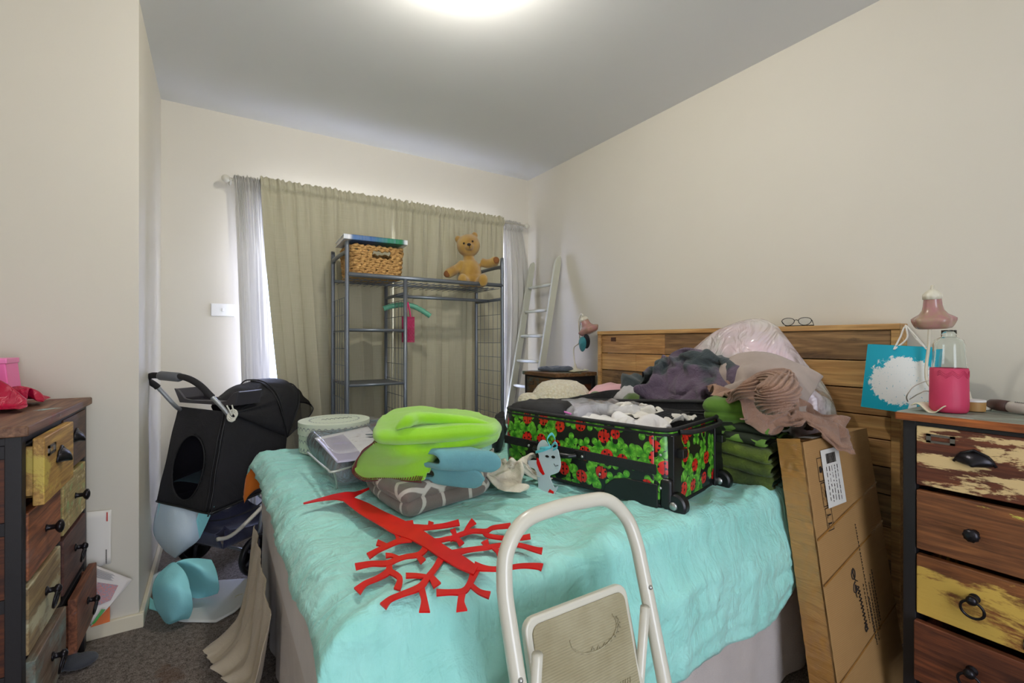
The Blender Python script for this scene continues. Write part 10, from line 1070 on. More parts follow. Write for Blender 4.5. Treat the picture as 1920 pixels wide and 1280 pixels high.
for k in range(9): # embossed lettering along the arc
    a = R(20-17*k); o_ = P3(.028+.048*cos(a), .20+.024*sin(a)); em.tube([o_, o_+V((.004, 0, .006)), o_+V((.007, 0, 0))], .0009, 4)
em.build('embossed_lettering', M_tread, sl, smooth=True); em = MB()
for k in range(6): em.tube([P3(.052+.006*k, .098+.004*(k % 2)), P3(.055+.006*k, .112)], .0011, 4)
em.tube(crom([P3(.052, .062), P3(.070, .090), P3(.088, .062), P3(.070, .055), P3(.052, .062)], 4), .0011, 5)
em.build('embossing', M_tread, sl, smooth=True)
for x, z in ((.397, .57), (.704, .62), (.404, .36), (.702, .36)): MB().ball((x-.0, yl(z)-.0135, z), .0045, 10).build('rivet', M_chrome, sl, smooth=True)
# lower step
pt2 = Matrix.Translation((.552, .485, .17)) @ Matrix.Rotation(R(-15.5), 4, 'X')
MB().prism(rrect(-.125, .125, 0, .16, .02), .016, M=pt2 @ Matrix(((1,0,0,0),(0,0,-1,.008),(0,1,0,0),(0,0,0,1)))).build('step', M_cream, sl, bevel=.004)
# ---------------- blue gift bag on the headboard corner ----------------
t = T('gift_bag_print'); u_ = t.n('ShaderNodeSeparateXYZ', {0: t.co((1,1,1), 'UV')}).outputs
dx = t.math('MULTIPLY', t.math('SUBTRACT', u_[0], .60), .84); dy = t.math('MULTIPLY', t.math('SUBTRACT', u_[1], .47), 1.12)
rr2 = t.vm('LENGTH', t.n('ShaderNodeCombineXYZ', {0: dx, 1: dy}).outputs[0]).outputs['Value']
nn = t.noise(t.co((1,1,1), 'UV'), 5, 10, .82, .4); edge_ = t.math('ADD', rr2, t.math('MULTIPLY', t.math('SUBTRACT', nn, .5), .75))
tree = t.math('LESS_THAN', edge_, .40); trunk = t.math('MULTIPLY', t.math('LESS_THAN', t.math('ABSOLUTE', t.math('SUBTRACT', u_[0], t.math('ADD', .72, t.math('MULTIPLY', nn, .06)))), t.math('ADD', .035, t.math('MULTIPLY', t.math('SUBTRACT', .3, u_[1]), .12))), t.math('LESS_THAN', u_[1], .3))
holes = t.math('LESS_THAN', t.noise(t.co((1,.5,1), 'UV'), 34, 5, .7), .36)
m_ = t.math('MULTIPLY', t.math('MAXIMUM', tree, trunk), t.math('SUBTRACT', 1.0, holes))
t.col(t.mix(m_, c(0,166,192), c(232,236,234))); t.set(rough=.4); M_gift = t.m
gz0, gz1 = .855, 1.083
tl, trr = at(1627, 645, X=1.975), V((1.985, .545, 1.070)); bl, brr = at(1614, 762, X=1.965), V((1.97, .560, .845))
gf = thing('gift_bag', 'bright blue paper gift bag with a white tree print beside the headboard', 'gift bag', (1.98, .65, .85))
off = V((.045, .004, 0))
def bagq(a, b_, cc, d, nu=12, nv=12, bow=.004): return lambda u, v: (a*(1-u)+b_*u)*(1-v)+(d*(1-u)+cc*u)*v+V((-bow*sin(pi*u)*sin(pi*v), 0, 0))
mb = MB(); mb.grid(bagq(bl, brr, trr, tl), 12, 12)
for q in ((brr, brr+off, trr+off, trr), (brr+off, bl+off, tl+off, trr+off), (bl+off, bl, tl, tl+off), (bl+off, brr+off, brr, bl)): mb.grid(bagq(*q, bow=0), 4, 4, 1)
M_gplain = plain('blue_paper', (0,160,184), .4)
mb.build('paper_body', [M_gift, M_gplain], gf, smooth=False, solid=.001)
hk = at(1699, 612, X=HX-.01)
for pts in ([at(1676, 655, X=1.972), at(1688, 632, X=2.01), hk, at(1722, 640, X=2.0), at(1742, 658, X=1.98)], [at(1676, 655, X=1.972), at(1700, 635, X=2.01), at(1700, 618, X=2.05), hk+V((.01, .004, .004)), at(1715, 628, X=2.02), at(1738, 655, X=1.99)]):
    MB().tube(crom(pts, 8), .0028, 7).build('cord_handle', fabric('white_cord', (230,228,220)), gf, smooth=True)

# ---------------- bedside lamps ----------------
M_lampw = plain('antique_white_metal', (214,208,188), .4, var=.08, bscale=50)
t = T('pink_mottled_glass'); g = t.noise(t.co(), 22, 5, .7); t.col(t.mix(t.ramp(g, [(.38, 0), (.66, 1)]), c(190,134,134), c(178,154,120))); t.set(rough=.25, trans=.25, coat=.3); M_tulip = t.m
def tulip(label, base, neck, top, axis, L, rs=1.0):
    root = thing('bedside_lamp', label, 'lamp', base); ax = V(axis).normalized()
    z = V((0,0,1)); q = z.rotation_difference(ax).to_matrix().to_4x4(); M = Matrix.Translation(top) @ q
    prof = [(.022, 0), (.0265, -.006), (.028, -.018), (.030, -.034), (.034, -.048), (.044, -.060), (.060, -.069), (.067, -.074), (.066, -.082), (.061, -.094), (.054, -.103)]
    prof = [(r*L*rs, z_*L) for r, z_ in prof]
    wob = lambda a, z_: 1+.09*min(1, max(0, (-z_/L-.045)/.03))*sin(5*a+.6)*(1 if z_ > -.09*L else .6)
    MB().lathe(prof[::-1], seg=60, M=M, wob=wob).build('shade', M_tulip, root, smooth=True)
    mb = MB(); mb.lathe([(.0285*L*rs, -.014*L), (.0285*L*rs, .0), (.020*L*rs, .010*L), (.006*L, .016*L)], seg=64, M=M, wob=lambda a, z_: 1+.10*abs(sin(5*a)) if z_ < .005 else 1)
    mb.build('shade_holder', M_lampw, root, smooth=True)
    MB().tube(crom([V(p) for p in neck], 10), .0045*1.0, 10).build('stem', M_lampw, root, smooth=True)
    b = V(base); MB().lathe([(.052, 0), (.054, .006), (.040, .012), (.014, .020), (.009, .034), (.006, .05)], b, 32).build('base', M_lampw, root, smooth=True)
    return root
lb_ = V((2.035, 2.42, .892)); lt = at(1094, 598, X=2.02)
tulip('pink glass bedside lamp with a gooseneck on the far dark chest', lb_, [lb_+V((0,0,.03)), lb_+V((-.005, .01, .15)), at(1086, 640, X=2.03), at(1085, 605, X=2.03), at(1090, 588, X=2.025), at(1093, 592, X=2.02)], lt, (-.25, .40, 1), .98)
lb2 = V((1.90, .455, .892)); ltt = at(1748, 552, d=1.43)
tulip('pink glass bedside lamp rising behind the pink bottle on the right chest', lb2, [lb2+V((0,0,.03)), at(1741, 720, d=1.52), at(1742, 640, d=1.52), at(1746, 570, d=1.50), at(1748, 538, d=1.46), at(1748, 541, d=1.435), ltt+V((0,0,.008))], ltt, (-.10, .0, 1), 1.0, .77)
# sleep mask hanging on the far lamp
mp = at(1092, 645, X=1.985); sm = thing('sleep_mask', 'teal and black satin sleep mask hanging from the far bedside lamp', 'sleep mask', mp-V((0,0,.04)))
mb = MB(); 
def maskf(sgn, dx):
    def f(u, v):
        a = 2*pi*u; r = v; return mp+V((dx-.016*cos(r*pi/2)*1.0, -.040*sgn*0+.036*r*cos(a)*(1+.15*sin(a)), .048*r*sin(a)))
    return f
mb.grid(maskf(1, 0), 30, 8, wu=True); mb.build('mask_front', fabric('teal_glitter', (60,140,146), (40,110,120), wrinkle=60), sm, smooth=True, solid=.003)
mb = MB(); mb.grid(lambda u, v: mp+V((.012, -.022, .018))+V((0, .034*v*cos(2*pi*u), .046*v*sin(2*pi*u))), 30, 6, wu=True); mb.build('mask_back', M_nyl, sm, smooth=True, solid=.003)
MB().tube(crom([mp+V((0, .025, .03)), at(1087, 615, X=2.02), at(1090, 596, X=2.02), mp+V((.01, -.01, .05))], 8), .0015, 5).build('elastic', M_nyl, sm, smooth=True)
# cloths on the far chest
item('grey_cloth', 'folded slate grey cloth on top of the narrow dark chest', 'cloth', fabric('slate_cloth', (92,100,112), (72,80,92), wrinkle=14), [(1.84,2.56),(1.90,2.62),(2.0,2.58),(2.03,2.46),(1.97,2.38),(1.88,2.44)], .894, .914, .009, .012, 12, 4, ang=.8)
mb = MB(); cpt = V((2.04, 2.36, .897))
tag(MB().grid(lambda u, v: V((1.95+.13*u, 2.335+.055*v*(1-.3*u), .897+.010*sin(u*7)*v+.006*u)), 20, 8).build('leaf_dish', plain('cream_glaze', (206,204,170), .3), smooth=True, solid=.003), 'cream leaf shaped dish beside the lamp on the narrow dark chest', 'dish')

# ---------------- on the right chest ----------------
bp = V((1.752, .458, .892)); bt = thing('drink_bottle', 'clear blender bottle with a raspberry pink sleeve on the right chest', 'bottle', bp)
t = T('clear_glass'); t.set(rough=.0, trans=1.0, ior=1.3, spec=.6); t.col((.95, .99, .98, 1)); M_cglass = t.m
rb = .054
MB().lathe([(.0, .004), (.034, .004), (.038, .03), (.0375, .12), (.0345, .190), (.031, .202), (.022, .208), (.0165, .211), (.0165, .216), (.0175, .218), (.0165, .220), (.0165, .230), (.0150, .230), (.0150, .211), (.021, .2055), (.029, .199), (.0325, .189), (.0358, .12), (.036, .03), (.032, .008), (.0, .008)], bp, 48).build('glass_body', M_cglass, bt, smooth=True)
M_rasp = plain('raspberry_silicone', (190,52,88), .55, bscale=300, bstr=.1)
MB().lathe([(0, 0), (.037, 0), (.041, .006), (.0425, .02), (.0412, .122), (.0395, .124), (.0385, .122), (.0395, .02), (.036, .006), (0, .0035)], bp, 64).build('silicone_sleeve', M_rasp, bt, smooth=True)
zz_ = MB()
for j in range(3): zz_.tube([bp+V((.0418*cos(R(60+a)), .0418*sin(R(60+a)), .112-.005*j+.006*abs(((a/18.) % 2)-1)*2-.006)) for a in range(100, 260, 3)], .0006, 4)
zz_.build('zigzag_relief', M_rasp, bt, smooth=True)
ck = thing('trinket_pot', 'small round pot with a white lid just right of the pink bottle', 'pot', (1.80, .425, .892))
p0 = V((1.835, .425, .892))
ck.location = p0
MB().lathe([(0, 0), (.024, 0), (.025, .026), (0, .026)], p0, 32).build('pot', plain('tan_wood', (176,136,80), .5), ck, bevel=.001)
MB().lathe([(0, .026), (.025, .026), (.025, .032), (0, .033)], p0, 32).build('lid', M_white, ck, bevel=.001)
br_ = thing('hair_brush', 'white handled styling brush with a dark brown head lying on the right chest', 'brush', (1.85, .34, .892))
a_, b_ = V((1.90, .405, .909)), V((1.80, .20, .903))
dr_ = (b_-a_).normalized()
MB().tube([a_-dr_*.005, a_, a_+dr_*.02, a_+dr_*.045], [.010, .014, .0165, .016], 20).build('cap', plain('dark_brown_plastic', (84,58,50), .35), br_, smooth=True)
MB().tube([a_+dr_*.045, a_+dr_*.05, a_+dr_*.09, a_+dr_*.12, a_+dr_*.20, a_+dr_*.26], [.013, .0155, .0165, .0145, .009, .006], 20).build('tube', plain('pearl_plastic', (222,216,206), .3), br_, smooth=True)
sd = dr_.cross(V((0,0,1))).normalized()
nb = MB()
for k in range(9): q = a_+dr_*(.062+.0045*k)+sd*.0+V((-.006, 0, .0158)); nb.box(q-V((.004, .0008, .0005)), q+V((.004, .0008, .0005)))
nb.build('barcode', M_ink, br_)
t_ = MB().grid(lambda u, v: V((1.70+.11*v, .528-.062*u*1.2, .902+.012*sin(u*7+.4)*(1-.5*v)+.010*v*(1-v))), 30, 10)
tag(t_.build('leaf_dish', plain('cream_glaze_b', (214,208,178), .3), smooth=True, solid=.0025), 'cream wavy leaf shaped dish left of the pink bottle on the right chest', 'dish')
mb = MB().tube(crom([at(1702, 752, Z=.897), at(1700, 742, X=1.80), at(1712, 725, X=1.80), at(1738, 714, X=1.84), at(1760, 716, X=1.86), at(1790, 760, Z=.897)], 10), .002, 6); mb.tube(crom([at(1706, 748, Z=.90), at(1722, 738, X=1.80), at(1740, 733, X=1.83), at(1770, 745, Z=.90)], 8), .002, 6)
tag(mb.build('white_cable', M_white, smooth=True), 'thin white cable looping behind the pink bottle on the right chest', 'cable')

# ---------------- on the left chest ----------------
t = T('pink_satin_foil'); g = t.noise(t.co(), 16, 6, .6, 1); t.col(t.mix(g, c(140,0,36), c(196,6,66))); t.bump(g, 1.0, .012); t.set(rough=.3); M_foil = t.m
kept('satin_bag', cloth('satin'), M_foil, 'crumpled magenta satin bag on top of the left chest', 'bag', thick=.004, M=Matrix.Translation((-.60, 1.985, .893)) @ Matrix.Rotation(R(10), 4, 'Z') @ Matrix.Diagonal((1.0, .95, 1.5, 1)))
p = at(20, 700, Y=2.12); bx = thing('pink_box', 'bright pink tapered plastic tub at the left edge behind the magenta bag', 'box', (p.x-.06, 2.12, .89))
q = V((p.x-.065, 2.14, .892)); MB().hexa([q+V(v) for v in ((-.09,-.06,0),(.075,-.06,0),(.075,.06,0),(-.09,.06,0),(-.085,-.055,.14),(.062,-.055,.14),(.062,.055,.14),(-.085,.055,.14))]).build('tub', plain('bright_pink_plastic', (240,110,176), .35), bx, bevel=.004)
MB().box(q+V((-.088,-.058,.128)), q+V((.066,.058,.145))).build('rim', plain('bright_pink_rim', (240,130,186), .35), bx, bevel=.003)

# papers against the wall, left corner
def sheet3(name, label, cat, q, mat, bow=.006, thick=.001, parent=None):
    a, b_, cc, d = q; o = MB().grid(lambda u, v: (a*(1-u)+b_*u)*(1-v)+(d*(1-u)+cc*u)*v+V((0, -bow*sin(pi*u), 0)), 12, 8).build(name, mat, parent, smooth=True, solid=thick)
    return tag(o, label, cat) if label else o
M_pap = plain('white_paper', (224,220,212), .6)
yw = AY-.012
en = thing('envelope', 'large white envelope standing upright against the left corner wall', 'envelope', at(190, 1062, Y=yw))
sheet3('envelope_body', None, None, [at(160, 1068, Y=yw-.02), at(208, 1056, Y=yw-.02), at(209, 955, Y=yw), at(160, 960, Y=yw)], M_pap, .002, .002, en)
def mark(parent, name, px, mat, Y):
    return MB().add([at(*p_, Y=Y) for p_ in px], [tuple(range(len(px)))]).build(name, mat, parent)
mark(en, 'red_lettering', [(199.5,960),(202,960),(202,977),(199.5,977)], plain('red_print', (200,60,50), .6), yw-.008)
tx = MB()
for k in range(14): y = 1030+1.9*k; tx.add([at(198, y, Y=yw-.022), at(200.5, y, Y=yw-.022), at(200.5, y+1.2, Y=yw-.022), at(198, y+1.2, Y=yw-.022)], [(0,1,2,3)])
tx.build('small_print', M_ink, en)
cal = thing('brochure', 'white and blue printed brochure leaning across the left corner skirting', 'brochure', at(215, 1150, Y=yw-.06))
M_br = plain('brochure_paper', (206,200,196), .5)
Q = [at(170, 1175, Y=yw-.10), at(206, 1135, Y=yw-.075), at(249, 1086, Y=yw-.03), at(176, 1058, Y=yw-.03)]
MB().grid(lambda u, v: (Q[0]*(1-u)+Q[1]*u)*(1-v)+(Q[3]*(1-u)+Q[2]*u)*v, 10, 10).build('cover_sheet', M_br, cal, smooth=True, solid=.004)
Qf = lambda u, v, e=.004: (Q[0]*(1-u)+Q[1]*u)*(1-v)+(Q[3]*(1-u)+Q[2]*u)*v+V((.3, -.9, .3))*e
t = T('calendar_print'); bk_ = t.n('ShaderNodeTexBrick', {'Vector': t.co((1,1,1), 'UV'), 'Color1': c(70,110,140), 'Color2': c(196,70,54), 'Mortar': c(206,200,196), 'Scale': 9.0, 'Mortar Size': .02}); t.col(bk_.outputs[0]); t.set(rough=.5)
MB().grid(lambda u, v: Qf(.12+.62*u, .30+.42*v), 6, 6).build('coloured_panel', t.m, cal)
tx = MB()
for k in range(8):
    v0 = .80+.02*k
    tx.add([Qf(.05, v0), Qf(.55-.04*(k % 3), v0), Qf(.55-.04*(k % 3), v0+.008), Qf(.05, v0+.008)], [(0,1,2,3)])
tx.build('small_print', plain('grey_print', (120,120,124), .6), cal)
ob = thing('orange_leaflet', 'orange leaflet tucked behind the brochure on the left skirting', 'leaflet', at(200, 1168, Y=yw-.03))
MB().add([at(170, 1176, Y=yw-.03), at(206, 1165, Y=yw-.03), at(206, 1128, Y=yw-.01), at(180, 1140, Y=yw-.01)], [(0,1,2,3)]).build('orange_sheet', plain('orange_print', (226,110,30), .5), ob, solid=.002)
MB().add([at(170, 1172, Y=yw-.112), at(178, 1168, Y=yw-.112), at(198, 1142, Y=yw-.10), at(190, 1142, Y=yw-.10)], [(0,1,2,3)]).build('green_stripe', plain('green_print', (60,150,60), .5), cal, solid=.001)

# ---------------- pet stroller ----------------
O_ = V((-.105, 2.545, 0)); av = V((.8, .6, 0)); sv_ = V((.6, -.8, 0))
ps = thing('pet_stroller', 'black folding pet stroller with a hood standing behind the foot of the bed', 'stroller', O_+av*.3)
K_ = lambda a, s_, z: O_+av*a+sv_*s_+V((0,0,z))
M_blkf = fabric('black_canvas', (24,23,29), (17,17,21), weave=500, wrinkle=7, wrk=.9, rough=.7)
t = T('black_mesh'); t.t.nodes.remove(t.b); tr = t.n('ShaderNodeBsdfTransparent', {0: (1,1,1,1)}); df = t.n('ShaderNodeBsdfDiffuse', {0: c(24,24,30)}); m2 = t.n('ShaderNodeMixShader', {0: .24, 1: df.outputs[0], 2: tr.outputs[0]}); t.t.links.new(m2.outputs[0], t.out.inputs[0]); M_mesh = t.m
M_tube = plain('silver_tube', (150,154,156), .35, .6)
# body: four panels
zb0, zt0 = .365, .775
def panel(p0, p1, q0, q1, bow, hole=None, nu=30, nv=30):
    nrm = (p1-p0).cross(V((0,0,1))).normalized()
    def f(u, v):
        a = p0*(1-u)+p1*u; b_ = q0*(1-u)+q1*u; p = a*(1-v)+b_*v
        return p+nrm*(bow*sin(pi*u)*sin(pi*v)+.006*noise.noise(V((p.x*9, p.y*9, p.z*9))))
    return f
rl, rr_b, fr_b, fl = K_(-.015,-.175,zb0), K_(-.015,.175,zb0-.012), K_(.36,.175,zb0+.01), K_(.36,-.175,zb0)
rlt, rrt, frt, flt = K_(.07,-.155,zt0+.01), K_(.07,.165,zt0), K_(.40,.172,.63), K_(.42,-.16,.68)
bd = MB(); pfn = panel(rl, rr_b, rlt, rrt, .018)
NU = 72
vs = [];
# rear panel with an oval opening
for j in range(NU+1):
    for i in range(NU+1): vs.append(pfn(i/NU, j/NU))
fs = []; inner = []
for j in range(NU):
    for i in range(NU):
        u, v = (i+.5)/NU, (j+.5)/NU; inside = ((u-.50)/.29)**2+((v-.40)/.33)**2 < 1
        (inner if inside else fs).append((j*(NU+1)+i, j*(NU+1)+i+1, (j+1)*(NU+1)+i+1, (j+1)*(NU+1)+i))
bd.add(vs, fs)
bd.grid(panel(rr_b, fr_b, rrt, frt, .012), 30, 24); bd.grid(panel(fr_b, fl, frt, flt, .01), 20, 20); bd.grid(panel(fl, rl, flt, rlt, .01), 20, 20)
bd.grid(lambda u, v: (rl*(1-u)+rr_b*u)*(1-v)+(fl*(1-u)+fr_b*u)*v, 8, 8)
bd.build('carrier_body', M_blkf, ps, smooth=True, solid=.003)
pd = MB(); pd.add([v+(-av)*.001*0 for v in vs], inner); pd.build('mesh_window', M_mesh, ps, smooth=True)
pfo = lambda u, v: pfn(u, v)-av*.004
MB().tube([pfo(.50+.29*cos(a), .40+.33*sin(a)) for a in [2*pi*k/48 for k in range(48)]], .003, 6, closed=True).build('window_piping', M_nyl, ps, smooth=True)
zp = MB(); zp.tube([pfo(.985, v/20) for v in range(21)], .004, 6); zp.tube([pfo(.93, v/20) for v in range(21)], .0025, 6); zp.tube([pfn(u/20, 0)-V((0,0,.003)) for u in range(21)], .006, 6); zp.tube([rr_b*(1-u/20)+fr_b*u/20-V((0,0,.003)) for u in range(21)], .006, 6)
zp.tube([pfo(.985, .0), pfo(.97, -.035)], .003, 6)
zp.build('zip', M_blk, ps, smooth=True)
# liner pad inside
MB().grid(lambda u, v: K_(.02+.30*v, -.14+.28*u, zb0+.075+.02*(1-abs(2*u-1)**3)+.04*v), 12, 12).build('liner', fabric('pale_blue_liner', (150,205,222)), ps, smooth=True, solid=.004)
# canopy
PV = K_(.40, 0, .60)
def can(phi0, phi1, Rr=.295, wd_=.165, bulge=.0):
    def f(u, v):
        ph = phi0+(phi1-phi0)*v; th = pi*u; s_ = -wd_*cos(th); r = Rr*(max(0, sin(th)))**.42*(1+.02*sin(v*pi*3))
        r += .006*noise.noise(V((u*9, v*9, 2)))
        return PV+av*(r*cos(ph))+sv_*s_+V((0,0,r*sin(ph)))
    return f
cn = MB().grid(can(R(138), R(62)), 40, 30).build('canopy', M_blkf, ps, smooth=True, solid=.003)
MB().grid(can(R(62), R(28), .29), 30, 12).build('canopy_mesh', M_mesh, ps, smooth=True)
for ph in (138, 100, 62, 28): MB().tube([can(R(ph), R(ph), .298, .168)(k/30, 0) for k in range(31)], .0035, 6).build('canopy_bow', M_nyl, ps, smooth=True)
bow_ = can(R(104), R(104), .297, .168); apex = K_(.085, .172, zt0-.01)
def flapf(u, v):
    p = bow_(.62+.38*u, 0); g = sin(u*22)*.006*(1-v)*v*3+.004*sin(u*11+2)*v
    return apex*(1-v)+p*v+sv_*(g+.012*sin(pi*v)*u)
MB().grid(flapf, 40, 24).build('side_flap', M_blkf, ps, smooth=True, solid=.003)
MB().tube([bow_(k/30, 0)+sv_*.002 for k in range(15, 31)], .004, 6).build('canopy_bow', M_nyl, ps, smooth=True)
# cup tray
M_tray = plain('charcoal_plastic', (62,60,64), .4)
tb = MB(); zt_ = .800
prof = [(-.21, .066), (-.185, .06), (-.14, .022), (-.10, .016), (.10, .016), (.14, .022), (.185, .06), (.21, .066), (.19, .0), (-.17, .0)]
for a0, a1 in ((.085, .097), (.205, .217)): tb.prism(prof, a1-a0, M=Matrix(((sv_.x, 0, av.x, K_(a0,0,0).x), (sv_.y, 0, av.y, K_(a0,0,0).y), (0, 1, 0, zt_), (0,0,0,1))))
Mt_ = Matrix(((sv_.x, 0, av.x, K_(.09,0,0).x), (sv_.y, 0, av.y, K_(.09,0,0).y), (0, 1, 0, zt_), (0,0,0,1)))
tb.prism([(-.18, 0), (.19, 0), (.19, .005), (-.18, .005)], .12, M=Mt_); tb.prism([(-.205, .062), (-.195, .066), (-.17, .02), (-.175, .0)], .12, M=Mt_); tb.prism([(.205, .066), (.215, .062), (.19, 0), (.18, .02)], .12, M=Mt_)
tb.build('tray', M_tray, ps, bevel=.003)
# handle and frame tubes
hl, hr_ = at(280, 712, d=2.18), at(346, 706, d=2.02)
tl0 = K_(.07, -.165, zt0); tr0 = K_(.10, .175, zt0-.01)
ht = crom([K_(.10,-.17,.76), at(330, 762, d=2.17), at(296, 726, d=2.12), at(277, 712, d=2.08), at(284, 704, d=2.06), at(310, 705, d=2.03), at(345, 707, d=2.0), at(372, 720, d=1.99), at(395, 742, d=1.99), at(418, 765, d=2.0), at(438, 790, d=2.01)], 8)
MB().tube(ht, .0095, 12).build('push_handle', M_tube, ps, smooth=True)
MB().tube(ht[16:66], .0135, 12).build('foam_grip', plain('black_foam', (32,30,32), .85, bscale=200), ps, smooth=True)
MB().tube([at(298, 703.5, d=2.03), at(302, 704, d=2.03), at(335, 707, d=2.01), at(340, 707, d=2.01)], [.016, .020, .020, .016], 16).build('fold_grip', plain('grey_plastic', (96,98,102), .4), ps, smooth=True)
kn = MB(); kp = at(434, 779, d=1.99)
for k in range(3): kn.tube([kp+av*(.004*k)+V((.015*cos(a), .010*sin(a), .017*sin(a)+.006*k-.006)) for a in [2*pi*i/14 for i in range(14)]], .0035, 6, closed=True)
for dx_ in (-.006, .006): kn.tube(crom([kp, kp+V((dx_, 0, .02)), kp+V((dx_*1.6-.008, 0, .045))], 5), .003, 6)
kn.build('cord_tie', fabric('white_cord_b', (214,212,200)), ps, smooth=True)
for s_ in (-.185, .185):
    MB().tube([K_(.30, s_, .62), K_(.12, s_, .09)] if 0 else [K_(.265, s_*.96, .37), K_(.20, s_, .10)], .0095, 10).build('leg', M_tube, ps, smooth=True)
    MB().tube(crom([K_(.02, s_*.9, .225), K_(.10, s_*.95, .225), K_(.30, s_, .33), K_(.52, s_, .42)], 6), .009, 10).build('side_bar', M_cream, ps, smooth=True)
    MB().tube([K_(.22, s_, .36), K_(.50, s_*.9, .10)], .009, 10).build('leg', M_tube, ps, smooth=True)
MB().tube([K_(.19, -.20, .10), K_(.19, .20, .10)], .007, 8).build('axle', M_tube, ps, smooth=True)
MB().tube(crom([rr_b+av*.30+V((0,0,-.01)), K_(.20,.17,.30), K_(.10,.10,.275), K_(.04,-.02,.27)], 6), .004, 6).build('webbing_strap', M_nyl, ps, smooth=True)
for s_ in (-.205, .205):
    cW = K_(.19, s_, .093); ay = Matrix.Translation(cW) @ V((0,0,1)).rotation_difference(sv_).to_matrix().to_4x4()
    mb = MB(); mb.lathe([(.074, -.012), (.088, -.013), (.0925, -.006), (.0925, .006), (.088, .013), (.074, .012), (.074, -.012)], seg=40, M=ay); wh = mb.build('wheel', M_blk, ps, smooth=True)
    mb = MB()
    for k in range(6): a = 2*pi*k/6; mb.tube([ay @ V((.012*cos(a), .012*sin(a), 0)), ay @ V((.076*cos(a), .076*sin(a), 0))], [.010, .007], 6)
    mb.lathe([(0, -.016), (.018, -.016), (.018, .016), (0, .016)], seg=20, M=ay); h = mb.build('wheel_spokes', plain('dark_grey_plastic', (58,60,66), .5), ps, smooth=True)
for s_ in (-.12, .12):
    cW = K_(.50, s_, .072); ay = Matrix.Translation(cW) @ V((0,0,1)).rotation_difference(sv_).to_matrix().to_4x4()
    MB().lathe([(.0, -.010), (.05, -.011), (.070, -.009), (.0715, 0), (.070, .009), (.05, .011), (0, .010)], seg=36, M=ay).build('front_wheel', M_blk, ps, smooth=True)
    MB().tube([K_(.50, s_, .072), K_(.49, s_, .15)], .008, 8).build('fork', M_tube, ps, smooth=True)
# lower basket
lbk = MB(); bf = lambda u, v: K_(.06+.36*v, -.16+.32*u, .165+.0*v+.055*(abs(2*u-1)**4)+.05*(abs(2*v-1)**6)+.008*noise.noise(V((u*6, v*6, 0))))
lbk.grid(bf, 24, 24); lbk.grid(lambda u, v: K_(.05-.02*v, -.16+.32*u, .17+.09*v*(1-.3*u)), 16, 6); lbk.grid(lambda u, v: K_(.05+.37*u, .165+.01*v, .17+.085*v*(1-.4*sin(pi*u))), 16, 6)
lbk.build('storage_basket', fabric('navy_canvas', (44,46,72), (36,38,60), wrinkle=8, wrk=.5), ps, smooth=True, solid=.003)
# puppy pads
t = T('puppy_pad'); t.col(t.mix(t.noise(t.co(), 6, 3), c(136,218,226), c(160,230,234))); t.bump(t.noise(t.co(), 240, 2), .2, .003); t.set(rough=.75); M_pp = t.m
t = T('pale_pad'); t.col(t.mix(t.noise(t.co(), 5, 3), c(196,220,236), c(222,234,242))); t.bump(t.noise(t.co(), 240, 2), .2, .003); t.set(rough=.8); M_pp2 = t.m
hp_ = thing('hanging_pad', 'pale blue pet training pad hanging below the stroller', 'training pad', at(340, 1040, d=2.1))
D1 = 2.12
rowsH = [[at(300,932,d=2.15), at(330,938,d=2.12), at(365,943,d=2.09), at(402,950,d=2.06)], [at(290,975,d=2.17), at(325,970,d=2.08), at(362,972,d=2.06), at(386,985,d=2.08)], [at(290,1003,d=2.17), at(322,1005,d=2.06), at(352,1008,d=2.05), at(372,1012,d=2.08)], [at(308,1030,d=2.15), at(324,1032,d=2.09), at(338,1034,d=2.08), at(352,1028,d=2.09)], [at(326,1044,d=2.13), at(328,1045,d=2.13), at(330,1045,d=2.13), at(332,1043,d=2.13)]]
loft(MB(), rowsH, 8, 7, nz=.004, nf=7, seed=4).build('pad_sheet', M_pp2, hp_, smooth=True, solid=.003)
rowsE = [[at(300,932,d=2.14), at(340,936,d=2.08), at(380,946,d=2.05), at(404,950,d=2.05)], [at(288,978,d=2.16), at(300,985,d=2.10), at(312,965,d=2.09), at(330,940,d=2.08)]]
MB().grid(lambda u, v: (rowsH[0][0]*(1-u)+rowsH[2][0]*u)+(V((.05, -.01, -.01))*v*(1-.3*u))-V((0, .012, 0)), 10, 4).build('pad_border', M_pp, hp_, smooth=True, solid=.002)
MB().add([at(402,949,d=2.03), at(372,962,d=2.03), at(368,975,d=2.03), at(374,1010,d=2.05), at(386,985,d=2.04)], [(0,1,2,3,4)]).build('pad_fold', M_pp, hp_, solid=.002)
cp_ = thing('crumpled_pad', 'crumpled turquoise pet training pad on the carpet in front of the stroller', 'training pad', at(345, 1165, Z=0))
G = lambda x, y, z: at(x, y, Z=z)
A1 = [[G(318,1060,.20), G(330,1056,.215), G(345,1072,.20), G(352,1090,.17)], [G(296,1080,.17), G(314,1076,.19), G(336,1082,.19), G(356,1104,.15)], [G(287,1105,.13), G(308,1102,.16), G(336,1106,.16), G(360,1120,.12)], [G(292,1135,.07), G(314,1134,.10), G(340,1136,.10), G(361,1140,.07)], [G(306,1160,.02), G(322,1162,.04), G(340,1158,.04), G(357,1154,.03)], [G(316,1171,.002), G(324,1168,.004), G(338,1162,.006), G(352,1160,.004)]]
loft(MB(), A1, 9, 8, nz=.006, nf=9, seed=4).build('front_lobe', M_pp, cp_, smooth=True, solid=.003)
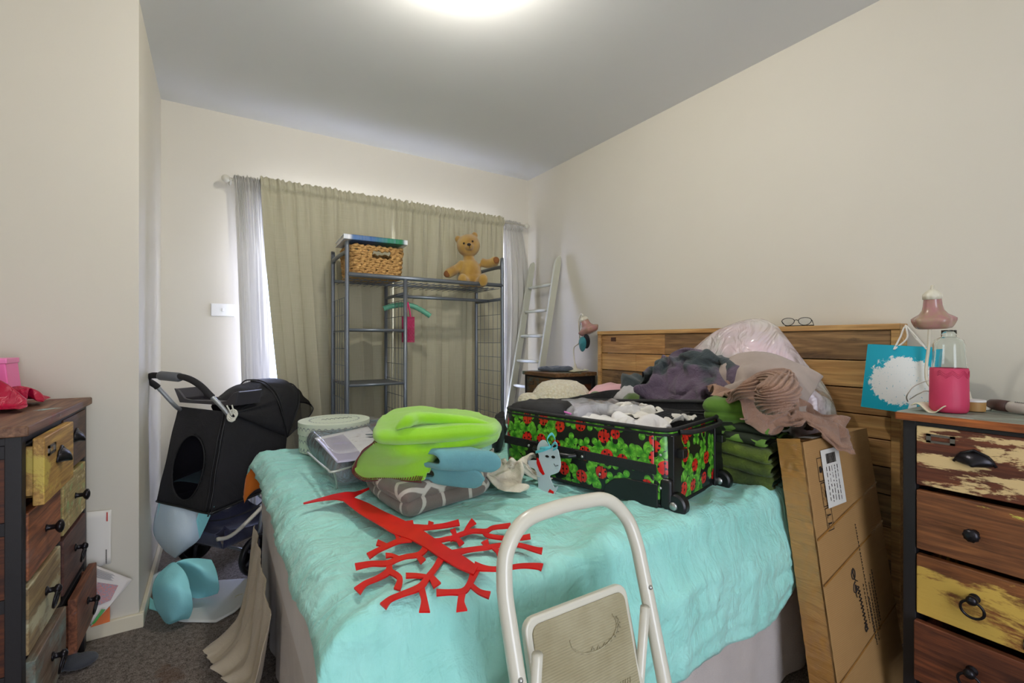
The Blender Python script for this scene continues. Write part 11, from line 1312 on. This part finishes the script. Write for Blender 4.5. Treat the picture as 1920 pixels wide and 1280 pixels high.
A2 = [[G(322,1062,.20), G(340,1052,.21), G(368,1050,.20), G(396,1052,.18)], [G(330,1064,.17), G(352,1064,.18), G(378,1068,.18), G(404,1070,.15)], [G(338,1078,.12), G(358,1088,.10), G(384,1090,.12), G(410,1092,.11)], [G(350,1100,.05), G(366,1108,.04), G(388,1106,.06), G(411,1106,.06)], [G(356,1122,.01), G(372,1124,.006), G(392,1120,.01), G(408,1114,.02)]]
loft(MB(), A2, 9, 8, nz=.010, nf=8, seed=9).build('back_lobe', M_pp, cp_, smooth=True, solid=.003)
A3 = [[G(276,1095,.02), G(290,1078,.05), G(306,1070,.06)], [G(284,1104,.01), G(298,1092,.04), G(312,1086,.05)], [G(290,1122,.004), G(304,1116,.01), G(318,1112,.02)]]
loft(MB(), A3, 8, 6, nz=.004).build('pad_corner', M_pp2, cp_, smooth=True, solid=.002)
A4 = [[G(282,1120,.02), G(290,1126,.03), G(300,1130,.04)], [G(280,1142,.004), G(292,1146,.01), G(304,1150,.012)]]
loft(MB(), A4, 8, 6, nz=.004).build('pad_corner', M_pp, cp_, smooth=True, solid=.002)
w_ = [at(x, y, Z=.004) for x, y in ((308,1160),(345,1166),(405,1167),(440,1148),(470,1120),(470,1085),(400,1090),(300,1120))]
t = T('white_pad'); sn = t.noise(t.co(), 13, 3); t.col(t.mix(t.ramp(sn, [(.70, 0), (.73, 1)]), c(206,206,202), c(186,176,120))); t.set(rough=.8)
mb = MB(); slab(mb, [q.xy for q in w_], .002, .008, .003, .003, 9, 3, sm=False, n=1); tag(mb.build('flat_pad', t.m, smooth=True), 'flat white stained pet training pad on the carpet under the stroller wheel', 'training pad')
# grey shoe under the left chest
sp_ = V((-.40, 2.10, .0)); mb = MB(); mb.ball(sp_+V((.02, .0, .022)), (.05, .035, .022), 20); mb.ball(sp_+V((-.03, .01, .03)), (.05, .033, .03), 20)
tag(mb.build('slipper', fabric('slate_felt', (66,68,74)), remesh=.004), 'dark grey slipper peeking out from under the left chest', 'slipper')

item('black_cloth', 'black crumpled cloth tucked beside the left end of the suitcase', 'cloth', M_nyl, [at(922,838,Z=BZ+.03).xy, at(938,842,Z=BZ+.03).xy, at(945,822,Z=BZ+.03).xy, at(946,800,Z=BZ+.03).xy, at(930,806,Z=BZ+.03).xy], BZ+.015, BZ+.10, .03, .02, 14, 3)
GR = {'curtain': 'olive linen curtain panels', 'sheer_curtain': 'white sheer curtains', 'bedside_lamp': 'pink glass bedside lamps', 'chest_of_drawers': 'reclaimed wood chests of drawers', 'leaf_dish': 'leaf shaped dishes',
      'white_garment': 'white garments in the suitcase', 'taupe_garment': 'taupe garments by the box', 'hanging_pad': 'pet training pads', 'crumpled_pad': 'pet training pads', 'flat_pad': 'pet training pads',
      'envelope': 'papers by the left wall', 'brochure': 'papers by the left wall', 'orange_leaflet': 'papers by the left wall', 'plush_blanket': 'green blankets stacked by the box', 'leafy_blanket': 'green blankets stacked by the box', 'green_sheet': 'green blankets stacked by the box'}
for o in SC.objects:
    k = o.name.split('.')[0]
    if o.parent is None and k in GR and 'label' in o: o['group'] = GR[k]
